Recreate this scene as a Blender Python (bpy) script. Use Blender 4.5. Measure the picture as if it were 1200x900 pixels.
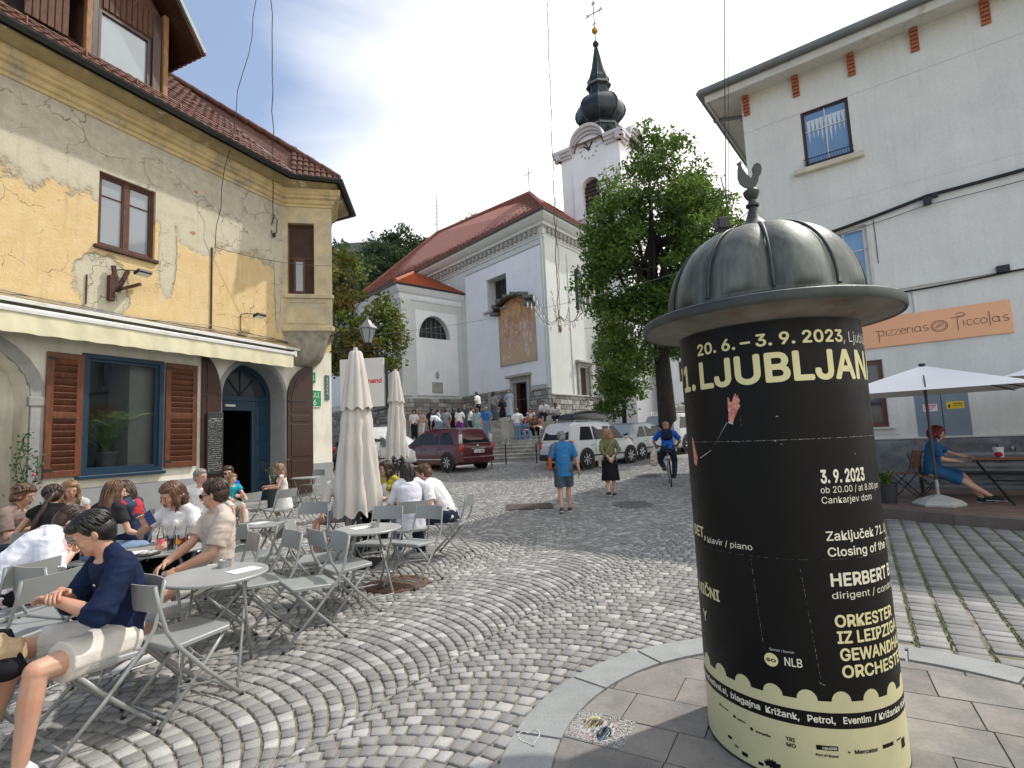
import bpy, bmesh, math, random, os
import numpy as np
from mathutils import Vector, Matrix, noise
from mathutils.geometry import intersect_line_line
R = math.radians
sc = bpy.context.scene
for o in list(bpy.data.objects): bpy.data.objects.remove(o)
COL = sc.collection
rnd = random.Random(7)
# ---- camera
cam_d = bpy.data.cameras.new('camera'); cam = bpy.data.objects.new('camera', cam_d); COL.objects.link(cam)
cam_d.lens = 18.6; cam_d.sensor_width = 36; cam_d.sensor_fit = 'HORIZONTAL'; cam_d.clip_start = .05; cam_d.clip_end = 3000
cam.matrix_world = Matrix.Translation((0, 0, 1.6)) @ Matrix.Rotation(R(90 + 5.75), 4, 'X') @ Matrix.Rotation(R(-2.577), 4, 'Z')
sc.camera = cam
# ---- light
SUN_AZ, SUN_EL = 62.4, 53.0            # azimuth from +Y towards +X
sun_d = bpy.data.lights.new('sun', 'SUN'); sun_d.energy = 2.8; sun_d.angle = R(1.2); sun_d.color = (1, .95, .88)
sun = bpy.data.objects.new('sun', sun_d); COL.objects.link(sun)
sd = Vector((math.sin(R(SUN_AZ)) * math.cos(R(SUN_EL)), math.cos(R(SUN_AZ)) * math.cos(R(SUN_EL)), math.sin(R(SUN_EL))))
sun.rotation_euler = sd.to_track_quat('Z', 'Y').to_euler(); sun.location = (20, 10, 40)
world = bpy.data.worlds.new('World'); sc.world = world; world.use_nodes = True
nt = world.node_tree; nt.nodes.clear()
def wn(t): return nt.nodes.new(t)
out = wn('ShaderNodeOutputWorld'); mixs = wn('ShaderNodeMixShader'); bg1 = wn('ShaderNodeBackground'); bg2 = wn('ShaderNodeBackground')
sky = wn('ShaderNodeTexSky'); sky.sky_type = 'NISHITA'; sky.sun_disc = False; sky.sun_elevation = R(SUN_EL); sky.sun_rotation = R(SUN_AZ); sky.dust_density = 1.5; sky.air_density = 1.0
bg1.inputs[1].default_value = .15
nt.links.new(sky.outputs[0], bg1.inputs[0])
tc = wn('ShaderNodeTexCoord'); mp = wn('ShaderNodeMapping'); mp.inputs['Scale'].default_value = (1.0, 1.0, 2.2); mp.inputs['Location'].default_value = (.35, .1, .2)
n1 = wn('ShaderNodeTexNoise'); n1.inputs['Scale'].default_value = 1.7; n1.inputs['Detail'].default_value = 9; n1.inputs['Roughness'].default_value = .52; n1.inputs['Distortion'].default_value = .3
nt.links.new(tc.outputs['Generated'], mp.inputs[0]); nt.links.new(mp.outputs[0], n1.inputs['Vector'])
dt = wn('ShaderNodeVectorMath'); dt.operation = 'DOT_PRODUCT'; dt.inputs[1].default_value = (.88, .12, -.46)   # thicker cloud towards the right
nt.links.new(tc.outputs['Generated'], dt.inputs[0])
ma = wn('ShaderNodeMath'); ma.operation = 'MULTIPLY_ADD'; ma.inputs[1].default_value = 1.25; nt.links.new(dt.outputs['Value'], ma.inputs[0]); nt.links.new(n1.outputs[0], ma.inputs[2])
mr = wn('ShaderNodeMapRange'); mr.inputs['From Min'].default_value = -.16; mr.inputs['From Max'].default_value = .34; mr.clamp = True; mr.inputs['To Min'].default_value = .08
nt.links.new(ma.outputs[0], mr.inputs['Value'])
n2 = wn('ShaderNodeTexNoise'); n2.inputs['Scale'].default_value = 3.0; n2.inputs['Detail'].default_value = 6; nt.links.new(mp.outputs[0], n2.inputs['Vector'])
cr = wn('ShaderNodeMapRange'); cr.inputs['From Min'].default_value = .3; cr.inputs['From Max'].default_value = .7; cr.inputs['To Min'].default_value = 1.12; cr.inputs['To Max'].default_value = 1.32
nt.links.new(n2.outputs[0], cr.inputs['Value'])
bg2.inputs[0].default_value = (1, .98, .94, 1); nt.links.new(cr.outputs[0], bg2.inputs[1])
nt.links.new(mr.outputs[0], mixs.inputs[0]); nt.links.new(bg1.outputs[0], mixs.inputs[1]); nt.links.new(bg2.outputs[0], mixs.inputs[2]); nt.links.new(mixs.outputs[0], out.inputs[0])
sc.view_settings.view_transform = 'Standard'; sc.view_settings.look = 'None'; sc.view_settings.gamma = 1; sc.view_settings.exposure = .40
sc.render.engine = 'CYCLES'
# ---- materials
MATS = {}
def mat(name, col, rough=.8, var=.12, scale=3., bump=.0, bscale=40., metal=0., col2=None, c2w=.5, coat=0., spec=.5, tone=False, objrnd=0., fine=0., streak=False, emis=None, alpha=1, c2lo=.45, c2hi=.6, stretch=None, drip=0., sss=0.):
 if name in MATS: return MATS[name]
 m = bpy.data.materials.new(name); m.use_nodes = True; t = m.node_tree; N = t.nodes; K = t.links
 b = N['Principled BSDF']; b.inputs['Roughness'].default_value = rough; b.inputs['Metallic'].default_value = metal
 b.inputs['Coat Weight'].default_value = coat; b.inputs['Coat Roughness'].default_value = .06; b.inputs['Specular IOR Level'].default_value = spec
 tx = N.new('ShaderNodeTexCoord'); vec = tx.outputs['Object']
 if stretch or streak:
  mpn = N.new('ShaderNodeMapping'); mpn.inputs['Scale'].default_value = stretch or (1, 1, .15); K.new(vec, mpn.inputs[0]); vec = mpn.outputs[0]
 def nz(s, d=5, r=.55):
  n = N.new('ShaderNodeTexNoise'); n.inputs['Scale'].default_value = s; n.inputs['Detail'].default_value = d; n.inputs['Roughness'].default_value = r; K.new(vec, n.inputs['Vector']); return n.outputs[0]
 c = (*col, 1)
 if sss: b.inputs['Subsurface Weight'].default_value = sss; b.inputs['Subsurface Scale'].default_value = .015
 hv = N.new('ShaderNodeHueSaturation'); hv.inputs['Color'].default_value = c
 src = None
 if col2:
  mx = N.new('ShaderNodeMix'); mx.data_type = 'RGBA'; mx.inputs['A'].default_value = c; mx.inputs['B'].default_value = (*col2, 1)
  rg = N.new('ShaderNodeMapRange'); rg.inputs['From Min'].default_value = c2lo; rg.inputs['From Max'].default_value = c2hi; rg.inputs['To Max'].default_value = c2w * 2 if c2w < .5 else 1
  K.new(nz(scale * .7, 8, .62), rg.inputs[0]); K.new(rg.outputs[0], mx.inputs['Factor']); K.new(mx.outputs['Result'], hv.inputs['Color'])
 if var:
  r2 = N.new('ShaderNodeMapRange'); r2.inputs['From Min'].default_value = .25; r2.inputs['From Max'].default_value = .75; r2.inputs['To Min'].default_value = 1 - var; r2.inputs['To Max'].default_value = 1 + var
  K.new(nz(scale), r2.inputs[0]); last = r2.outputs[0]
  if tone or objrnd:
   ml = N.new('ShaderNodeMath'); ml.operation = 'MULTIPLY'; K.new(last, ml.inputs[0])
   if tone:
    a = N.new('ShaderNodeAttribute'); a.attribute_name = 'tone'; K.new(a.outputs['Fac'], ml.inputs[1])
   else:
    oi = N.new('ShaderNodeObjectInfo'); r3 = N.new('ShaderNodeMapRange'); r3.inputs['To Min'].default_value = 1 - objrnd; r3.inputs['To Max'].default_value = 1 + objrnd; K.new(oi.outputs['Random'], r3.inputs[0]); K.new(r3.outputs[0], ml.inputs[1])
   last = ml.outputs[0]
  if fine:
   m2 = N.new('ShaderNodeMath'); m2.operation = 'MULTIPLY'; r4 = N.new('ShaderNodeMapRange'); r4.inputs['From Min'].default_value = .3; r4.inputs['From Max'].default_value = .7; r4.inputs['To Min'].default_value = 1 - fine; r4.inputs['To Max'].default_value = 1 + fine
   K.new(nz(scale * 14, 4), r4.inputs[0]); K.new(last, m2.inputs[0]); K.new(r4.outputs[0], m2.inputs[1]); last = m2.outputs[0]
  if drip:
   md = N.new('ShaderNodeMapping'); md.inputs['Scale'].default_value = (2.2, 2.2, .16); K.new(tx.outputs['Object'], md.inputs[0]); nd = N.new('ShaderNodeTexNoise'); nd.inputs['Scale'].default_value = 2.2; nd.inputs['Detail'].default_value = 8; nd.inputs['Roughness'].default_value = .7; K.new(md.outputs[0], nd.inputs['Vector'])
   r5 = N.new('ShaderNodeMapRange'); r5.inputs['From Min'].default_value = .50; r5.inputs['From Max'].default_value = .78; r5.inputs['To Min'].default_value = 1; r5.inputs['To Max'].default_value = 1 - drip; K.new(nd.outputs[0], r5.inputs[0]); m3 = N.new('ShaderNodeMath'); m3.operation = 'MULTIPLY'; K.new(last, m3.inputs[0]); K.new(r5.outputs[0], m3.inputs[1]); last = m3.outputs[0]
  K.new(last, hv.inputs['Value'])
 K.new(hv.outputs[0], b.inputs['Base Color'])
 if var and rough > .2:
  rr = N.new('ShaderNodeMapRange'); rr.inputs['To Min'].default_value = max(.05, rough - .15); rr.inputs['To Max'].default_value = min(1, rough + .15); K.new(nz(scale * 3, 3), rr.inputs[0]); K.new(rr.outputs[0], b.inputs['Roughness'])
 if bump:
  bm = N.new('ShaderNodeBump'); bm.inputs['Strength'].default_value = bump; bm.inputs['Distance'].default_value = .01; K.new(nz(bscale, 6), bm.inputs['Height']); K.new(bm.outputs[0], b.inputs['Normal'])
 if emis: b.inputs['Emission Color'].default_value = (*emis[:3], 1); b.inputs['Emission Strength'].default_value = emis[3]
 if alpha < 1: b.inputs['Alpha'].default_value = alpha
 MATS[name] = m; return m
def glass(name, tint=(.75, .82, .8), refl=.25, through=.9):
 if name in MATS: return MATS[name]
 m = bpy.data.materials.new(name); m.use_nodes = True; t = m.node_tree; N = t.nodes; K = t.links; N.remove(N['Principled BSDF'])
 tr = N.new('ShaderNodeBsdfTransparent'); tr.inputs[0].default_value = (*[through * c for c in tint], 1)
 gl = N.new('ShaderNodeBsdfGlossy'); gl.inputs['Roughness'].default_value = .02; gl.inputs[0].default_value = (.9, .95, 1, 1)
 fr = N.new('ShaderNodeFresnel'); fr.inputs[0].default_value = 1.45; ad = N.new('ShaderNodeMath'); ad.operation = 'MULTIPLY_ADD'; ad.inputs[1].default_value = 1.3; ad.inputs[2].default_value = refl; ad.use_clamp = True
 mx = N.new('ShaderNodeMixShader'); K.new(fr.outputs[0], ad.inputs[0]); K.new(ad.outputs[0], mx.inputs[0]); K.new(tr.outputs[0], mx.inputs[1]); K.new(gl.outputs[0], mx.inputs[2]); K.new(mx.outputs[0], N['Material Output'].inputs[0])
 MATS[name] = m; return m
# ---- mesh builder
class MB:
 def __init__(s): s.v = []; s.f = []; s.m = []; s.mi = 0; s.X = None
 def add(s, vs, fs):
  o = len(s.v)
  if s.X is not None: vs = [s.X @ Vector(v) for v in vs]
  s.v += [tuple(v) for v in vs]; s.f += [tuple(i + o for i in f) for f in fs]; s.m += [s.mi] * len(fs); return s
 def box(s, x0, x1, y0, y1, z0, z1, M=None):
  vs = [(x, y, z) for z in (z0, z1) for y in (y0, y1) for x in (x0, x1)]
  if M is not None: vs = [M @ Vector(v) for v in vs]
  return s.add(vs, [(0, 2, 3, 1), (4, 5, 7, 6), (0, 1, 5, 4), (2, 6, 7, 3), (0, 4, 6, 2), (1, 3, 7, 5)])
 def cbox(s, c, d, rz=0, M=None):
  T = Matrix.Translation(c) @ Matrix.Rotation(rz, 4, 'Z') if M is None else M
  return s.box(-d[0] / 2, d[0] / 2, -d[1] / 2, d[1] / 2, -d[2] / 2, d[2] / 2, T)
 def bbox(s, x0, x1, y0, y1, z0, z1, b=.01, M=None):     # bevelled box
  X = [x0, x0 + b, x1 - b, x1]; Y = [y0, y0 + b, y1 - b, y1]; Z = [z0, z0 + b, z1 - b, z1]
  P = []
  for xi, yi, zi in [(i, j, k) for i in (0, 1) for j in (0, 1) for k in (0, 1)]:
   P += [(X[3 * xi], Y[1 + yi], Z[1 + zi]), (X[1 + xi], Y[3 * yi], Z[1 + zi]), (X[1 + xi], Y[1 + yi], Z[3 * zi])]
  bm = bmesh.new()
  for p in P: bm.verts.new(p)
  bmesh.ops.convex_hull(bm, input=bm.verts[:]); bm.verts.index_update()
  vs = [v.co.copy() for v in bm.verts]; fs = [[v.index for v in f.verts] for f in bm.faces]; bm.free()
  if M is not None: vs = [M @ v for v in vs]
  return s.add(vs, fs)
 def prism(s, poly, h0, h1, M=None):                      # poly in xy, extruded in z
  n = len(poly); vs = [(p[0], p[1], h0) for p in poly] + [(p[0], p[1], h1) for p in poly]
  fs = [tuple(range(n))[::-1], tuple(range(n, 2 * n))] + [(i, (i + 1) % n, n + (i + 1) % n, n + i) for i in range(n)]
  if M is not None: vs = [M @ Vector(v) for v in vs]
  return s.add(vs, fs)
 def tube(s, pts, rad, seg=8, cap=True, flat=None):
  pts = [Vector(p) for p in pts]; n = len(pts)
  if not hasattr(rad, '__len__'): rad = [rad] * n
  vs = []; up = None
  for i, p in enumerate(pts):
   d = (pts[min(i + 1, n - 1)] - pts[max(i - 1, 0)])
   if d.length < 1e-9: d = Vector((0, 0, 1))
   d.normalize()
   if up is None: up = d.orthogonal().normalized() if flat is None else (Vector(flat) - d * d.dot(Vector(flat))).normalized()
   else:
    up = up - d * up.dot(d)
    up = up.normalized() if up.length > 1e-6 else d.orthogonal().normalized()
   w = d.cross(up); r = rad[i]; ra, rb = (r if hasattr(r, '__len__') else (r, r))
   for k in range(seg):
    a = 2 * math.pi * k / seg; vs.append(p + up * (math.cos(a) * ra) + w * (math.sin(a) * rb))
  fs = [(i * seg + k, i * seg + (k + 1) % seg, (i + 1) * seg + (k + 1) % seg, (i + 1) * seg + k) for i in range(n - 1) for k in range(seg)]
  if cap: fs += [tuple(range(seg))[::-1], tuple(range((n - 1) * seg, n * seg))]
  return s.add(vs, fs)
 def lathe(s, prof, seg=24, c=(0, 0, 0), a0=0, a1=2 * math.pi, M=None):
  full = abs(a1 - a0 - 2 * math.pi) < 1e-6; n = len(prof); K = seg if full else seg + 1; vs = []
  for k in range(K):
   a = a0 + (a1 - a0) * k / seg
   for r, z in prof: vs.append((c[0] + r * math.cos(a), c[1] + r * math.sin(a), c[2] + z))
  if M is not None: vs = [M @ Vector(v) for v in vs]
  fs = []
  for k in range(seg):
   k2 = (k + 1) % K
   for i in range(n - 1): fs.append((k * n + i, k2 * n + i, k2 * n + i + 1, k * n + i + 1))
  return s.add(vs, fs)
 def cyl(s, c, r, z0, z1, seg=20, M=None): return s.lathe([(0, z0), (r, z0), (r, z1), (0, z1)], seg, c, M=M)
 def ell(s, c, r, M=None, u=12, w=8):
  vs = [(0, 0, -1)];
  for j in range(1, w):
   t = -math.pi / 2 + math.pi * j / w
   for i in range(u): a = 2 * math.pi * i / u; vs.append((math.cos(t) * math.cos(a), math.cos(t) * math.sin(a), math.sin(t)))
  vs.append((0, 0, 1)); L = len(vs) - 1
  fs = [(0, 1 + (i + 1) % u, 1 + i) for i in range(u)]
  for j in range(w - 2):
   for i in range(u): a = 1 + j * u; fs.append((a + i, a + (i + 1) % u, a + u + (i + 1) % u, a + u + i))
  a = 1 + (w - 2) * u; fs += [(a + i, a + (i + 1) % u, L) for i in range(u)]
  T = (Matrix.Translation(c) @ (M if M is not None else Matrix.Identity(4)))
  return s.add([T @ Vector((v[0] * r[0], v[1] * r[1], v[2] * r[2])) for v in vs], fs)
 def mesh(s, name, mats, smooth=False):
  me = bpy.data.meshes.new(name); me.from_pydata(s.v, [], s.f)
  if not isinstance(mats, (list, tuple)): mats = [mats]
  for m in mats: me.materials.append(m)
  if len(mats) > 1: me.polygons.foreach_set('material_index', s.m)
  if smooth is True: me.polygons.foreach_set('use_smooth', [True] * len(me.polygons))
  elif smooth:
   me.polygons.foreach_set('use_smooth', [True] * len(me.polygons)); me.set_sharp_from_angle(angle=R(smooth))
  me.update(); return me
 def build(s, name, mats, parent=None, smooth=False, fix=True, loc=None):
  me = s.mesh(name, mats, smooth)
  if fix:
   bm = bmesh.new(); bm.from_mesh(me); bmesh.ops.recalc_face_normals(bm, faces=bm.faces); bm.to_mesh(me); bm.free()
  return link(me, name, parent, loc)
def link(me, name, parent=None, loc=None):
 o = bpy.data.objects.new(name, me); COL.objects.link(o)
 if parent is not None: o.parent = parent
 if loc is not None: o.location = loc
 return o
def tag(o, label=None, cat=None, group=None, kind=None):
 if label: o['label'] = label
 if cat: o['category'] = cat
 if group: o['group'] = group
 if kind: o['kind'] = kind
 return o
def thing(name, label, cat, loc=(0, 0, 0), rz=0, group=None):
 o = bpy.data.objects.new(name, None); o.empty_display_size = .2; COL.objects.link(o); o.location = loc; o.rotation_euler = (0, 0, rz); return tag(o, label, cat, group)
def copy_tree(o, parent=None):
 c = o.copy(); COL.objects.link(c)
 if parent is not None: c.parent = parent; c.matrix_parent_inverse = o.matrix_parent_inverse.copy()
 for ch in KIDS(o): copy_tree(ch, c)
 return c
def KIDS(o): return [x for x in COL.objects if x.parent == o]
def gz(x, y): return .04 * max(0., y - 11)
def sm(o, ang=40):
 me = o.data; me.polygons.foreach_set('use_smooth', [True] * len(me.polygons)); me.set_sharp_from_angle(angle=R(ang)); return o
def wall(mb, x0, x1, z0, z1, ops=(), y=0., depth=.3, back=True):
 xs = sorted({x0, x1, *[o[0] for o in ops], *[o[1] for o in ops]}); zs = sorted({z0, z1, *[o[2] for o in ops], *[o[3] for o in ops]})
 xs = [x for x in xs if x0 <= x <= x1]; zs = [z for z in zs if z0 <= z <= z1]
 for i in range(len(xs) - 1):
  for j in range(len(zs) - 1):
   cx, cz = (xs[i] + xs[i + 1]) / 2, (zs[j] + zs[j + 1]) / 2
   if any(o[0] < cx < o[1] and o[2] < cz < o[3] for o in ops): continue
   a, b, c, d = xs[i], xs[i + 1], zs[j], zs[j + 1]
   mb.add([(a, y, c), (b, y, c), (b, y, d), (a, y, d)], [(0, 1, 2, 3)])
 for o in ops:
  a, b, c, d = o[:4]; rise = o[4] if len(o) > 4 else 0; D = y + (o[5] if len(o) > 5 else depth)
  if rise:
   n = 14; cx = (a + b) / 2; hw = (b - a) / 2; arc = [(cx - hw * math.cos(math.pi * k / n), d - rise + rise * math.sin(math.pi * k / n)) for k in range(n + 1)]
   for k in range(n):
    p, q = arc[k], arc[k + 1]; mb.add([(p[0], y, p[1]), (q[0], y, q[1]), (q[0], y, d), (p[0], y, d)], [(0, 1, 2, 3)])
    mb.add([(p[0], y, p[1]), (q[0], y, q[1]), (q[0], D, q[1]), (p[0], D, p[1])], [(0, 3, 2, 1)])
   d2 = d - rise
  else:
   mb.add([(a, y, d), (b, y, d), (b, D, d), (a, D, d)], [(0, 1, 2, 3)]); d2 = d
  mb.add([(a, y, c), (a, y, d2), (a, D, d2), (a, D, c)], [(0, 1, 2, 3)]); mb.add([(b, y, c), (b, y, d2), (b, D, d2), (b, D, c)], [(0, 3, 2, 1)])
  mb.add([(a, y, c), (b, y, c), (b, D, c), (a, D, c)], [(0, 3, 2, 1)])
 return mb
def frame_boxes(mb, x0, x1, z0, z1, w, y0, y1):
 mb.box(x0, x0 + w, y0, y1, z0, z1); mb.box(x1 - w, x1, y0, y1, z0, z1); mb.box(x0 + w, x1 - w, y0, y1, z0, z0 + w); mb.box(x0 + w, x1 - w, y0, y1, z1 - w, z1); return mb
def arcpts(cx, cz, rx, rz, a0, a1, n): return [(cx + rx * math.cos(a0 + (a1 - a0) * k / n), cz + rz * math.sin(a0 + (a1 - a0) * k / n)) for k in range(n + 1)]
def XZ(mb, poly, y0, y1):        # prism of an xz polygon between y0 and y1
 return mb.prism(poly, -y1, -y0, Matrix(((1, 0, 0, 0), (0, 0, -1, 0), (0, 1, 0, 0), (0, 0, 0, 1))))
# ---- lettering
def _font(n):
 try:
  p = os.path.join(bpy.utils.system_resource('DATAFILES'), 'fonts', n)
  return bpy.data.fonts.load(p) if os.path.exists(p) else None
 except Exception: return None
FONT = _font('Inter.woff2'); CAP = [None]
def text_mesh(txt, h, bold=0., width=None, cut=None, extr=.0015):
 """flat text mesh, baseline at z 0, x from 0, cap height h"""
 cu = bpy.data.curves.new('lettering', 'FONT'); cu.body = txt; cu.size = 1; cu.resolution_u = 3; cu.offset = 0
 if FONT: cu.font = FONT
 o = bpy.data.objects.new('t', cu); COL.objects.link(o); bpy.context.view_layer.update()
 me = bpy.data.meshes.new_from_object(o.evaluated_get(bpy.context.evaluated_depsgraph_get())); COL.objects.unlink(o); bpy.data.objects.remove(o); bpy.data.curves.remove(cu)
 if bold > 0 and len(me.vertices):
  bm = bmesh.new(); bm.from_mesh(me); base = bm.faces[:]; b_ = bold
  for q, (dx, dy) in enumerate(((b_, 0), (-b_, 0), (0, b_), (0, -b_), (b_ * .7, b_ * .7), (-b_ * .7, b_ * .7), (b_ * .7, -b_ * .7), (-b_ * .7, -b_ * .7))):
   d = bmesh.ops.duplicate(bm, geom=base); bmesh.ops.translate(bm, verts=[v for v in d['geom'] if isinstance(v, bmesh.types.BMVert)], vec=(dx, dy, .004 * (q + 1)))
  bm.to_mesh(me); bm.free()
 co = np.empty(len(me.vertices) * 3); me.vertices.foreach_get('co', co); co = co.reshape(-1, 3)
 if len(co) == 0: return me
 cap = CAP[0] or .729; s = h / cap; sx = s
 co[:, 0] -= co[:, 0].min()
 if width: sx = width / co[:, 0].max()
 v2 = np.zeros_like(co); v2[:, 0] = co[:, 0] * sx; v2[:, 2] = co[:, 1] * s; v2[:, 1] = -np.maximum(0, co[:, 2]) * .02
 me.vertices.foreach_set('co', v2.ravel())
 bm = bmesh.new(); bm.from_mesh(me)
 if cut:
  W = v2[:, 0].max(); x = cut
  while x < W:
   bmesh.ops.bisect_plane(bm, geom=bm.verts[:] + bm.edges[:] + bm.faces[:], plane_co=(x, 0, 0), plane_no=(1, 0, 0)); x += cut
 bm.to_mesh(me); bm.free(); me.update(); return me
_m = text_mesh('H', 1); CAP[0] = .729 * max(v.co.z for v in _m.vertices)
def lettering(txt, h, m, parent, loc, width=None, bold=0., rz=0, name='lettering'):
 me = text_mesh(txt, h, bold, width); me.materials.append(m); o = link(me, name, parent, loc); o.rotation_euler = (0, 0, rz); return o
# ==== THE GROUND
M_stone = mat('cobble granite', (.242, .239, .228), .8, .14, 9, .35, 60, tone=True, fine=.14)
M_joint = mat('sandy joint', (.25, .22, .17), .95, .25, 5, .6, 80, col2=(.12, .12, .07), c2w=.4)
M_far = mat('distant cobbles', (.235, .23, .22), .85, .2, 5, .8, 14, fine=.2)
M_kerb = mat('kerb granite', (.27, .28, .275), .75, .14, 5, .25, 70, fine=.1, objrnd=.08)
M_slab = mat('slab sandstone', (.225, .208, .188), .8, .2, 3, .35, 50, col2=(.155, .150, .142), c2w=1, objrnd=.16, fine=.1)
M_slabj = mat('pale mortar', (.42, .40, .36), .9, .2, 8)
M_rust = mat('rusty iron', (.14, .085, .06), .7, .3, 9, .5, 60)
M_iron = mat('grey cast iron', (.12, .12, .12), .55, .25, 9, .4, 60)
def hgrid(xs, ys, dz):
 vs = [(x, y, (2.6 if False else gz(x, y)) + dz) for y in ys for x in xs]; n = len(xs)
 return vs, [(j * n + i, j * n + i + 1, (j + 1) * n + i + 1, (j + 1) * n + i) for j in range(len(ys) - 1) for i in range(n - 1)]
g_ = MB(); g_.add(*hgrid([-1500, -60, -30, -15, -8, 0, 8, 15, 30, 60, 1500], [-60, -10, 0, 5, 11, 14, 18, 22], -.014)); ground = g_.build('ground', M_joint); tag(ground, kind='structure')
g_ = MB()
def far_z(x, y): return gz(x, min(y, 34)) - .001
xs_, ys_ = [-1500, -60, -30, -15, -8, 0, 8, 15, 30, 60, 1500], [22.0, 26, 30, 34, 60, 200, 1500]
g_.add([(x, y, far_z(x, y)) for y in ys_ for x in xs_], [(j * 11 + i, j * 11 + i + 1, j * 11 + i + 12, j * 11 + i + 11) for j in range(6) for i in range(10)])
tag(g_.build('street', M_far), kind='structure')
KC = (1.65, 2.42); KR0, KR1 = 1.57, 1.83
def slab_region(r):          # convex outline of the slabbed corner, inner side of the kerb for radius r
 P = [(KC[0] + r * math.cos(a), KC[1] + r * math.sin(a)) for a in [R(t) for t in range(200, 34, -5)]]
 a = R(35); p = P[-1]; P.append((p[0] + 5 * math.sin(a), p[1] - 5 * math.cos(a))); P.append((3.5, -3)); a = R(200); P.append((P[0][0] + 1.0, -3)); return P
REG0, REG1 = slab_region(KR0), slab_region(KR1)
def inside(p, P):
 s = 0
 for i in range(len(P)):
  a, b = P[i], P[(i + 1) % len(P)]
  c = (b[0] - a[0]) * (p[1] - a[1]) - (b[1] - a[1]) * (p[0] - a[0])
  if abs(c) < 1e-12: continue
  if s == 0: s = 1 if c > 0 else -1
  elif (c > 0) != (s > 0): return False
 return True
def clip(poly, P):           # keep the part of poly inside convex P (clockwise)
 out = poly
 for i in range(len(P)):
  a, b = P[i], P[(i + 1) % len(P)]; res = []
  f = lambda p: -((b[0] - a[0]) * (p[1] - a[1]) - (b[1] - a[1]) * (p[0] - a[0]))
  for k in range(len(out)):
   p, q = out[k], out[(k + 1) % len(out)]; fp, fq = f(p), f(q)
   if fp >= 0: res.append(p)
   if (fp >= 0) != (fq >= 0): t = fp / (fp - fq); res.append((p[0] + t * (q[0] - p[0]), p[1] + t * (q[1] - p[1])))
  out = res
  if len(out) < 3: return []
 return out
area_ = sum(REG0[i][0] * REG0[(i + 1) % len(REG0)][1] - REG0[(i + 1) % len(REG0)][0] * REG0[i][1] for i in range(len(REG0)))
REGX = slab_region(KR1 - .05)
if area_ > 0: REG0.reverse(); REG1.reverse()
BP = (2.62, 4.05); BD = (math.sin(R(33)), math.cos(R(33))); BN = (BD[1], -BD[0])
TP = (6.35, 8.5); TD = (math.sin(R(-32)), math.cos(R(-32))); TN = (-TD[1], TD[0])    # terrace edge, TN points to the street (left)
def tal(p): return (p[0] - TP[0]) * TD[0] + (p[1] - TP[1]) * TD[1]
def side(p, q, n): return (p[0] - q[0]) * n[0] + (p[1] - q[1]) * n[1]
def inview(x, y, m=1.12): return y > .9 and abs(x) < y * m * .98 + .8
LB0 = Vector((-6.316, 14.84)); LBU = Vector((math.sin(R(24)), math.cos(R(24)))); LBN = Vector((LBU.y, -LBU.x))
MH = [(-1.41, 6.22, .36), (2.51, 11.75, .42), (4.05, 16.6, .42)]; MHR = (.26, 12.05, .52, .36)
QS = []; TN_ = []            # quads (4 corners xy), tones
rg = random.Random(3)
def tone():
 t = rg.random()
 if t < .16: return rg.uniform(1.3, 1.7)
 if t < .3: return rg.uniform(1.15, 1.4)
 return rg.uniform(.8, 1.1)
AX = R(31.8); ax = (math.sin(AX), math.cos(AX)); sx = (ax[1], -ax[0])     # arch axis and its side direction
W_ = 1.9; RA = 1.24; P_ = .110
thm = math.asin(W_ / 2 / RA)
for c in range(-22, 18):
 x0 = c * W_ + .265; off = (c * .037) % P_
 for k in range(-120, 230):
  ns = int(2 * thm * RA / .098); t0 = -thm
  js = [-thm] + [-thm + 2 * thm * (i + rg.uniform(-.13, .13) + (.5 if k % 2 else 0) * .3) / ns for i in range(1, ns)] + [thm]
  yb = k * P_ + off
  ccx, ccy = sx[0] * x0 + ax[0] * (yb + RA), sx[1] * x0 + ax[1] * (yb + RA)
  if not (-22 < ccx < 12 and .6 < ccy < 23.2) or not inview(ccx, ccy, 1.3): continue
  for i in range(ns):
   q = []
   for (t, dy) in ((js[i], 0), (js[i + 1], 0), (js[i + 1], 1), (js[i], 1)):
    if dy:
     rr_ = P_ * math.cos(t) + math.sqrt(RA * RA - (P_ * math.sin(t)) ** 2); t = max(-thm, min(thm, math.atan2(rr_ * math.sin(t), rr_ * math.cos(t) - P_)))
     if i == 0 and js[0] == js[i] and len(q) == 3: t = -thm
    lx = x0 + RA * math.sin(t); ly = yb + RA * math.cos(t) + dy * P_
    q.append((sx[0] * lx + ax[0] * ly, sx[1] * lx + ax[1] * ly))
   mx_, my_ = sum(p[0] for p in q) / 4, sum(p[1] for p in q) / 4
   if my_ < 1.0 or my_ > 22.4 or not inview(mx_, my_): continue
   if inside((mx_, my_), REGX) or side((mx_, my_), BP, BN) > 0 and my_ < 10.4: continue
   if side((mx_, my_), TP, TN) < 0 and tal((mx_, my_)) < 1.65: continue
   if (Vector((mx_, my_)) - LB0).dot(LBN) < -.05 and my_ < 17: continue
   if any(math.hypot(mx_ - a, my_ - b) < r for a, b, r in MH): continue
   if abs(mx_ - MHR[0]) < MHR[2] and abs(my_ - MHR[1]) < MHR[3]: continue
   QS.append(q); TN_.append(tone())
nfan = len(QS)
M_sett = M_stone
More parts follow.
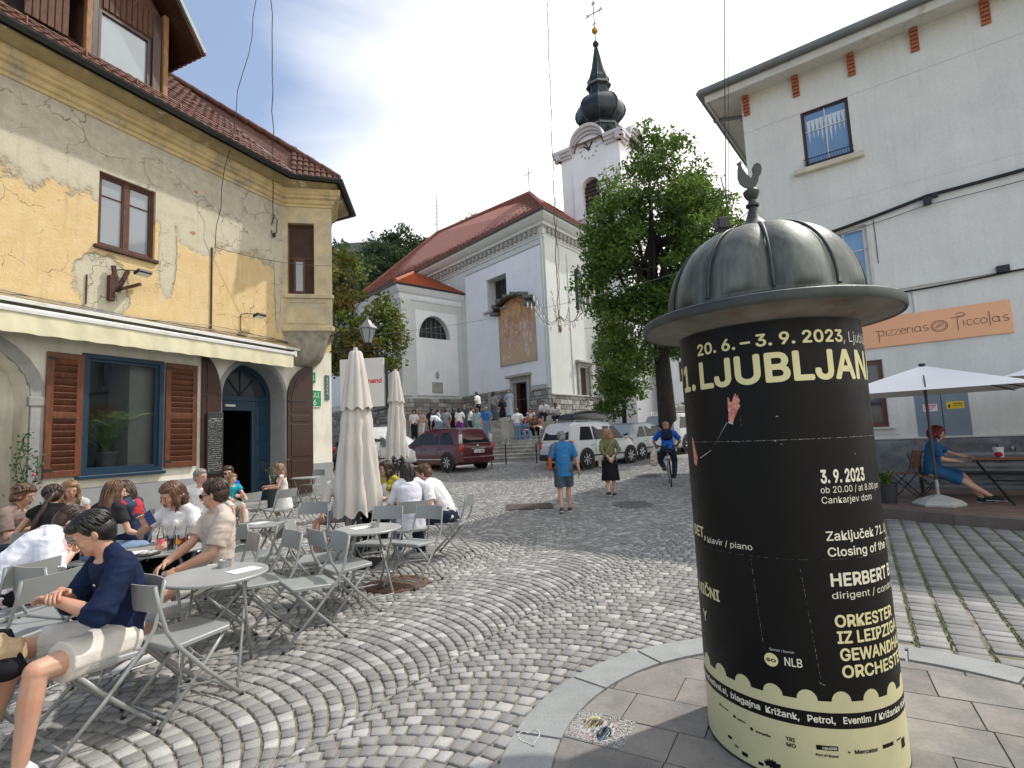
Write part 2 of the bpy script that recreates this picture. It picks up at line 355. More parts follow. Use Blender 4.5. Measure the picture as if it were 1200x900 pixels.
for i in range(0, 60):
 a0 = i * .205; l = rg.uniform(0, .1);
 while l < 11:
  w = rg.uniform(.10, .15)
  q = [(BP[0] + BD[0] * y + BN[0] * x, BP[1] + BD[1] * y + BN[1] * x) for x, y in ((a0 + .006, l), (a0 + .199, l), (a0 + .199, l + w), (a0 + .006, l + w))]
  mx_, my_ = sum(p[0] for p in q) / 4, sum(p[1] for p in q) / 4
  l += w
  if inside((mx_, my_), REG1) or (side((mx_, my_), TP, TN) < .02 and tal((mx_, my_)) < 1.65) or my_ > 10.4 or not inview(mx_, my_): continue
  QS.append(q); TN_.append(rg.choice((.78, .9, 1.05, .84, 1.15)) * rg.uniform(.93, 1.07))
 l = 0
 while l > -4:
  w = rg.uniform(.10, .15)
  q = [(BP[0] + BD[0] * y + BN[0] * x, BP[1] + BD[1] * y + BN[1] * x) for x, y in ((a0 + .006, l - w), (a0 + .199, l - w), (a0 + .199, l), (a0 + .006, l))]
  l -= w
  mx_, my_ = sum(p[0] for p in q) / 4, sum(p[1] for p in q) / 4
  if inside((mx_, my_), REG1) or not inview(mx_, my_): continue
  QS.append(q); TN_.append(rg.choice((.78, .9, 1.05, .84, 1.15)) * rg.uniform(.93, 1.07))
Q = np.array(QS); TT = np.array(TN_); n = len(Q); nr = np.random.RandomState(1)
cen = Q.mean(1, keepdims=True)
Q = cen + (Q - cen) * (1 - (.012 / np.linalg.norm(Q - cen, axis=2, keepdims=True))) + nr.uniform(-.004, .004, Q.shape)
top = cen + (Q - cen) * (1 - .0065 / np.linalg.norm(Q - cen, axis=2, keepdims=True))
zt = nr.uniform(-.003, .004, (n, 1)) + nr.uniform(-.002, .002, (n, 4)); base = .04 * np.maximum(0, cen[:, :, 1] - 11)
V = np.zeros((n, 12, 3)); V[:, 0:4, :2] = Q; V[:, 0:4, 2] = base - .02; V[:, 4:8, :2] = Q; V[:, 4:8, 2] = base + zt - .005; V[:, 8:12, :2] = top; V[:, 8:12, 2] = base + zt
FQ = np.array([(8, 9, 10, 11), (4, 5, 9, 8), (5, 6, 10, 9), (6, 7, 11, 10), (7, 4, 8, 11), (0, 1, 5, 4), (1, 2, 6, 5), (2, 3, 7, 6), (3, 0, 4, 7)])
def stones(idx, name, parent, kind=None, m=M_stone):
 k = len(idx); me = bpy.data.meshes.new(name); v = V[idx].reshape(-1, 3); f = (FQ[None] + 12 * np.arange(k)[:, None, None]).reshape(-1, 4)
 me.vertices.add(len(v)); me.vertices.foreach_set('co', v.ravel()); me.loops.add(f.size); me.loops.foreach_set('vertex_index', f.ravel().astype(np.int32))
 me.polygons.add(len(f)); me.polygons.foreach_set('loop_start', np.arange(0, f.size, 4, dtype=np.int32)); me.polygons.foreach_set('loop_total', np.full(len(f), 4, dtype=np.int32))
 at = me.attributes.new('tone', 'FLOAT', 'POINT'); at.data.foreach_set('value', np.repeat(TT[idx], 12)); me.materials.append(m); me.update(calc_edges=True)
 o = link(me, name, parent);
 if kind: o['kind'] = kind
 return o
cx_, cy_ = cen[:, 0, 0], cen[:, 0, 1]; dist = np.hypot(cx_, cy_)
vis = (np.abs(cx_) < cy_ * .95 + .02) & (cy_ > 2.55) & ~((cx_ > .95) & (cy_ > 3.4) & (cx_ < 2.4)) & ~((cx_ < -.95) & (cy_ < 4.6))
order = np.argsort(np.where(vis, dist, 1e9)); near = order[:290]; rest = np.setdiff1d(np.arange(n), near)
for i in near: stones(np.array([i]), 'cobble', ground)
stones(rest, 'cobbles', ground, 'stuff')
M_moss = mat('moss', (.13, .18, .055), .95, .4, 30, .5, 90)
mb = MB(); rg2 = random.Random(9)
for i in range(0, 40):
 a0 = i * .205; l = -3.5
 while l < 10:
  l += rg2.uniform(.008, .03)
  d = noise.noise(Vector((i * 3.1, l * 1.1, 0)))
  if d < -.25: continue
  x = a0 + rg2.gauss(0, .007); p = (BP[0] + BD[0] * l + BN[0] * x, BP[1] + BD[1] * l + BN[1] * x)
  if inside(p, REG1) or side(p, TP, TN) < 0 or not inview(*p) or math.hypot(*p) > 11.5: continue
  h = rg2.uniform(.004, .012) * (1.3 + d); r = rg2.uniform(.005, .010); a = rg2.uniform(0, 6)
  mb.add([(p[0] + r * math.cos(a + k * 1.57), p[1] + r * math.sin(a + k * 1.57), -.008) for k in range(4)] + [(p[0] + rg2.uniform(-.01, .01), p[1] + rg2.uniform(-.01, .01), h)], [(0, 1, 4), (1, 2, 4), (2, 3, 4), (3, 0, 4)])
tag(mb.build('moss', M_moss, fix=False), 'green moss and short grass growing in the long joints of the setts', 'moss', kind='stuff')
angs = [200, 176, 160, 137, 117, 97, 76, 55, 35]
pv = MB(); pv.prism(REG1, -.05, -.013); slabs = pv.build('slab_bedding', M_slabj); slabs['kind'] = 'structure'
def kerbpoly(t0, t1, g=.35):
 a = [R(t0 - g + (t1 - t0 + 2 * g) * k / 8) for k in range(9)]
 return [(KC[0] + (KR1 - .004) * math.cos(t), KC[1] + (KR1 - .004) * math.sin(t)) for t in a] + [(KC[0] + (KR0 + .004) * math.cos(t), KC[1] + (KR0 + .004) * math.sin(t)) for t in a[::-1]]
kerb = tag(bpy.data.objects.new('kerb', None), kind='structure'); COL.objects.link(kerb)
for i in range(len(angs) - 1): MB().prism(kerbpoly(angs[i], angs[i + 1]), -.05, .012).build('kerb_stone', M_kerb, kerb)
a = R(35); o_ = (math.cos(a), math.sin(a)); d_ = (math.sin(a), -math.cos(a)); l = 0
for w in (.8, .9, .7, .9, .8):
 P = [(KC[0] + o_[0] * r + d_[0] * t, KC[1] + o_[1] * r + d_[1] * t) for r, t in ((KR0 + .004, l + .004), (KR1 - .004, l + .004), (KR1 - .004, l + w - .004), (KR0 + .004, l + w - .004))]
 MB().prism(P, -.05, .012).build('kerb_stone', M_kerb, kerb); l += w
sd_ = (.872, -.489); sn_ = (.489, .872); rows = [3.99, 3.66, 3.325, 3.0, 2.71, 2.40, 2.08, 1.75]
rg3 = random.Random(21)
rows = [5.0, 4.7, 4.36] + rows + [1.4, 1.05, .7, .3, -.1]
for j in range(len(rows) - 1):
 t = -3.2 + rg3.uniform(0, .4)
 if j == 5: t = 0.62 - 3.6
 while t < 4.5:
  w = rg3.choice((.38, .45, .55, .62));
  P = [(sd_[0] * a + sn_[0] * b, sd_[1] * a + sn_[1] * b) for a, b in ((t + .004, rows[j + 1] + .004), (t + .004, rows[j] - .004), (t + w - .004, rows[j] - .004), (t + w - .004, rows[j + 1] + .004))]
  t += w
  P = clip(P, REG0)
  if len(P) < 3: continue
  c = (sum(p[0] for p in P) / len(P), sum(p[1] for p in P) / len(P))
  if not inview(c[0], c[1], 1.25) or c[1] < .8: continue
  MB().prism(P, -.05, rg3.uniform(-.002, .002)).build('paving_slab', M_slab, slabs)
# ---- terrace of the pizzeria
M_tile = mat('terrace tile', (.20, .14, .115), .75, .2, 4, .3, 60, objrnd=.15)
terr = MB(); L_ = 16
def tp(a, b, z): return (TP[0] + TD[0] * a - TN[0] * b, TP[1] + TD[1] * a - TN[1] * b, z)
terr.add([tp(-8, 0, -.1), tp(1.6, 0, -.1), tp(1.6, 9, -.1), tp(-8, 9, -.1), tp(-8, 0, .142), tp(1.6, 0, .142), tp(1.6, 9, .142), tp(-8, 9, .142)], [(0, 1, 5, 4), (1, 2, 6, 5), (2, 3, 7, 6), (3, 0, 4, 7), (4, 5, 6, 7)])
terrace = terr.build('terrace', M_slabj); tag(terrace, kind='structure')
M_tkerb = mat('terrace kerb', (.15, .125, .105), .85, .2, 5, .4, 60, objrnd=.1)
for a in np.arange(-4.4, 1.5, 1.0):
 mb = MB(); P = [tp(a + .005, -.02, 0)[:2], tp(a + .995, -.02, 0)[:2], tp(a + .995, .16, 0)[:2], tp(a + .005, .16, 0)[:2]]; mb.prism(P, -.05, .150).build('kerb_stone', M_tkerb, terrace)
for i, a in enumerate(np.arange(-4, 1.2, .62)):
 for j, b in enumerate((.17, .68, 1.19, 1.7, 2.21, 2.72, 3.23, 3.74)):
  s_ = (j % 2) * .31
  P = [tp(a + s_ + .01, b + .008, 0)[:2], tp(min(1.59, a + s_ + .61), b + .008, 0)[:2], tp(min(1.59, a + s_ + .61), b + .502, 0)[:2], tp(a + s_ + .01, b + .502, 0)[:2]]
  MB().prism(P, .1, .150 + rg3.uniform(-.001, .001)).build('terrace_tile', M_tile, terrace)
# ---- manhole covers
def manhole(x, y, r, m, label, rect=None):
 t = thing('manhole_cover', label, 'manhole cover', (x, y, gz(x, y)), R(33) if rect is None else R(0))
 if y > 11: t.rotation_euler.x = math.atan(.04)
 if rect is None and y > 11: t.rotation_euler.z = 0
 mb = MB()
 if rect:
  w, h = rect; frame = [(-w, -h), (w, -h), (w, h), (-w, h)]
  mb.bbox(-w, w, -h, h, -.03, .012, .006).build('rim', m, t); m2 = MB().bbox(-w + .05, w - .05, -h + .05, h - .05, -.02, .018, .004)
  m2.build('lid', m, t); return
 mb.lathe([(r * .84, -.03), (r * .84, .004), (r * .86, .010), (r, .010), (r, -.03)], 32).build('rim', m, t)
 l = MB().lathe([(0, .002), (r * .83, .002), (r * .83, -.02)], 32)
 for i in range(-4, 5):
  hw = math.sqrt(max(0, .64 - (i / 5.5) ** 2)) * r * .95; l.bbox(-hw, hw, i * r / 5.5 - .012, i * r / 5.5 + .012, 0, .009, .003)
 for a in range(0, 360, 30): l.cbox((r * .76 * math.cos(R(a)), r * .76 * math.sin(R(a)), .005), (.03, .05, .008), R(a))
 l.build('lid', m, t)
manhole(-1.41, 6.22, .36, M_rust, 'rusty round manhole cover beside the cafe chairs')
manhole(2.51, 11.75, .42, M_iron, 'round grey manhole cover in front of the walking woman')
manhole(4.05, 16.6, .42, M_iron, 'small far round manhole cover beyond the woman near the cyclist')
manhole(.26, 12.05, .42, mat('dark rusty plate', (.06, .045, .038), .75, .3, 9, .4, 60), 'rectangular brown iron cover left of the walking man', (.52, .36))
# ---- chalk drawings
def ribbon(mb, pts, w, z=.0065):
 for i in range(len(pts) - 1):
  a, b = Vector(pts[i]), Vector(pts[i + 1]); d = (b - a)
  if d.length < 1e-6: continue
  nn = Vector((-d.y, d.x)).normalized() * w / 2; e = d.normalized() * w * .3; a = a - e; b = b + e
  mb.add([(a.x - nn.x, a.y - nn.y, z), (b.x - nn.x, b.y - nn.y, z), (b.x + nn.x, b.y + nn.y, z), (a.x + nn.x, a.y + nn.y, z)], [(0, 1, 2, 3)])
def chalkm(n, c): return mat(n, c, .95, .25, 60, 0)
W0 = chalkm('white chalk', (.55, .55, .53))
mb = MB(); hp = []
for k in range(33):
 t = 2 * math.pi * k / 32; hx, hy = 16 * math.sin(t) ** 3 / 17, (13 * math.cos(t) - 5 * math.cos(2 * t) - 2 * math.cos(3 * t) - math.cos(4 * t)) / 17
 c, s = math.cos(R(12)), math.sin(R(12)); hp.append((.01 + .062 * (hx * c - hy * s * 1.2), 2.985 + .09 * (hx * s + hy * c)))
ribbon(mb, hp, .007, .0145); tag(mb.build('chalk_drawing', W0, fix=False), 'white chalk heart outline drawn on the grey kerb stone', 'chalk drawing')
mb = MB(); c0 = Vector((.385, 3.06)); e1 = Vector((.872, -.489)); e2 = Vector((.489, .872)); rg4 = random.Random(5)
cm = [W0, chalkm('yellow chalk', (.55, .5, .28)), chalkm('blue chalk', (.28, .42, .52)), chalkm('pink chalk', (.52, .36, .40)), chalkm('green chalk', (.4, .6, .42))]
def lp(a, b): p = c0 + e1 * a + e2 * b; return (p.x, p.y)
for k in range(760):
 a, b = rg4.uniform(-.17, .17), rg4.uniform(-.14, .14)
 if (a / .13) ** 2 + (b / .11) ** 2 < 1 and rg4.random() < .75: continue
 th = rg4.uniform(0, 3.14); l = rg4.uniform(.008, .026); cl = lambda v, m: max(-m, min(m, v)); mb.mi = 0
 ribbon(mb, [lp(a, b), lp(cl(a + l * math.cos(th), .175), cl(b + l * math.sin(th), .145))], .0035, .0035)
for (ca, cb, ra, rb, col, nn) in ((-.045, .05, .05, .06, 1, 26), (.045, -.035, .035, .065, 2, 30), (-.03, -.03, .09, .1, 3, 12), (.04, .04, .06, .05, 3, 10), (0, 0, .12, .1, 4, 6), (0, 0, .1, .09, 0, 20)):
 for k in range(nn):
  a = ca + ra * (k / nn * 2 - 1); mb.mi = col; h = rb * math.sqrt(max(.05, 1 - ((a - ca) / ra) ** 2)); ribbon(mb, [lp(a, cb - h), lp(a + rg4.uniform(-.01, .01), cb), lp(a, cb + h)], .004, .0045)
tag(mb.build('chalk_drawing', cm, fix=False), 'multicoloured scribbled chalk picture filling one brown paving slab', 'chalk drawing')
# ==== THE ADVERTISING COLUMN
CX, CY, CR = 1.427, 2.931, .4565
adv = thing('advertising_column', 'tall round advertising column with black and cream concert poster under a ribbed lead dome', 'advertising column', (CX, CY, 0))
M_poster = mat('black poster paper', (.006, .0055, .0052), .45, .2, 4, .16, 9, spec=.18)
M_cream = mat('cream print', (.74, .68, .36), .5, .05, 6)
M_cream2 = mat('pale print', (.80, .77, .60), .5, .05, 6)
M_prsmall = mat('grey print', (.62, .62, .56), .5, .05, 6)
M_lead = mat('weathered lead', (.068, .078, .070), .52, .3, 3.2, .3, 24, metal=.15, col2=(.20, .22, .195), c2w=.6, fine=.12, streak=True)
M_leadd = mat('dark lead', (.06, .068, .065), .5, .3, 5, .2, 40, metal=.5)
M_under = mat('rusted underside', (.16, .15, .135), .8, .3, 5, .3, 40, col2=(.12, .06, .035), c2w=.8, c2lo=.5, c2hi=.72)
MB().lathe([(0, 0.0), (CR + .004, 0), (CR + .004, .012), (CR - .004, .012), (CR - .004, 2.11), (0, 2.11)], 96).build('shaft', M_leadd, adv, smooth=40)
def cylstrip(z0, z1, r, seg=120, a0=-180, a1=180):   # angle 0 towards -y, + towards +x
 mb = MB(); K = seg + 1; vs = []
 for k in range(K):
  a = R(a0 + (a1 - a0) * k / seg); vs += [(r * math.sin(a), -r * math.cos(a), z0), (r * math.sin(a), -r * math.cos(a), z1)]
 mb.add(vs, [(2 * k, 2 * k + 2, 2 * k + 3, 2 * k + 1) for k in range(seg)]); return mb
cylstrip(.012, 1.531, CR, a0=-178, a1=180).build('poster', M_poster, adv, smooth=True, fix=False)
cylstrip(1.5325, 2.105, CR - .0006, a0=-178, a1=180).build('poster', M_poster, adv, smooth=True, fix=False)
def bend(me, th0, z0, r):
 n = len(me.vertices); co = np.empty(n * 3); me.vertices.foreach_get('co', co); co = co.reshape(-1, 3)
 th = R(th0) + co[:, 0] / CR; r = r - co[:, 1]; v = np.stack([r * np.sin(th), -r * np.cos(th), co[:, 2] + z0], 1); me.vertices.foreach_set('co', v.ravel()); me.update(); return me
def ctext(txt, th0, z, cap, th1=None, m=None, bold=.0, right=False, name='lettering'):
 w = None if th1 is None or right else R(th1 - th0) * CR
 me = text_mesh(txt, cap, bold, w, cut=.012)
 if right:
  co = [v.co.x for v in me.vertices]; th0 = th1 - math.degrees(max(co) / CR)
 bend(me, th0, z, CR + .0009); me.materials.append(m or M_cream2); return link(me, name, adv)
ctext('20. 6. – 3. 9. 2023', -71.6, 1.985, .056, 20.8, M_cream, .022)
ctext(', Ljubljana', 21.5, 1.985, .05, 62, M_prsmall)
ctext('LJUBLJANA', -71.4, 1.811, .131, 63, M_cream, .026)
ctext('71.', 0, 1.811, .131, -76.5, M_cream, .026, right=True)
ctext('3. 9. 2023', -3.4, 1.328, .056, 27, M_cream2, .03)
ctext('ob 20.00 / at 8.00 pm', -4, 1.281, .029, 44)
ctext('Cankarjev dom', -4, 1.234, .030, 32)
ctext('Zaključek 71. Ljubljana', -3.6, 1.068, .040, 76, bold=.012)
ctext('Closing of the 71st', -3.6, .998, .038, 62, bold=.012)
ctext('HERBERT B', -3.6, .867, .054, 49, bold=.024)
ctext('dirigent / conductor', -3.6, .812, .029, 60)
ctext('ORKESTER', -3.6, .690, .049, 42, M_cream, .024)
ctext('IZ LEIPZIGA', -3.2, .620, .049, 48, M_cream, .024)
ctext('GEWANDHAUS', -2.6, .546, .049, 60, M_cream, .024)
ctext('ORCHESTER', -2.4, .474, .049, 54, M_cream, .024)
ctext('DET,', 0, 1.03, .052, -79, M_cream, .024, right=True)
ctext('klavir / piano', -77, 1.012, .029, -43.5)
ctext('NIČNI', 0, .728, .052, -69.5, M_cream, .024, right=True)
ctext('Y', 0, .590, .052, -86, M_cream, .024, right=True)
ctext('NLB', -31.5, .508, .036, -22.5, bold=.01)
ctext('Sponzor / Sponsor', -39, .565, .010, -26, M_prsmall)
def cpoly(pts, m, r, name='print', holes=0):    # filled fan polygon in (theta, z)
 me = bpy.data.meshes.new(name); bm = bmesh.new()
 vs = [bm.verts.new((R(t) * CR, 0, z)) for t, z in pts]; f = bm.faces.new(vs); bmesh.ops.triangulate(bm, faces=[f])
 xs = [v.co.x for v in bm.verts]; x = min(xs) + .012
 while x < max(xs):
  bmesh.ops.bisect_plane(bm, geom=bm.verts[:] + bm.edges[:] + bm.faces[:], plane_co=(x, 0, 0), plane_no=(1, 0, 0)); x += .012
 bm.to_mesh(me); bm.free(); bend(me, 0, 0, r); me.materials.append(m); return link(me, name, adv)
def circ(t, z, r, n=20, rz=None): return [(t + math.degrees(r / CR) * math.cos(2 * math.pi * k / n), z + (rz or r) * math.sin(2 * math.pi * k / n)) for k in range(n)]
cpoly(circ(-38.5, .522, .030), M_cream, CR + .0009)
ctext('so', -41.2, .514, .018, -36, M_poster, .02).data.transform(Matrix.Diagonal((1.0015, 1.0015, 1, 1)))
M_creamp = mat('cream poster paper', (.62, .585, .33), .55, .1, 3, .08, 20, col2=(.56, .52, .30), c2w=.4)
top_e = []; t = -178.
while t < 180:
 top_e.append((t, .378)); bt = ((t + 39.3) / 17.6); k0 = round(bt)
 t += 1.2
edge = []
for k in range(-8, 12):
 c = -39.3 + 17.6 * k
 for q in range(9):
  a = math.pi - math.pi * q / 8; edge.append((c + 5.3 * math.cos(a), .372 + .044 * math.sin(a)))
e2 = []
for i_ in range(len(edge) - 1):
 e2.append(edge[i_]); n_ = int((edge[i_ + 1][0] - edge[i_][0]) / 1.5)
 for j_ in range(1, n_ + 1): f_ = j_ / (n_ + 1); e2.append((edge[i_][0] + (edge[i_ + 1][0] - edge[i_][0]) * f_, edge[i_][1] + (edge[i_ + 1][1] - edge[i_][1]) * f_))
edge = e2 + [edge[-1]]
mb = MB(); vs = []
for t, z in edge: vs += [(t, .004), (t, z)]
mb.add([((CR + .0006) * math.sin(R(t)), -(CR + .0006) * math.cos(R(t)), z) for t, z in vs], [(2 * k, 2 * k + 2, 2 * k + 3, 2 * k + 1) for k in range(len(edge) - 1)])
mb.build('poster_foot', M_creamp, adv, smooth=True, fix=False)
cylstrip(.258, .324, CR + .0014).build('band', M_poster, adv, smooth=True, fix=False)
def btext(*a, **k):
 o = ctext(*a, **k);
 for v in o.data.vertices: r = math.hypot(v.co.x, v.co.y); f = (r + .0014) / r; v.co.x *= f; v.co.y *= f
 return o
btext('ljubljanafestival.si,', 0, .281, .027, -69, M_cream2, .02, right=True)
btext('blagajna', -66.5, .281, .027, -47, M_cream2, .02)
btext('Križank,', -44, .281, .027, -26.5, M_cream2, .02)
btext('Petrol,', -22.5, .281, .027, -8.5, M_cream2, .02)
btext('Eventim', -4.5, .281, .027, 11.5, M_cream2, .02)
btext('/ Križanke ticket', 13.5, .281, .027, 52, M_cream2, .02)
D = M_poster
for a in (('Mercator', 0, .155, .016, 14), ('TRI', -34.5, .180, .016, -29.8), ('MO', -34.3, .156, .016, -29.6), ('Port of Koper', -20, .140, .010, -8.5), ('GIMNAZIJA', -63, .19, .008, -57), ('energetika', -51, .172, .010, -42.5), ('nova', -76, .205, .008, -70), ('rtv', -66.5, .055, .012, -63.5)):
 btext(a[0], a[1], a[2], a[3], a[4], D, .02)
for t, z, w, h in ((-19.5, .166, 11, .02), (17.5, .158, 9, .016), (-72, .075, 3.4, .014), (-61.5, .035, 4, .018), (-51, .03, 3, .014), (-20, .035, 8, .007), (-10, .015, 9, .007), (30, .165, 5, .006), (35, .12, 5, .04), (5, .06, 9, .014), (16, .055, 7, .01)):
 cpoly([(t, z), (t + w * .5, z), (t + w, z), (t + w, z + h), (t + w * .5, z + h), (t, z + h)], D, CR + .0015)
btext('LUKA KOPER', -16.5, .171, .010, -9.2, M_cream2, .02)
cpoly(circ(-65, .197, .008, 10), D, CR + .0015); cpoly(circ(-53.5, .178, .008, 10), D, CR + .0015); cpoly(circ(-77.5, .21, .007, 10), D, CR + .0015); cpoly(circ(-3, .162, .005, 6), D, CR + .0015)
sp = []; rr = random.Random(2)
for k in range(26): sp.append((-43 + math.degrees((.024 if k % 2 else .036 * rr.uniform(.8, 1.2)) / CR) * math.cos(2 * math.pi * k / 26), .055 + (.014 if k % 2 else .024) * math.sin(2 * math.pi * k / 26)))
cpoly(sp, D, CR + .0015)
M_hand = mat('printed skin', (.55, .17, .13), .5, .25, 60, 0, col2=(.68, .34, .26), c2w=1)
def hp_(u, v): return (-51.5 + u * .55, 1.628 + v * .0062)
hand = [(0, 0), (5, -1), (7, 2), (8, 7), (13, 10), (15, 12), (14.4, 13.4), (11.5, 12), (14.8, 15.6), (15.2, 17.2), (13.8, 17.4), (10.5, 14.8), (13.6, 19.0), (13.6, 20.8), (12.2, 20.4), (9.4, 17), (11.6, 20.9), (11.2, 22.4), (9.8, 21.8), (7, 17.4), (4.8, 14.6), (3.4, 15.2), (3.2, 18.4), (2.2, 20.0), (1.0, 19.2), (1.1, 15.5), (.6, 11.5), (.9, 7), (.2, 3)]
cpoly([hp_(*p) for p in hand], M_hand, CR + .0010)
M_cuff = mat('printed cuff', (.5, .5, .5), .5, .1); cpoly([hp_(-.6, -.8), hp_(5, -2.2), hp_(5.4, -1.2), hp_(0, .2)], M_cuff, CR + .0013)
cpoly([(-52.6, 1.626), (-52.2, 1.626), (-60, 1.545), (-66, 1.49), (-72, 1.468), (-78, 1.448), (-78, 1.444), (-72, 1.464), (-66.4, 1.486), (-60.4, 1.542)], M_cuff, CR + .0009)
cpoly([(-88, 1.56), (-86, 1.55), (-83, 1.48), (-81, 1.45), (-84, 1.40), (-87, 1.42)], M_hand, CR + .0009)
M_wear = mat('worn paper edge', (.30, .29, .27), .9, .3, 30)
mb = MB(); rr = random.Random(4)
def wear(t0, t1, z0, z1, w, N, gap):
 for k in range(N):
  if rr.random() < gap: continue
  ta, tb = t0 + (t1 - t0) * k / N, t0 + (t1 - t0) * (k + 1.05) / N; za, zb = z0 + (z1 - z0) * k / N, z0 + (z1 - z0) * (k + 1.05) / N; ww = w * rr.uniform(.3, 1.6); j = rr.uniform(-1, 1) * w
  q = [(ta, za), (tb, zb), (tb, zb + ww), (ta, za + ww)] if abs(z1 - z0) < .01 else [(ta, za), (ta + math.degrees((ww + j * .3) / CR), za), (tb + math.degrees(ww / CR), zb), (tb, zb)]
  mb.add([((CR + .0007) * math.sin(R(t)), -(CR + .0007) * math.cos(R(t)), z) for t, z in q], [(0, 1, 2, 3)])
wear(-95, 60, 1.530, 1.530, .0016, 220, .25); wear(-95, 60, .984, .984, .0007, 200, .55)
wear(-45, -42, .97, .56, .0012, 90, .5); wear(-19, -14, .95, .47, .0010, 90, .55); wear(-44, -43.6, 1.66, 1.60, .001, 20, .5)
for t, z in ((-24, 1.64), (-23, 1.51), (-26, 1.525), (-47, 1.525), (-13, .44), (-14.5, .445), (20, 1.45)): wear(t, t + 1.2, z, z, .004, 3, .2)
mb.build('wear', M_wear, adv, fix=False)
MB().lathe([(0, 2.10), (.44, 2.10), (.458, 2.115), (.60, 2.150), (.640, 2.155)], 72).build('brim_underside', M_under, adv, smooth=50)
MB().lathe([(.640, 2.155), (.652, 2.150), (.658, 2.160), (.658, 2.196), (.650, 2.203), (.60, 2.212), (.52, 2.236), (.488, 2.248)], 72).build('brim', M_leadd, adv, smooth=50)
prof = [(.50, 2.232), (.50, 2.262)] + [(.485 * math.cos(t) ** .82, 2.265 + .445 * math.sin(t)) for t in [math.pi / 2 * k / 14 for k in range(14)]]
NG = 10; prof = [p for p in prof if p[0] > .085]
for k in range(NG):
 a0 = 2 * math.pi * k / NG + R(-109); mb = MB(); n = len(prof); s_ = 8; vs = []
 for j in range(s_ + 1):
  u = j / s_ * 2 - 1; a = a0 + (u + 1) / 2 * 2 * math.pi / NG
  for i, (r, z) in enumerate(prof):
   bul = .030 * (1 - u * u) * (1 if i > 1 else .2) - .006; vs.append(((r + bul) * math.cos(a), (r + bul) * math.sin(a), z))
 mb.add(vs, [(j * n + i, (j + 1) * n + i, (j + 1) * n + i + 1, j * n + i + 1) for j in range(s_) for i in range(n - 1)])
 mb.build('dome_panel', M_lead, adv, smooth=True, fix=False)
 mb = MB(); mb.tube([((r + .010) * math.cos(a0), (r + .010) * math.sin(a0), z) for r, z in prof[1:]], .0085, 6).build('seam_rib', M_leadd, adv, smooth=True)
MB().lathe([(.105, 2.690), (.118, 2.695), (.118, 2.712), (.095, 2.722), (.075, 2.735), (.045, 2.775), (.026, 2.83), (.022, 2.85), (.036, 2.856), (.036, 2.868), (.022, 2.874), (.020, 2.895), (.030, 2.905), (.042, 2.93), (.044, 2.945), (.034, 2.955), (0, 2.96)], 32).build('finial', M_leadd, adv, smooth=35)
roo = [(-.045, 2.975), (-.005, 2.962), (.03, 2.975), (.052, 3.005), (.058, 3.03), (.075, 3.05), (.085, 3.08), (.078, 3.108), (.058, 3.118), (.035, 3.108), (.022, 3.085), (.024, 3.055), (.008, 3.024), (-.02, 3.05), (-.045, 3.085), (-.052, 3.105), (-.047, 3.12), (-.056, 3.135), (-.066, 3.125), (-.082, 3.118), (-.07, 3.108), (-.078, 3.075), (-.082, 3.03), (-.07, 2.995)]
mb = MB(); XZ(mb, [(x * .85, z) for x, z in roo], -.006, .006); mb.tube([(0, 0, 2.955), (0, 0, 2.985)], .007, 6); mb.build('rooster', M_leadd, adv)
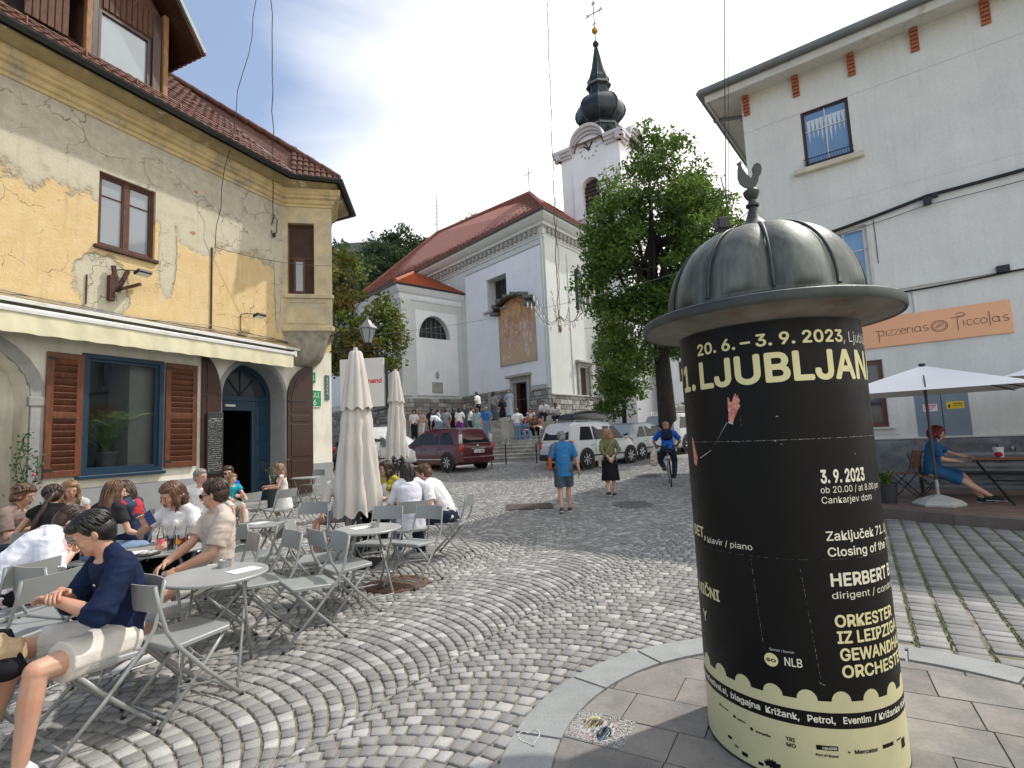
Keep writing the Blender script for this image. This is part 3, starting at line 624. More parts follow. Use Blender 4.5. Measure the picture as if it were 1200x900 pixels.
# ==== THE OLD YELLOW HOUSE (left)
lh = thing('old_house', 'old yellow house with peeling plaster, brown shutters and a cream awning', 'house', (LB0.x, LB0.y, 0), R(66))
def peel_mat():
 m = bpy.data.materials.new('peeling plaster'); m.use_nodes = True; t = m.node_tree; N = t.nodes; K = t.links; b = N['Principled BSDF']; b.inputs['Roughness'].default_value = .88
 tx = N.new('ShaderNodeTexCoord'); V_ = tx.outputs['Object']; sp = N.new('ShaderNodeSeparateXYZ'); K.new(V_, sp.inputs[0])
 def noise_(s, d=6, r=.6, dist=0):
  n = N.new('ShaderNodeTexNoise'); n.inputs['Scale'].default_value = s; n.inputs['Detail'].default_value = d; n.inputs['Roughness'].default_value = r; n.inputs['Distortion'].default_value = dist; K.new(V_, n.inputs['Vector']); return n.outputs[0]
 def mth(op, a, c=None, e=None, cl=False):
  x = N.new('ShaderNodeMath'); x.operation = op; x.use_clamp = cl
  for i, v in enumerate((a, c, e)):
   if v is None: continue
   if hasattr(v, 'is_output'): K.new(v, x.inputs[i])
   else: x.inputs[i].default_value = v
  return x.outputs[0]
 def mix(f, a, c):
  x = N.new('ShaderNodeMix'); x.data_type = 'RGBA'
  for k, v in (('Factor', f), ('A', a), ('B', c)):
   if hasattr(v, 'is_output'): K.new(v, x.inputs[k])
   else: x.inputs[k].default_value = v if k == 'Factor' else (*v, 1)
  return x.outputs['Result']
 X, Z = sp.outputs[0], sp.outputs[2]
 n1 = noise_(.9, 8, .6); n2 = noise_(3.2, 8, .65)
 nn = mth('ADD', mth('MULTIPLY', n1, 2.0), mth('MULTIPLY', n2, .9))          # about 1.45 in the mean
 g = mth('ADD', mth('SUBTRACT', Z, 6.72), mth('SUBTRACT', nn, 1.45))
 def patch(px, pz, rx, rz, amp):
  dx = mth('DIVIDE', mth('SUBTRACT', X, px), rx); dz = mth('DIVIDE', mth('SUBTRACT', Z, pz), rz)
  d = mth('SQRT', mth('ADD', mth('MULTIPLY', dx, dx), mth('MULTIPLY', dz, dz))); return mth('ADD', mth('SUBTRACT', 1.0, d), mth('MULTIPLY', mth('SUBTRACT', nn, 1.45), amp))
 for a in ((-4.75, 5.0, .55, .75, .8), (-.35, 6.8, .13, 2.2, .25), (-3.45, 6.2, .22, 1.2, .5), (-2.75, 6.75, .6, .5, .9)): g = mth('MAXIMUM', g, patch(*a))
 mask = mth('MULTIPLY', g, 9.0, cl=True)
 inner = mth('MULTIPLY', mth('SUBTRACT', mth('ADD', mth('SUBTRACT', 7.75, Z), mth('SUBTRACT', n2, .5)), .1), 3.0, cl=True)
 yel = mix(mth('MULTIPLY', mth('SUBTRACT', n2, .42), 3, cl=True), (.60, .44, .215), (.67, .53, .31))
 gry = mix(mth('MULTIPLY', mth('SUBTRACT', noise_(5, 9, .7), .42), 5, cl=True), (.40, .37, .29), (.50, .46, .37))
 gry = mix(mth('MULTIPLY', inner, .75), gry, mix(n2, (.50, .46, .32), (.55, .52, .42)))
 vo = N.new('ShaderNodeTexVoronoi'); vo.feature = 'DISTANCE_TO_EDGE'; vo.inputs['Scale'].default_value = 1.5
 wv = N.new('ShaderNodeTexNoise'); wv.inputs['Scale'].default_value = 3; wv.inputs['Detail'].default_value = 8; K.new(V_, wv.inputs['Vector']); va = N.new('ShaderNodeVectorMath'); va.operation = 'MULTIPLY_ADD'; va.inputs[1].default_value = (.7, .7, .7); K.new(wv.outputs['Color'], va.inputs[0]); K.new(V_, va.inputs[2]); K.new(va.outputs[0], vo.inputs['Vector'])
 crack = mth('SUBTRACT', 1.0, mth('MULTIPLY', vo.outputs['Distance'], 60.0, cl=True)); crack = mth('MULTIPLY', crack, mth('MULTIPLY', mth('SUBTRACT', n1, .48), 9, cl=True))
 edge = mth('MULTIPLY', mth('MULTIPLY', mask, mth('SUBTRACT', 1.0, mth('MULTIPLY', g, 3.5, cl=True))), .55)
 col = mix(mask, yel, gry); col = mix(edge, col, (.25, .22, .16)); col = mix(mth('MULTIPLY', crack, .38), col, (.17, .14, .11))
 bk = mth('MULTIPLY', mth('SUBTRACT', mth('MULTIPLY', noise_(2.6, 4, .5), mask), .69), 30, cl=True); col = mix(bk, col, (.42, .16, .08))
 st = N.new('ShaderNodeTexNoise'); st.inputs['Scale'].default_value = 3; mpp = N.new('ShaderNodeMapping'); mpp.inputs['Scale'].default_value = (2.5, 1, .18); K.new(V_, mpp.inputs[0]); K.new(mpp.outputs[0], st.inputs['Vector']); st.inputs['Detail'].default_value = 6
 col = mix(mth('MULTIPLY', mth('SUBTRACT', st.outputs[0], .55), 1.6, cl=True), col, (.33, .27, .15))
 K.new(col, b.inputs['Base Color'])
 h = mth('ADD', mth('MULTIPLY', mask, -.8), mth('ADD', mth('MULTIPLY', noise_(22, 6), .35), mth('MULTIPLY', crack, -.6)))
 bp = N.new('ShaderNodeBump'); bp.inputs['Strength'].default_value = 1; bp.inputs['Distance'].default_value = .035; K.new(h, bp.inputs['Height']); K.new(bp.outputs[0], b.inputs['Normal'])
 return m
M_peel = peel_mat()
M_corn = mat('cornice stucco', (.54, .42, .21), .88, .22, 2.2, .4, 25, drip=.3, col2=(.38, .33, .23), c2w=1, c2lo=.5, c2hi=.62, fine=.1)
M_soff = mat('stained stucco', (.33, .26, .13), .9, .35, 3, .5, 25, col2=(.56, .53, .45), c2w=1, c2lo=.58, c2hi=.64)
M_bay = mat('bay stucco', (.50, .42, .26), .88, .2, 3, .35, 30, col2=(.40, .36, .27), c2w=1, fine=.1)
M_white = mat('whitewash', (.70, .68, .58), .88, .08, 2, .2, 30, col2=(.62, .60, .50), c2w=.5, drip=.22)
M_grey = mat('grey plinth paint', (.255, .265, .27), .85, .12, 3, .25, 40)
M_greys = mat('grey stone surround', (.27, .27, .255), .85, .18, 5, .3, 40)
M_wood = mat('red brown shutter paint', (.115, .036, .014), .45, .45, 5, .2, 20, streak=False, stretch=(4, 4, 1), fine=.25, coat=.1, objrnd=.2)
M_woodd = mat('dark brown door wood', (.04, .016, .009), .42, .4, 5, .2, 20, stretch=(5, 5, 1), fine=.2, coat=.15)
M_blue = mat('petrol blue paint', (.007, .030, .058), .4, .12, 6, .05, 20, coat=.2)
M_dark = mat('dark interior', (.010, .009, .009), .9, .2)  # near-black colour stands in for the darkness of unlit insides
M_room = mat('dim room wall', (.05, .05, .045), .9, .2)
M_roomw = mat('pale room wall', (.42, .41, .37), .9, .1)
M_glass = glass('window glass', (.85, .88, .88), -.02, .92)
M_glassd = mat('dark reflecting glass', (.03, .035, .045), .06, .1, 1, spec=.8, coat=.5)
M_awn = mat('cream awning cloth', (.66, .63, .44), .85, .08, 3, .15, 8, col2=(.60, .56, .38), c2w=.5)
M_wmet = mat('white painted metal', (.62, .62, .60), .5, .1, 4, col2=(.42, .40, .36), c2w=.6, c2lo=.55, c2hi=.7)
M_gutter = mat('dark green gutter', (.030, .036, .034), .4, .2, 5, .1, 10, metal=.3)
M_tiler = mat('old roof tile', (.125, .048, .03), .8, .45, 9, .4, 40, col2=(.10, .055, .04), c2w=1, fine=.2)
M_oldw = mat('weathered plank', (.085, .034, .018), .75, .5, 6, .3, 20, stretch=(6, 6, 1), fine=.3)
M_blackmet = mat('black metal', (.015, .015, .016), .45, .1, 8)
M_rbrk = mat('rusty bracket', (.06, .025, .016), .8, .4, 8, .4, 30)
DW = (-5.05, -3.52, 1.25, 3.6); DA = (-2.07, -.14, -.3, 3.88, .93)
low = MB(); wall(low, -9.5, 1.7, -.3, 4.46, [(*DW, 0, .22), (*DA, .55), (-8.7, -5.86, -.3, 3.78, 1.1, .8)], 0, .3)
low.build('ground_floor_wall', M_white, lh)
up = MB(); wall(up, -9.5, 1.7, 4.46, 8.56, [(-4.88, -3.74, 5.88, 7.46, 0, .18)], 0, .2); up.build('upper_wall', M_peel, lh)
MB().box(-9.5, -9.4, .01, 8, -.3, 9.2).box(1.6, 1.698, .01, 8, -.3, 9).box(-9.5, 1.69, 7.9, 8, -.3, 9.2).build('rear_wall', M_white, lh)
for a, b, h in ((-5.78, -2.16, 1.0), (-.05, 1.72, 1.1)): MB().bbox(a, b, -.03, .05, -.3, h, .01).build('plinth', M_grey, lh)
def archband(x0, x1, z0, z1, rise, w, y0, y1, mt, name='door_surround'):
 cx, hw = (x0 + x1) / 2, (x1 - x0) / 2; n = 16
 o = [(x0 - w, z0)] + [(cx - (hw + w) * math.cos(math.pi * k / n), z1 - rise + (rise + w) * math.sin(math.pi * k / n)) for k in range(n + 1)] + [(x1 + w, z0)]
 i = [(x0, z0)] + [(cx - hw * math.cos(math.pi * k / n), z1 - rise + rise * math.sin(math.pi * k / n)) for k in range(n + 1)] + [(x1, z0)]
 mb = MB()
 for k in range(len(o) - 1): XZ(mb, [o[k], o[k + 1], i[k + 1], i[k]], y0, y1)
 return mb.build(name, mt, lh)
archband(-2.07, -.14, -.2, 3.88, .93, .10, -.025, .01, M_grey)
archband(-2.06, -.15, -.2, 3.87, .93, -.012, .0, .54, M_grey, 'door_reveal')
archband(-8.7, -5.86, -.2, 3.78, 1.1, .22, -.04, .03, M_greys)
MB().bbox(-5.90, -5.60, -.06, .04, 2.55, 2.72, .01).build('impost', M_greys, lh)
mb = MB(); wall(mb, -8.7, -5.86, -.3, 3.78, [(-8.4, -6.32, -.3, 3.25)], .55, .2); mb.build('niche_wall', M_white, lh)
MB().bbox(-8.5, -6.22, .44, .56, 3.2, 3.34, .02).build('lintel', M_white, lh)
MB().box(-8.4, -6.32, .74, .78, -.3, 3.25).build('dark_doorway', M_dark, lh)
d = MB(); d.bbox(-6.36, -6.28, .1, .56, -.1, 2.55, .01); d.build('door', M_woodd, lh)
yb = .56
mb = MB(); cx, hw = -1.105, .955
o = arcpts(cx, 2.92, .96, .93, math.pi, 0, 16)
fr = MB()
inn = arcpts(cx, 2.92, .80, .78, math.pi, 0, 16)
for k in range(16): XZ(fr, [o[k], o[k + 1], inn[k + 1], inn[k]], yb - .06, yb + .04)
fr.bbox(-2.08, -1.87, yb - .05, yb + .05, 0, 2.92, .01); fr.bbox(-.72, -.13, yb - .05, yb + .05, 0, 2.92, .01); fr.bbox(-1.92, -.3, yb - .07, yb + .05, 2.88, 3.02, .01); fr.bbox(-1.9, -.7, yb - .04, yb + .05, 2.62, 2.9, .01)
fr.bbox(-1.90, -1.84, yb - .08, yb, 0, 2.62, .01); fr.bbox(-.78, -.70, yb - .08, yb, 0, 2.62, .01)
fr.build('door_frame', M_blue, lh)
for k in range(5): MB().bbox(-.60, -.24, yb - .062, yb - .04, .25 + k * .52, .68 + k * .52, .015).build('door_panel', M_blue, lh)
fan = MB()
for a in (55, 90, 125): fan.tube([(cx, yb - .02, 3.02), (cx + .80 * math.cos(R(a)), yb - .02, 2.92 + .78 * math.sin(R(a)))], .015, 4)
fan.build('fanlight_bars', M_blackmet, lh)
XZ(MB(), inn, yb, yb + .01).build('fanlight', M_glassd, lh)
MB().box(-2.6, .2, yb + 2.6, yb + 2.7, -.1, 3.2).box(-2.6, -2.5, yb + .05, yb + 2.6, -.1, 3.2).box(.1, .2, yb + .05, yb + 2.6, -.1, 3.2).box(-2.6, .2, yb + .05, yb + 2.7, 3.0, 3.1).box(-2.6, .2, yb + .1, yb + 2.7, -.1, .0).build('dark_room', M_dark, lh)  # room walls coloured near-black so the doorway reads as deep shade
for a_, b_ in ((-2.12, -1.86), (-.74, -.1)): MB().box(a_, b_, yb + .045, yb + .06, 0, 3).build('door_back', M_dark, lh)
MB().bbox(-1.6, -1.3, yb - .10, yb - .05, 2.72, 2.78, .01).build('door_closer', M_wmet, lh)
MB().bbox(-2.1, -.1, .0, .5, -.2, .2, .01).build('door_step', M_greys, lh)
def leaf(x0, x1, z0, z1, left, nm='door_leaf'):
 w = x1 - x0; t = bpy.data.objects.new(nm, None)
 n = 8
 def edge(ins):
  top = []
  for k in range(n + 1):
   a = math.pi / 2 * k / n
   if left: top.append((x0 + ins + (w - 2 * ins) * math.sin(a), z1 - ins - (1.0) * (1 - math.cos(a))))
   else: top.append((x1 - ins - (w - 2 * ins) * math.sin(a), z1 - ins - (1.0) * (1 - math.cos(a))))
  return top
 tp_ = edge(0); poly = ([(x0, z0)] + tp_ + [(x1, z0)]) if left else ([(x1, z0)] + tp_ + [(x0, z0)])
 mb = MB(); XZ(mb, poly, -.075, -.03); o = mb.build(nm, M_woodd, lh)
 e = edge(.12); pt = [p for p in e]; lo = z1 - 1.35
 pp = ([(x0 + .12, lo)] + pt + [(x1 - .12, lo)]) if left else ([(x1 - .12, lo)] + pt + [(x0 + .12, lo)])
 XZ(MB(), pp, -.088, -.074).build('panel', M_woodd, o)
 zz = [z0 + .12, z0 + .85, lo - .28, lo - .1]
 for a, b in ((z0 + .14, z0 + .95), (z0 + 1.05, lo - .36), (lo - .28, lo - .10)): MB().bbox(x0 + .12, x1 - .12, -.09, -.074, a, b, .012).build('panel', M_woodd, o)
 for a in (z0 + .4, z0 + 2.6): MB().bbox(x0 + .02, x1 - .3, -.096, -.088, a, a + .035, .003).build('hinge', M_blackmet, o)
 return o
leaf(-2.62, -2.12, .30, 3.88, True); leaf(-.08, .85, .28, 3.95, False)
cb = MB().bbox(-2.52, -2.10, -.13, -.10, 1.05, 2.52, .008).build('chalkboard', mat('slate board', (.02, .022, .024), .7, .2), None)
cb.matrix_world = lh.matrix_basis.copy() if False else Matrix.Translation(lh.location) @ Matrix.Rotation(R(66), 4, 'Z')
tag(cb, 'narrow black chalkboard with a handwritten white menu hanging beside the cafe door', 'chalkboard')
mb = MB(); rr = random.Random(8); M_chalk = W0
for j in range(26):
 z = 2.36 - j * .049; x = -2.49; big = j < 2
 while x < -2.15:
  w = rr.uniform(.015, .05)
  if rr.random() < .82 and x + w < -2.13: mb.tube([(x + w * q / 3, -.1325, z + rr.uniform(-.009, .009) * (1.6 if big else 1)) for q in range(4)], .0042 if not big else .007, 3)
  x += w + .012
mb.build('menu_text', M_chalk, cb)
for q in ((-2.48, 2.43, 'PENINSULA'),): pass
fr = MB(); frame_boxes(fr, DW[0] - .02, DW[1] + .02, DW[2] - .02, DW[3] + .02, .09, -.05, .10); fr.build('window_frame', M_blue, lh)
fr = MB(); frame_boxes(fr, DW[0] + .07, DW[1] - .07, DW[2] + .07, DW[3] - .07, .06, .0, .08); fr.build('window_sash', M_blue, lh)
MB().bbox(DW[0] - .08, DW[1] + .06, -.12, .0, DW[2] - .09, DW[2] - .02, .01).build('window_sill', M_blue, lh)
MB().box(DW[0] + .12, DW[1] - .12, .04, .046, DW[2] + .12, DW[3] - .12).build('pane', M_glass, lh)
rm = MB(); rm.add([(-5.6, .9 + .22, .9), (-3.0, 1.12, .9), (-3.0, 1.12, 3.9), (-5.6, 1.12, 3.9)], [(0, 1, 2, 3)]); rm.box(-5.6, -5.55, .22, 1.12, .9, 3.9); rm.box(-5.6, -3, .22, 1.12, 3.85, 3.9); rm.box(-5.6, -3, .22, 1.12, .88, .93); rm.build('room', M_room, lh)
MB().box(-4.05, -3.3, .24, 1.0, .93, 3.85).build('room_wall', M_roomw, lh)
MB().bbox(-5.04, -3.53, .1, .9, 1.22, 1.30, .01).build('inner_sill', M_white, lh)
def shutter(x0, x1, z0, z1):
 fr = MB(); y0, y1 = -.085, -.035; w = .115
 fr.bbox(x0, x0 + w, y0, y1, z0, z1, .006); fr.bbox(x1 - w, x1, y0, y1, z0, z1, .006); fr.bbox(x0 + w, x1 - w, y0, y1, z0, z0 + .13, .006); fr.bbox(x0 + w, x1 - w, y0, y1, z1 - .12, z1, .006); fr.bbox(x0 + w, x1 - w, y0 + .004, y1, (z0 + z1) / 2 - .05, (z0 + z1) / 2 + .05, .006)
 o = fr.build('shutter', M_wood, lh); MB().box(x0 + .05, x1 - .05, -.036, -.030, z0 + .05, z1 - .05).build('backing', M_woodd, o)
 for a, b in ((z0 + .13, (z0 + z1) / 2 - .05), ((z0 + z1) / 2 + .05, z1 - .12)):
  n = 8; p = (b - a) / n; me = None
  for k in range(n):
   T = Matrix.Translation((0, -.056, a + (k + .5) * p)) @ Matrix.Rotation(R(28), 4, 'X')
   mb = MB(); mb.bbox(x0 + w, x1 - w, -.010, .010, -p * .50, p * .50, .004, T); mb.build('slat', M_wood, o)
 for z in (z0 + .12, z1 - .15): MB().bbox(x0 + .0, x0 + .14, -.092, -.084, z, z + .06, .002).build('hinge', M_blackmet, o)
shutter(-5.66, -5.06, 1.23, 3.57); shutter(-3.47, -2.74, 1.27, 3.60)
aw = MB(); aw.add([(-9.4, .0, 4.50), (.22, .0, 4.46), (.12, -.34, 4.36), (-9.4, -.34, 4.40), (-9.4, .0, 4.46), (.22, .0, 4.42), (.12, -.34, 4.30), (-9.4, -.34, 4.34)], [(0, 1, 2, 3), (4, 7, 6, 5), (3, 2, 6, 7), (1, 5, 6, 2)]); aw.build('awning_cover', M_wmet, lh)
aw = MB()
aw.tube([(-9.4, -.30, 4.24), (-.1, -.30, 4.20)], .045, 10); aw.bbox(-9.4, -.2, -.50, -.44, 4.12, 4.20, .01); aw.bbox(-9.4, -.18, -.46, -.06, 4.155, 4.185, .008); aw.bbox(-.22, -.14, -.5, -.05, 4.08, 4.24, .01); aw.build('awning_case', M_wmet, lh)
aw = MB(); n = 160; vs = []
for k in range(n + 1):
 x = -9.4 + (9.15) * k / n
 for j, (z, a) in enumerate(((4.13, 0), (4.0, .5), (3.88, .8), (3.77, 1))):
  vs.append((x, -.475 + a * .014 * math.sin(x * 9 + math.sin(x * 2.3) * 2) + a * .008 * math.sin(x * 23), z + (.006 * math.sin(x * 14) if j == 3 else 0)))
aw.add(vs, [(k * 4 + j, (k + 1) * 4 + j, (k + 1) * 4 + j + 1, k * 4 + j + 1) for k in range(n) for j in range(3)]); aw.build('awning_valance', M_awn, lh, smooth=True)
mb = MB(); rr = random.Random(3)
for q in range(4):
 pts = []; x = -9.4
 while x < .4 + q * .1: pts.append((x, -.03 - .012 * q, 4.53 + .03 * q * math.sin(x * .8 + q) + .02 * math.sin(x * 2 + q * 2) + rr.uniform(-.008, .008))); x += .35
 mb.tube(pts, .008, 5)
mb.tube([(.3, -.04, 4.5), (.45, -.05, 4.35), (.5, -.1, 4.2), (.42, -.08, 4.05), (.3, -.04, 4.0)], .012, 5)
mb.build('cables', M_blackmet, lh)
WU = (-4.88, -3.74, 5.88, 7.46)
fr = MB(); frame_boxes(fr, *WU, .055, .07, .14); fr.box(-4.36, -4.26, .075, .145, WU[2] + .055, WU[3] - .055); frame_boxes(fr, -4.82, -4.35, 5.94, 7.40, .035, .085, .15); frame_boxes(fr, -4.27, -3.80, 5.94, 7.40, .035, .085, .15)
fr.build('window_frame', M_oldw, lh)
for a, b in ((-4.79, -4.38), (-4.24, -3.83)):
 MB().box(a, b, .12, .124, 5.97, 7.37).build('pane', mat('curtained glass', (.22, .25, .28), .05, .1, 1, spec=.8, coat=.6), lh)
 MB().bbox(a, b, .10, .13, 6.98, 7.005, .003).build('glazing_bar', M_oldw, lh)
MB().bbox(-4.95, -3.68, -.07, .14, 5.80, 5.875, .01).build('window_sill', M_rbrk, lh)
def wall_lamp(x, z, out_, L_, lab):
 t = thing('wall_lamp', lab, 'lamp'); t.matrix_world = Matrix.Translation(lh.location) @ Matrix.Rotation(R(66), 4, 'Z') @ Matrix.Translation((x, 0, z))
 MB().tube([(0, 0, -.1), (0, -.03, .0), (.06, -.08, .02), (L_, -out_, .03)], .012, 6).build('arm', M_blackmet, t, smooth=True)
 MB().tube([(0, -.012, -.45), (0, -.012, -.05)], .008, 5).build('cable', M_blackmet, t)
 m2 = MB(); T = Matrix.Translation((L_ + .08, -out_ - .02, -.0)) @ Matrix.Rotation(R(-15), 4, 'X'); m2.bbox(-.15, .15, -.10, .10, -.04, .035, .02, T); m2.build('lamp_head', M_blackmet, t)
 MB().bbox(-.12, .12, -.07, .07, -.047, -.039, .002, T).build('lamp_glass', M_wmet, t); return t
wall_lamp(-4.55, 5.42, .30, .30, 'black floodlight on an arm above the rusty iron bracket'); wall_lamp(-1.55, 5.08, .25, .28, 'black floodlight on an arm above the cafe door')
br = MB(); T = Matrix.Translation((-4.52, -.10, 5.0))
for a, w, h in ((12, .08, .5), (-22, .08, .5), (-62, .07, .5)): br.bbox(-w / 2, w / 2, -.03, .03, -.05, h, .008, T @ Matrix.Rotation(R(-a if a > 0 else -a), 4, 'Y'))
br.bbox(-.17, -.06, -.03, .09, -.25, .28, .008, T); b_ = br.build('iron_bracket', M_rbrk, lh)
mb = MB(); mb.tube([(-2.38, -.02, 4.55), (-2.38, -.02, 6.6)], .022, 6); mb.tube([(-5.05, -.02, 4.6), (-5.05, -.02, 5.2)], .014, 6); mb.build('conduit', M_rbrk, lh)
M_green = mat('green enamel', (.0, .22, .075), .3, .05); M_signw = mat('white enamel', (.75, .75, .75), .4, .05); M_dgreen = mat('grey green enamel', (.08, .14, .13), .4, .1)
def wsign(x0, x1, z0, z1, lab, txts, m, border=True, cat='street sign'):
 t = thing('street_sign', lab, cat); t.matrix_world = Matrix.Translation(lh.location) @ Matrix.Rotation(R(66), 4, 'Z') @ Matrix.Translation((x0, -.035, z0)); w, h = x1 - x0, z1 - z0
 MB().bbox(0, w, 0, .02, 0, h, .004).build('plate', M_signw if border else m, t)
 if border: MB().bbox(.025, w - .025, -.004, .004, .025, h - .025, .003).build('field', m, t)
 for s, x, z, c, wd in txts: lettering(s, c, M_signw, t, (x, -.0065, z), width=wd)
 return t
wsign(.50, 1.24, 2.76, 3.28, 'green street name plate half hidden behind the open door leaf', [('ULI', .37, .29, .14, .26), ('6', .40, .06, .16, .12)], M_green)
wsign(.75, 1.0, 3.48, 3.80, 'small green house number plate above the green street name plate', [('21', .07, .08, .14, .12)], M_green, False)
wsign(1.40, 1.58, 3.0, 3.76, 'narrow vertical grey green plate at the corner of the old house', [('S', .05, .60, .07, None), ('T', .05, .49, .07, None), ('A', .05, .38, .07, None), ('R', .05, .27, .07, None), ('A', .05, .16, .07, None)], M_dgreen, False, 'plate')
# ---- cornice, bay, gutter, roof
def sweep(mb, path, prof, cap=True):       # path of (x,y); outside is to the right of travel; profile (offset, z)
 n = len(path); P = [Vector(p) for p in path]; offs = []
 for i in range(n):
  d0 = (P[i] - P[i - 1]).normalized() if i > 0 else (P[1] - P[0]).normalized(); d1 = (P[i + 1] - P[i]).normalized() if i < n - 1 else d0
  n0, n1_ = Vector((d0.y, -d0.x)), Vector((d1.y, -d1.x)); m = (n0 + n1_); m = m / max(.2, m.dot(n0)); offs.append(m)
 k = len(prof); vs = []
 for i in range(n):
  for o, z in prof: q = P[i] + offs[i] * o; vs.append((q.x, q.y, z))
 mb.add(vs, [(i * k + j, (i + 1) * k + j, (i + 1) * k + j + 1, i * k + j + 1) for i in range(n - 1) for j in range(k - 1)] + ([tuple(range(k)), tuple(range((n - 1) * k, n * k))] if cap else [])); return mb
BP0, BP1, BP2 = (-.2, 0), (.61, -1.08), (1.7, 0)
cpath = [(-9.5, 0), BP0, BP1, BP2, (1.7, 6)]
prof = [(0, 8.52), (.03, 8.53), (.03, 8.60), (.07, 8.63), (.09, 8.72), (.16, 8.76), (.16, 8.82), (.20, 8.85), (.24, 8.94), (.24, 9.0)]
sweep(MB(), cpath, prof + [(0, 9.0)]).build('cornice', M_corn, lh)
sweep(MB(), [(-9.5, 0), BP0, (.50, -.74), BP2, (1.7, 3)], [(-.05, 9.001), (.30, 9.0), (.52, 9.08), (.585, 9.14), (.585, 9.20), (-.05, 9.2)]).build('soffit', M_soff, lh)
bay = MB()
def bayface(p, q, ops, z0=4.85, z1=8.53):
 d = Vector(q) - Vector(p); L_ = d.length; T = Matrix.Translation((p[0], p[1], 0)) @ Matrix.Rotation(math.atan2(d.y, d.x), 4, 'Z'); m2 = MB(); m2.X = T; wall(m2, 0, L_, z0, z1, ops, 0, .16); bay.add(m2.v, m2.f); return T, L_
T1, L1 = bayface(BP0, BP1, [(.14, .86, 5.95, 8.05)]); T2_, L2_ = bayface(BP1, BP2, [(.45, 1.1, 5.95, 8.05)])
bay.build('bay_wall', M_bay, lh)
fr = MB(); fr.X = T1; frame_boxes(fr, .14, .86, 5.95, 8.05, .05, .13, .18); fr.box(.19, .81, .14, .17, 7.0, 7.06); frame_boxes(fr, .28, .60, 6.0, 7.0, .06, .11, .17); fr.build('window_frame', M_oldw, lh)
pn = MB(); pn.X = T1; pn.box(.34, .54, .13, .15, 6.05, 6.95); pn.build('pane', mat('curtained glass', (.22, .25, .28)), lh)
dk = MB(); dk.X = T1; dk.box(.14, .86, .171, .2, 5.95, 8.05); dk.X = T2_; dk.box(.45, 1.1, .16, .2, 5.95, 8.05); dk.build('dark_interior', mat('brown interior', (.045, .022, .012), .8, .3), lh)
mb = MB(); mb.X = T1; mb.bbox(.05, L1 + .02, -.05, .1, 5.82, 5.93, .01); mb.bbox(.0, L1 + .03, -.06, .1, 4.86, 5.0, .015); frame_boxes(mb, .12, L1 - .12, 5.08, 5.74, .05, -.02, .02); mb.X = T2_; mb.bbox(.03, L2_, -.05, .1, 5.82, 5.93, .01); mb.bbox(.03, L2_, -.06, .1, 4.86, 5.0, .015); mb.build('bay_moulding', M_bay, lh)
mb = MB(); lev = [(4.86, 1.0), (4.72, .90), (4.58, .84), (4.4, .78), (4.25, .72), (4.1, .62), (3.98, .45), (3.92, .2)]
vs = []; ring = []
for z, s in lev:
 c = Vector((.52, 0))
 pts = [Vector((-.2, 0)), Vector((.2, -.53)), Vector((.61, -1.08)), Vector((1.15, -.54)), Vector((1.7, 0))]
 sh = [c + (p - c) * s for p in pts]
 for p in sh: vs.append((p.x - (1 - s) * .1, min(p.y, -.005), z))
mb.add(vs, [(i * 5 + j, i * 5 + j + 1, (i + 1) * 5 + j + 1, (i + 1) * 5 + j) for i in range(len(lev) - 1) for j in range(4)] + [tuple(range(5)), tuple(range(len(vs) - 5, len(vs)))])
mb.build('corbel', mat('bare stone corbel', (.28, .26, .21), .9, .4, 5, .8, 16, col2=(.36, .17, .09), c2w=1, c2lo=.6, c2hi=.66), lh, smooth=50)
gp = [(-9.5, 0), BP0, (.50, -.74), BP2, (1.7, 3)]
def offpath(path, d):
 n = len(path); P = [Vector(p) for p in path]; r = []
 for i in range(n):
  d0 = (P[i] - P[i - 1]).normalized() if i > 0 else (P[1] - P[0]).normalized(); d1 = (P[i + 1] - P[i]).normalized() if i < n - 1 else d0
  n0, n1_ = Vector((d0.y, -d0.x)), Vector((d1.y, -d1.x)); m = (n0 + n1_); m = m / max(.2, m.dot(n0)); r.append(P[i] + m * d)
 return r
G = offpath(gp, .66)
mb = MB(); sweep(mb, gp, [(.60 + .085 + .085 * math.cos(a), 9.18 + .085 * math.sin(a)) for a in [math.pi + math.pi * k / 8 for k in range(9)]] + [(.60 + .162, 9.18), (.60 + .085, 9.105), (.61, 9.18)], cap=False); mb.build('gutter', M_gutter, lh, smooth=40)
sweep(MB(), gp, [(.585, 9.09), (.600, 9.09), (.600, 9.2), (.585, 9.2)]).build('fascia', M_gutter, lh)
PT = math.tan(R(42)); A1 = Vector((-1.05, 4.0)); Gv = G
def zmain(y): return 9.2 + (y + .66) * PT
def tiles(fn, xr, yr, keep, name='roof_tiles', du=.19):
 mb = MB(); rows = int((yr[1] - yr[0]) / .25)
 for r in range(rows):
  ya, yb2 = yr[0] + r * .25, yr[0] + (r + 1) * .25; k = 0; x = xr[0]
  while x < xr[1]:
   if keep(x, ya):
    j = rnd.uniform(-.008, .008); vs = []
    for q in range(5):
     a = math.pi * q / 4; dx = -du * .5 * math.cos(a); h = .055 * math.sin(a)
     vs += [(*fn(x + dx, ya - .03, h + .035 + j),), (*fn(x + dx * .9, yb2 + .02, h * .9 + .004 + j),)]
    mb.add(vs, [(2 * q, 2 * q + 1, 2 * q + 3, 2 * q + 2) for q in range(4)] + [(0, 2, 4, 6, 8)])
   x += du
 return mb
def hipx(y):       # x of the hip/valley line on the main slope at depth y
 t = (y - Gv[1].y) / (A1.y - Gv[1].y); return Gv[1].x + (A1.x - Gv[1].x) * max(0, min(1, t))
mb = tiles(lambda x, y, h: (x, y - h * .66, zmain(y) + h * .74), (-9.5, .2), (-.70, 6.6), lambda x, y: x < hipx(y) + .0)
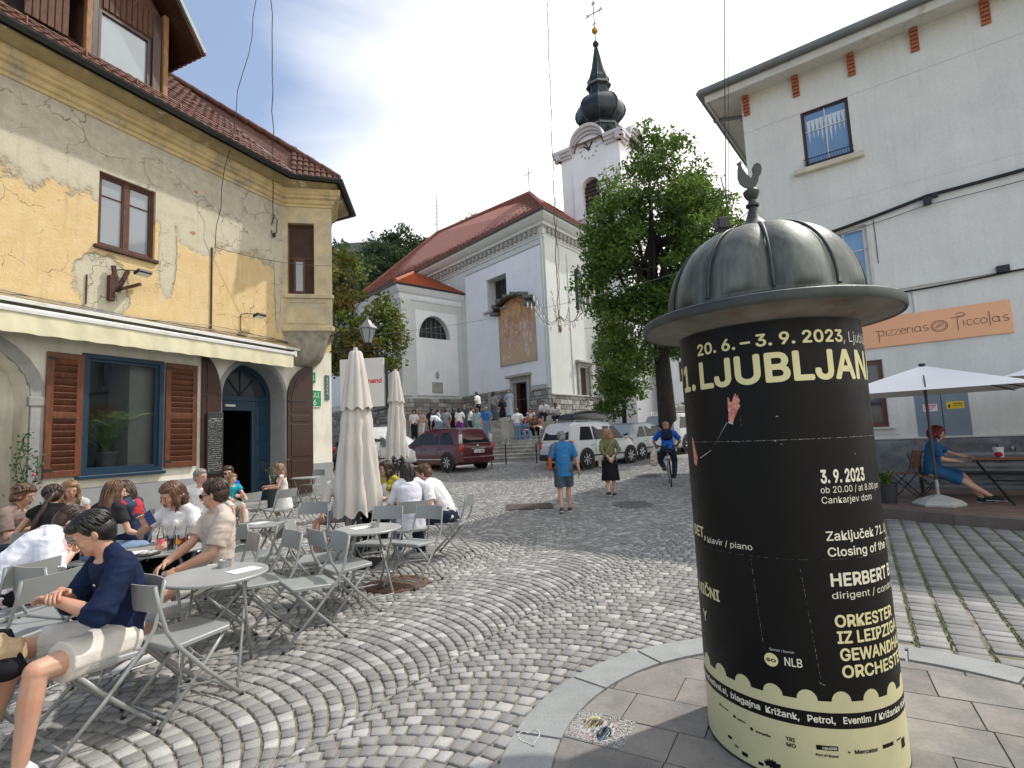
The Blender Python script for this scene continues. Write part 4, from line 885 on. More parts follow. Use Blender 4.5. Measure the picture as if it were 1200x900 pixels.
mb.build('roof_tiles', M_tiler, lh, smooth=40, fix=False)['kind'] = 'stuff'
b0, b1, a1 = Vector((Gv[1].x, Gv[1].y, 9.2)), Vector((Gv[2].x, Gv[2].y, 9.2)), Vector((A1.x, A1.y, zmain(A1.y)))
def tri_tiles(p, q, a):
 e = (q - p); L_ = e.length; e.normalize(); nn = e.cross(a - p).normalized();
 if nn.z < 0: nn = -nn
 u = nn.cross(e).normalized();
 if u.z < 0: u = -u
 at_ = (a - p).dot(u); ax_ = (a - p).dot(e)
 keep = lambda x, y: x > ax_ * y / at_ and x < L_ + (ax_ - L_) * y / at_
 return tiles(lambda x, y, h: tuple(p + e * x + u * y + nn * h), (0.05, L_), (-.04, at_), keep, du=.16)
tri_tiles(b0, b1, a1).build('roof_tiles', M_tiler, lh, smooth=40, fix=False)['kind'] = 'stuff'
b2, b3 = Vector((Gv[3].x, Gv[3].y, 9.2)), Vector((Gv[4].x, Gv[4].y, 9.2)); ridge = Vector((-2.2, 6.6, zmain(6.6)))
rf = MB(); rf.add([(-9.5, -.66, 9.18), (Gv[1].x, Gv[1].y, 9.18), tuple(a1 - Vector((0, 0, .02))), (-2.2, 6.6, zmain(6.6) - .02), (-9.5, 6.6, zmain(6.6) - .02)], [(0, 1, 2, 3, 4)])
rf.add([tuple(v - Vector((0, 0, .02))) for v in (b0, b1, a1)], [(0, 1, 2)]); rf.add([tuple(v - Vector((0, 0, .02))) for v in (b1, b2, b3, ridge, a1)], [(0, 1, 4), (1, 2, 4), (2, 3, 4), (3, 4, 4)][:3] + [(2, 3, 4)][:0]); rf.build('roof_deck', M_tiler, lh, fix=False)
hp2 = MB()
for k in range(12):
 p = b1.lerp(a1, k / 12) + Vector((0, 0, .05)); q = b1.lerp(a1, (k + 1.15) / 12) + Vector((0, 0, .085)); hp2.tube([p, q], [.09, .075], 8)
hp2.build('hip_tiles', M_tiler, lh, smooth=True)['kind'] = 'stuff'
MB().tube([b0 + Vector((0, -.02, .05)), b0.lerp(a1, .5) + Vector((0, 0, .05))], .05, 6).build('valley_lead', mat('bright lead', (.35, .36, .36), .4, .2, metal=.4), lh)
sg = MB()
for y, z in ((-.42, .17), (-.42, .07)):
 sg.tube([(-9.5, y, zmain(y) + z), (-.5, y, zmain(y) + z)], .013, 5)
x = -9.2
while x < -.4: sg.bbox(x - .012, x + .012, -.44, -.40, zmain(-.42) - .02, zmain(-.42) + .20, .002); x += .95
e = (b1 - b0).normalized(); up_ = Vector((0, 0, 1)); inn_ = (a1 - (b0 + b1) / 2).normalized() * .32
sg.tube([b0 + inn_ + up_ * .13, b1 + inn_ * 1.1 + up_ * .13 - e * .15], .012, 5)
for t in (.1, .5, .9): q = b0.lerp(b1, t) + inn_; sg.tube([q, q + up_ * .15], .012, 5)
sg.build('snow_guard', mat('red brown railing', (.16, .075, .05), .6, .3), lh)
dm = bpy.data.objects.new('dormer', None); COL.objects.link(dm); dm.parent = lh
mb = MB(); wall(mb, -5.22, -3.62, 9.45, 11.6, [(-4.98, -3.98, 9.86, 10.97)], -.0, .08); mb.add([(-5.22, 0, 11.6), (-3.62, 0, 11.6), (-4.42, 0, 12.6)], [(0, 1, 2)]); mb.box(-5.22, -5.17, .003, 2.4, 9.5, 11.7); mb.box(-3.67, -3.62, .003, 2.4, 9.5, 11.7); mb.build('dormer_wall', M_oldw, dm)
k = 0; x = -4.93
while x < -3.98: MB().bbox(x, x + .10, -.03, -.002, 11.05, 11.72, .012).build('board', M_oldw, dm); x += .115
fr = MB(); frame_boxes(fr, -5.0, -3.96, 9.84, 10.99, .05, -.02, .06); fr.build('window_frame', M_woodd, dm)
MB().box(-4.95, -4.01, .03, .036, 9.89, 10.94).build('pane', mat('sky tint glass', (.30, .34, .37), .06, .1, 1, spec=.9, coat=1.0, metal=.35), dm)  # pane colour carries a painted reflection of the pale sky
for x0 in (-5.26, -3.70):
 MB().bbox(x0, x0 + .11, -.10, .02, 9.45, 11.8, .01).build('post', mat('golden timber', (.26, .13, .055), .7, .5, 5, .3, 20, stretch=(6, 6, 1), fine=.25), dm)
MB().bbox(-5.14, -5.02, -.06, .02, 9.5, 11.7, .01).build('post', M_woodd, dm); MB().bbox(-3.92, -3.74, -.06, .02, 9.5, 11.7, .01).build('post', M_woodd, dm)
rp = MB(); sl = 1.42
for sgn in (1,):
 xe = -3.05; ze = 11.13; xr_, zr_ = -4.42, 13.1
 rp.add([(xe, -.55, ze), (xr_, -.55, zr_), (xr_, 3.2, zr_), (xe, 3.2, ze), (xe - .05, -.55, ze - .1), (xr_, -.55, zr_ - .12), (xr_, 3.2, zr_ - .12), (xe - .05, 3.2, ze - .1)], [(0, 1, 2, 3), (4, 7, 6, 5), (0, 4, 5, 1), (3, 2, 6, 7), (0, 3, 7, 4)])
 xe2 = -5.79; rp.add([(xe2, -.55, ze), (xr_, -.55, zr_), (xr_, 3.2, zr_), (xe2, 3.2, ze), (xe2 + .05, -.55, ze - .1), (xr_, -.55, zr_ - .12), (xr_, 3.2, zr_ - .12), (xe2 + .05, 3.2, ze - .1)], [(0, 3, 2, 1), (4, 5, 6, 7), (0, 1, 5, 4), (3, 7, 6, 2), (0, 4, 7, 3)])
rp.build('dormer_roof', M_woodd, dm)
MB().tube([(-3.03, -.57, 11.12), (-4.42, -.57, 13.12)], .05, 4).build('verge_strip', mat('grey green zinc', (.30, .36, .34), .5, .15, metal=.2), dm)
mb = MB()
for k in range(18): mb.tube([(-3.02, -.5 + k * .17, 11.07), (-3.35, -.5 + k * .17, 11.55)], .075, 7)
mb.build('roof_tiles', mat('bright roof tile', (.15, .036, .025), .8, .3, 9), dm, smooth=True)['kind'] = 'stuff'
d2 = bpy.data.objects.new('dormer', None); COL.objects.link(d2); d2.parent = lh
mb = MB(); mb.box(-8.8, -5.6, .25, .3, 9.55, 12.2); mb.build('recess_shade', M_dark, d2)  # black sheet, shade of the open dormer recess put into colour
x = -6.2
while x < -5.55: MB().bbox(x, x + .11, .05, .08, 10.0, 11.7, .01).build('board', M_oldw, d2); x += .12
MB().bbox(-9.0, -5.45, -.5, 2.6, 11.6, 11.75, .01).build('dormer_roof', M_woodd, d2)
# ---- climbing rose by the left arch
iv = thing('climbing_rose', 'thin climbing rose with a pink bloom growing by the grey arch', 'climbing plant'); iv.matrix_world = Matrix.Translation(lh.location) @ Matrix.Rotation(R(66), 4, 'Z') @ Matrix.Translation((-5.88, -.12, 0))
M_leaf = mat('small dark leaf', (.035, .085, .025), .6, .5, 7, objrnd=0); st = MB(); lf = MB(); rr = random.Random(12)
for q in range(4):
 pts = [(rr.uniform(-.1, .1), 0, 0)]
 for k in range(12): p = pts[-1]; pts.append((p[0] * .9 + rr.uniform(-.06, .06), -.02 + rr.uniform(-.03, .02), p[2] + rr.uniform(.1, .22)))
 st.tube(pts, .006, 4)
 for p in pts[2:]:
  for k in range(9):
   c = Vector(p) + Vector((rr.gauss(0, .06), rr.gauss(0, .03), rr.gauss(0, .05))); a = Vector((rr.uniform(-1, 1), rr.uniform(-1, 1), rr.uniform(-1, 1))).normalized() * .035; b = a.cross(Vector((rr.uniform(-1, 1), 1, rr.uniform(-1, 1)))).normalized() * .018
   lf.add([c - a, c + b, c + a, c - b], [(0, 1, 2, 3)])
st.build('stem', M_woodd, iv); lf.build('leaves', M_leaf, iv, fix=False); f2 = MB()
for c in ((.05, -.06, 1.32), (-.06, -.07, .9)): f2.ell(c, (.03, .03, .025), u=8, w=5)
f2.build('flower', mat('pink petals', (.6, .06, .14), .6, .2), iv, smooth=True)
pp = thing('potted_palm', 'potted palm standing behind the glass of the blue window', 'potted plant'); pp.matrix_world = Matrix.Translation(lh.location) @ Matrix.Rotation(R(66), 4, 'Z') @ Matrix.Translation((-4.36, .42, 1.30))
MB().lathe([(0, 0), (.14, 0), (.19, .34), (.205, .34), (.205, .38), (.17, .38), (.16, .3), (0, .3)], 24).build('pot', mat('grey plastic pot', (.16, .17, .18), .5, .1), pp, smooth=40)
fr_ = MB(); rr = random.Random(6)
for k in range(15):
 a = rr.uniform(0, 6.28); el = rr.uniform(.9, 1.35); L_ = rr.uniform(.9, 1.4); pts = []; p = Vector((0, 0, .3)); d = Vector((math.cos(a) * math.cos(el), math.sin(a) * math.cos(el) * .5, math.sin(el)))
 for q in range(12): pts.append(p.copy()); p = p + d * L_ / 12; d = (d + Vector((0, 0, -.09 - .012 * q))).normalized()
 fr_.tube(pts, .006, 4)
 for q in range(4, 12):
  t = (pts[min(q + 1, 11)] - pts[q - 1]).normalized(); s_ = t.cross(Vector((0, 0, 1))).normalized()
  for sg_ in (-1, 1):
   for h_ in (0, .5):
    c = pts[q] - t * h_ * .08; tipp = c + s_ * sg_ * .22 * (1 - abs(q - 7) / 9) + t * .16 - Vector((0, 0, .05)); w_ = t * .012; fr_.add([c - w_, c + w_, tipp], [(0, 1, 2)])
fr_.build('fronds', mat('palm green', (.22, .32, .10), .5, .3, 6), pp, fix=False)
# ==== THE PIZZERIA HOUSE (right)
rh = thing('pizzeria_house', 'pale rendered house with the orange pizzeria sign and small brick brackets under its eaves', 'house', (7.948, 11.823, 0), R(-37.5))
M_rend = mat('pale render', (.70, .70, .66), .9, .07, 1.2, .22, 22, col2=(.63, .635, .60), c2w=.45, fine=.05, c2lo=.5, c2hi=.75, drip=.13)
M_eave = mat('white eave board', (.60, .59, .54), .8, .1, 3, .2, 20, col2=(.42, .36, .26), c2w=.8, c2lo=.6, c2hi=.7)
M_brick = mat('orange brick', (.40, .125, .06), .85, .25, 9, .4, 40)
M_zinc = mat('grey zinc', (.20, .215, .22), .45, .15, 4, .1, 20, metal=.4)
M_rough = mat('rough grey render', (.20, .215, .225), .95, .22, 5, 1.0, 9, col2=(.13, .14, .15), c2w=.8, fine=.25)
M_redw = mat('dark red window wood', (.12, .022, .014), .4, .3, 6, coat=.2)
M_sky = mat('blue sky tint glass', (.16, .27, .42), .05, .15, 1.5, spec=.9, coat=1, metal=.25)  # reflected blue sky is painted into the base colour
def skyglass(): return M_sky
W1 = (-.75, .24, 7.80, 9.2); W2w = (-.62, .31, 4.60, 6.05); W3 = (-.62, .31, 1.46, 2.95); D1 = (.80, 1.68, 1.19, 2.25)
mb = MB(); wall(mb, -2.05, 9, -.2, 10.2, [(*W1, 0, .12), (*W2w, 0, .14), (*W3, 0, .2), (*D1, 0, .10)], 0); mb.box(-2.045, -1.95, .01, 9, -.2, 10.2); mb.build('wall', M_rend, rh)
pv = MB(); nx, nz = 150, 18; vs = []
for j in range(nz + 1):
 for i in range(nx + 1):
  x = -2.1 + 11 * i / nx; z = -.1 + 1.29 * j / nz; q = noise.noise(Vector((x * 3.2, z * 5, 1))) * .6 + noise.noise(Vector((x * 9, z * 12, 4))) * .5
  vs.append((x, -.07 - .035 * q if j < nz else -.05, z))
pv.add(vs, [(j * (nx + 1) + i, j * (nx + 1) + i + 1, (j + 1) * (nx + 1) + i + 1, (j + 1) * (nx + 1) + i) for j in range(nz) for i in range(nx)]); pv.build('plinth', M_rough, rh, smooth=True)
MB().bbox(-2.1, 9, -.075, .02, 1.185, 1.225, .008).build('plinth_ledge', M_eave, rh)
for z, h, d in ((9.17, .025, .012), (4.44, .07, .05), (6.75, .012, .006)): MB().bbox(-2.05, 9, -d, .02, z, z + h, .003).build('string_course', M_rend, rh)
e = MB(); e.bbox(-2.75, 9, -.55, .02, 10.14, 10.2, .01); e.bbox(-2.75, -1.96, .021, 9, 10.14, 10.2, .01); e.build('soffit', M_eave, rh)
e = MB(); e.bbox(-2.80, 9, -.585, -.545, 10.06, 10.26, .012); e.bbox(-2.80, -2.76, -.54, 9, 10.06, 10.26, .012); e.build('fascia', M_eave, rh)
e = MB(); e.bbox(-2.85, 9, -.62, -.592, 10.24, 10.40, .01); e.tube([(-2.9, -.68, 10.33), (9, -.68, 10.33)], .085, 10); e.tube([(-2.9, -.68, 10.33), (-2.9, 9, 10.33)], .085, 10); e.tube([(-2.9, .55, 10.32), (-2.9, .58, 10.15), (-2.2, .5, 9.95), (-2.10, .25, 9.7)], .05, 8); e.build('gutter', M_zinc, rh, smooth=50)
e = MB(); e.add([(-2.9, -.7, 10.42), (9, -.7, 10.42), (9, 5, 13.5), (.8, 3, 12.6)], [(0, 1, 2, 3)]); e.add([(-2.9, -.7, 10.42), (.8, 3, 12.6), (.8, 9, 12.6), (-2.9, 9, 10.42)], [(0, 1, 2, 3)]); e.build('roof', M_tiler, rh)
for x in (-1.93, -.78, .38, 1.56, 2.73, 3.9, 5.07):
 for k in range(6):
  MB().bbox(x - .075, x + .075, -.05 - .014 * k, .0, 9.62 + k * .086, 9.62 + k * .086 + .068, .006).build('brick', M_brick, rh)
e = MB().bbox(-1.98, -1.9, -.04, 0, 9.6, 9.62, .004)
def win(W, wood, mullx=1, mullz=1, inset=.08, name='window', wdt=.07, gl=None):
 t = bpy.data.objects.new(name, None); COL.objects.link(t); t.parent = rh
 a, b, c, d = W; f = MB(); frame_boxes(f, a, b, c, d, wdt, inset - .04, inset + .03); f.build('frame', wood, t)
 m = MB();
 for i in range(1, mullx + 1): x = a + (b - a) * i / (mullx + 1); m.box(x - .012, x + .012, inset - .02, inset + .01, c + wdt, d - wdt)
 for i in range(1, mullz + 1): z = c + (d - c) * (.5 + (i - (mullz + 1) / 2) * .4 + .12 * (mullz == 1)); m.box(a + wdt, b - wdt, inset - .018, inset + .008, z - .012, z + .012)
 m.build('glazing_bar', M_wmet if wood != M_redw else wood, t)
 MB().box(a + wdt, b - wdt, inset + .004, inset + .012, c + wdt, d - wdt).build('pane', gl or M_sky, t); return t
w = win(W1, M_woodd)
mb = MB()
mb.tube([(W1[0] - .02, -.10, 7.93), (W1[1] + .02, -.10, 7.93)], .012, 4); mb.tube([(W1[0] - .02, -.10, 7.80), (W1[1] + .02, -.10, 7.80)], .01, 4)
x = W1[0]
while x < W1[1]: mb.tube([(x, -.10, 7.80), (x, -.10, 7.93)], .007, 4); x += .055
mb.build('window_rail', M_blackmet, w)
cu = MB()
for k in range(9): a = W1[0] + .1 + k * .09; cu.add([(a, .083, 8.95), (a + .045, .083, 8.35 + .12 * math.sin(k * 1.1)), (a + .09, .083, 8.95)], [(0, 1, 2)])
cu.build('curtain', mat('white lace', (.6, .66, .72), .9, .1), w, fix=False)
MB().bbox(-.98, .44, -.14, .0, 7.62, 7.74, .012).build('window_sill', mat('cream sill', (.60, .55, .42), .8, .15, 5, .2, 30), rh)
win(W2w, M_wmet, wdt=.09)
fr = MB(); frame_boxes(fr, W2w[0] - .06, W2w[1] + .06, W2w[2] - .06, W2w[3] + .06, .06, -.03, .0); fr.build('window_surround', M_eave, rh)
w = win(W3, M_redw, 1, 1, .12, gl=M_glassd, wdt=.10); fr = MB(); frame_boxes(fr, W3[0] - .18, W3[1] + .18, W3[2] - .16, W3[3] + .16, .16, -.022, .0); fr.build('window_surround', M_rend, rh); MB().bbox(W3[0] - .12, W3[1] + .12, -.09, .0, W3[2] - .05, W3[2], .008).build('window_sill', M_eave, rh)
M_util = mat('grey blue steel', (.20, .245, .285), .55, .08, 3)
MB().box(.8, 1.68, .062, .09, 1.2, 2.24).build('door_back', M_blackmet, rh)  # black sheet paints the dark of the slit between the two leaves
for a, b in ((.80, 1.235), (1.245, 1.68)): MB().bbox(a, b, -.01, .06, 1.22, 2.25, .006).build('utility_door', M_util, rh)
yl = thing('warning_sign', 'yellow and black warning sticker on the grey utility door', 'sign'); yl.matrix_world = Matrix.Translation(rh.location) @ Matrix.Rotation(R(-37.5), 4, 'Z') @ Matrix.Translation((1.32, -.014, 1.78)); MB().box(0, .28, 0, .003, 0, .15).build('plate', mat('yellow sticker', (.8, .55, .02), .5, .1), yl); lettering('VISOKA', .03, M_blackmet, yl, (.10, -.002, .09), width=.16, bold=.02); lettering('NAPETOST', .022, M_blackmet, yl, (.10, -.002, .045), width=.16, bold=.01); mb = MB(); XZ(mb, [(.03, .02), (.06, .02), (.05, .06), (.07, .06), (.04, .13), (.045, .08), (.02, .08)], -.002, 0); mb.build('print', M_blackmet, yl)
wl = thing('paper_notice', 'white and red paper notice on the grey utility door', 'notice'); wl.matrix_world = Matrix.Translation(rh.location) @ Matrix.Rotation(R(-37.5), 4, 'Z') @ Matrix.Translation((.93, -.014, 1.75)); MB().box(0, .24, 0, .003, 0, .15).build('plate', M_signw, wl); mb = MB(); mb.box(.02, .22, -.002, 0, .105, .13); mb.box(.02, .2, -.002, 0, .065, .08); mb.box(.02, .16, -.002, 0, .035, .048); mb.build('print', mat('red print', (.6, .05, .04), .6, .1), wl)
sg = thing('pizzeria_sign', 'long pale orange board reading pizzerias Piccolas on the house wall', 'sign'); sg.matrix_world = Matrix.Translation(rh.location) @ Matrix.Rotation(R(-37.5), 4, 'Z') @ Matrix.Translation((-.55, -.05, 3.21))
MB().bbox(0, 3.04, 0, .045, 0, .66, .006).build('board', mat('peach board', (.84, .44, .24), .5, .04, 1), sg)
M_pen = mat('dark brown lettering', (.10, .035, .02), .6, .1)
def strokes(mb, gl, x, z, s, w):
 for st_ in gl: mb.tube([(x + p[0] * s, -.003, z + p[1] * s) for p in st_], w, 5)
def A_(cx, cz, rx, rz, a, b, n=10): return [(cx + rx * math.cos(R(a + (b - a) * k / n)), cz + rz * math.sin(R(a + (b - a) * k / n))) for k in range(n + 1)]
GL = {'p': ([[(-.15, .5), (.0, .56), (.55, .5)], [(.12, .5), (.12, -.6)], A_(.3, .28, .25, .24, 90, -150)], .72), 'i': ([[(.1, 0), (.1, .5)]], .27), 'z': ([[(0, .5), (.4, .5), (0, 0), (.42, 0)]], .52),
      'e': ([[(.04, .26), (.42, .28)] , A_(.24, .25, .21, .25, 10, 330)], .54), 'r': ([[(.08, 0), (.08, .5)], A_(.25, .3, .17, .18, 160, 60)], .40), 'a': ([A_(.24, .25, .22, .24, 0, 360, 14), [(.46, .48), (.46, .02), (.58, .0)]], .66), 's': ([A_(.3, .36, .2, .13, 60, 300), A_(.22, .12, .24, .13, 80, -120)], .58),
      'c': ([A_(.26, .25, .22, .25, 50, 310)], .50), 'o': ([A_(.24, .25, .22, .25, 0, 360, 14)], .56), 'l': ([[(.1, -.3), (.1, 1.0)]], .26), 'P': ([[(-.3, .82), (.55, .95)], A_(.35, 1.02, .33, .2, -120, 160), [(.12, .9), (.12, -.35)]], .45), ' ': ([], .2)}
mb = MB(); x = .84; s_ = .23
for ch in 'pizzerias': strokes(mb, GL[ch][0], x, .24 + (x - .84) * .01, s_, .0055); x += GL[ch][1] * s_ * .88
cxx = x + .17
mb.tube([(cxx + .135 * math.cos(t), -.003, .31 + .115 * math.sin(t)) for t in [2 * math.pi * k / 20 for k in range(21)]], .0055, 5); mb.tube([(cxx + .11 * math.cos(t), -.003, .31 + .085 * math.sin(t)) for t in [2 * math.pi * k / 20 for k in range(21)]], .004, 5)
mb.tube([(cxx - .08, -.003, .27), (cxx - .02, -.003, .34), (cxx + .05, -.003, .36), (cxx + .07, -.003, .33), (cxx, -.003, .30), (cxx - .05, -.003, .28)], .004, 4); mb.tube([(cxx - .04, -.003, .29), (cxx + .03, -.003, .33)], .004, 4)
x = cxx + .27
for ch in 'Piccolas': strokes(mb, GL[ch][0], x, .25, s_, .0055); x += GL[ch][1] * s_ * .95
mb.build('lettering', M_pen, sg)
for a, b in ((1.62, .58), (2.95, .58), (2.95, .08), (.1, .08)): MB().ell((a, -.004, b), (.012, .006, .012), u=8, w=5).build('screw', M_wmet, sg)
mb = MB(); mb.tube([(1.55, .03, .66), (1.55, .03, 1.2)], .022, 8); mb.build('mounting_pipe', M_wmet, sg)
cbl = thing('cable_run', 'black cables with junction boxes strung across the pizzeria wall', 'cable'); cbl.matrix_world = Matrix.Translation(rh.location) @ Matrix.Rotation(R(-37.5), 4, 'Z')
mb = MB()
def sagline(p, q, sag, n=14): return [Vector(p).lerp(Vector(q), k / n) - Vector((0, 0, 4 * sag * (k / n) * (1 - k / n))) for k in range(n + 1)]
for dz, r in ((0, .022), (.03, .014), (-.02, .012)): mb.tube(sagline((-1.2, -.06, 5.93 + dz), (1.43, -.06, 6.33 + dz), .03), r, 5); mb.tube(sagline((1.43, -.06, 6.33 + dz), (8, -.06, 6.85 + dz), .1), r, 5)
mb.tube(sagline((-1.2, -.06, 5.86), (1.4, -.06, 6.14), .03), .008, 4); mb.tube(sagline((1.4, -.06, 6.14), (8, -.06, 6.6), .1), .008, 4)
mb.build('cable', M_blackmet, cbl); mb = MB(); mb.bbox(1.36, 1.50, -.14, -.02, 6.14, 6.30, .01); mb.bbox(1.50, 1.62, -.12, -.02, 6.26, 6.34, .01); mb.build('junction_box', M_blackmet, cbl)
mb = MB(); mb.tube(sagline((-.3, -.05, 4.38), (2.6, -.05, 4.42), .04), .02, 5); mb.tube(sagline((2.6, -.05, 4.42), (8, -.05, 4.6), .04), .02, 5); mb.build('cable', M_blackmet, cbl); MB().bbox(2.35, 2.55, -.12, 0, 4.42, 4.56, .01).build('junction_box', M_blackmet, cbl); MB().bbox(.45, .58, -.07, 0, 4.36, 4.44, .01).build('junction_box', M_wmet, cbl)
mb = MB(); mb.tube([(.46, -.01, 5.1), (.46, -.01, 6.1)], .008, 4); mb.ell((-1.55, -.02, 6.55), (.03, .02, .03), u=8, w=5); mb.build('cable', M_blackmet, cbl)
# ==== THE CHURCH
C0 = Vector((2.304, 32.0)); UA = Vector((math.sin(R(-41.3)), math.cos(R(-41.3)))); UB = Vector((math.sin(R(38)), math.cos(R(38))))
ch = thing('church', 'white church with red tiled roof, faded fresco and onion domed clock tower', 'church', (C0.x, C0.y, 0), 0)
TA = Matrix.Rotation(R(-48.7), 4, 'Z'); TB = Matrix.Rotation(R(52), 4, 'Z')
M_cw = mat('church white', (.84, .84, .86), .9, .05, .8, .1, 12, col2=(.79, .79, .80), c2w=.4, drip=.10)
M_cg = mat('church grey green', (.62, .645, .62), .9, .06, .8, .1, 12, drip=.14, fine=.03)
M_cs = mat('church base stone', (.27, .26, .245), .9, .25, 4, .5, 20, tone=True, fine=.2)
M_cst = mat('church carved stone', (.36, .35, .32), .85, .2, 3, .3, 20)
M_tile = mat('church roof tile', (.34, .12, .08), .85, .3, 6, .4, 20, fine=.2, col2=(.27, .12, .09), c2w=.8)
M_tile2 = mat('new orange roof tile', (.42, .13, .055), .85, .3, 6, .4, 20, fine=.2, col2=(.30, .10, .055), c2w=.8)  # more orange than the nave tile, used on one chapel slope
M_leadw = mat('dark window lead', (.02, .022, .026), .35, .3, 6)
def cb_(mb, name, m, X=None, smooth=False, fix=True):
 return mb.build(name, m, ch, smooth=smooth, fix=fix)
def stonework(x0, x1, z0, z1, X, y=-.12, hole=None, seed=1, parent=None):
 """coursed blocks standing a little proud of a wall"""
 r = random.Random(seed); mb = MB(); mb.X = X; tn = []; z = z0
 while z < z1 - .05:
  h = min(r.uniform(.2, .34), z1 - z); x = x0 + r.uniform(-.3, 0)
  while x < x1:
   w = r.uniform(.3, .75); a, b = max(x, x0), min(x + w, x1)
   if b - a > .06 and not (hole and hole[0] < (a + b) / 2 < hole[1] and z < hole[2]):
    nv = len(mb.v); mb.bbox(a + .012, b - .012, y + r.uniform(-.03, .02), y + .25, z + .012, z + h - .012, .02); tn += [r.choice((.75, .9, 1.0, 1.25, 1.5))] * (len(mb.v) - nv)
   x += w
  z += h
 me = mb.mesh('stone_block', M_cs); at = me.attributes.new('tone', 'FLOAT', 'POINT'); at.data.foreach_set('value', tn)
 o = link(me, 'stone_block', parent or ch); o['kind'] = 'stuff'; return o
a = MB(); a.X = TA; wall(a, -24, 0, .3, 14.5, [(-5.6, -3.5, 10.35, 12.6, 0, .75), (-3.23, -1.92, 2.6, 5.08, 0, .5)]); cb_(a, 'nave_wall', M_cg)
p = MB(); p.X = TA; wall(p, -8.1, -.16, 4.75, 13.5, [(-5.6, -3.5, 10.35, 12.6, 0, .12), (-3.6, -1.55, 4.0, 5.6, 0, .1)], -.10); p.box(-8.1, -8.08, -.098, 0, 4.76, 13.48); p.box(-.18, -.16, -.098, 0, 4.76, 13.48)
p.bbox(-13, -10.2, -.1, 0, 12.6, 13.5, .01); cb_(p, 'wall_panel', M_cw)
p = MB(); p.X = TA; p.bbox(-8.1, -.16, -.13, -.05, 13.5, 13.58, .02); cb_(p, 'panel_moulding', M_cst)
b = MB(); b.X = TB; wall(b, 0, 16, .3, 14.5, [(3.6, 4.6, 9.9, 12.9, .5, .4), (6.6, 7.6, 9.9, 12.9, .5, .4), (3.45, 4.75, 4.1, 6.05, 0, .3), (6.3, 8.3, .4, 5.95, 0, .7)]); cb_(b, 'side_wall', M_cg)
p = MB(); p.X = TB; p.bbox(.0, 1.35, -.12, .0, 4.1, 14.2, .01); p.bbox(2.7, 3.0, -.06, 0, 4.1, 13.6, .01); cb_(p, 'pilaster', M_cg)
p = MB(); p.X = TA; p.bbox(-.16, .0, -.115, 0, 4.1, 14.2, .01); cb_(p, 'pilaster', M_cg)
def corn(X, x0, x1, name='cornice'):
 mb = MB(); mb.X = X
 pr = [(0, 13.95), (.08, 14.0), (.08, 14.15), (.12, 14.2), (.12, 14.62), (.35, 14.66), (.38, 14.8), (.55, 14.85), (.75, 15.05), (.80, 15.12), (.80, 15.22), (0, 15.22)]
 n = len(pr); vs = [(x, -o, z) for x, o_ in ((x0, 0), (x1, 1)) for o, z in pr]
 return mb, pr
wa = [(C0.x * 0 + UA.x * 14.5, UA.y * 14.5), (0, 0), (UB.x * 16, UB.y * 16)]
pr = [(0, 13.95), (.08, 14.0), (.08, 14.12), (.14, 14.16), (.14, 14.6), (.38, 14.64), (.42, 14.78), (.58, 14.85), (.78, 15.02), (.84, 15.1), (.84, 15.2), (0, 15.2)]
sweep(MB(), wa, pr).build('cornice', M_cst if False else M_cg, ch)
sweep(MB(), wa, [(.80, 15.201), (.95, 15.201), (.97, 15.32), (.80, 15.32)]).build('eave_gutter', M_leadw, ch)
for X, L_, d in ((TA, 14, -1), (TB, 15, 1)):
 x = .25
 while x < L_:
  mb = MB(); mb.X = X; mb.bbox(min(d * x, d * (x + .22)), max(d * x, d * (x + .22)), -.34, -.13, 14.25, 14.58, .03); mb.build('dentil', M_cst, ch); x += .46
g_ = MB(); g_.X = TA; g_.box(-5.6, -3.5, .70, .74, 10.35, 12.6); cb_(g_, 'window_glass', M_leadw)
g_ = MB(); g_.X = TA
for k in range(1, 5): g_.box(-5.55 + k * .42 - .015, -5.55 + k * .42 + .015, .66, .70, 10.4, 12.55)
for k in range(1, 6): g_.box(-5.55, -3.55, .655, .695, 10.35 + k * .375 - .015, 10.35 + k * .375 + .015)
cb_(g_, 'window_bars', mat('rusty bars', (.05, .035, .03), .7, .3))
g_ = MB(); g_.X = TA; g_.bbox(-5.9, -3.3, -.28, .0, 10.18, 10.34, .02); cb_(g_, 'window_sill', M_cst)
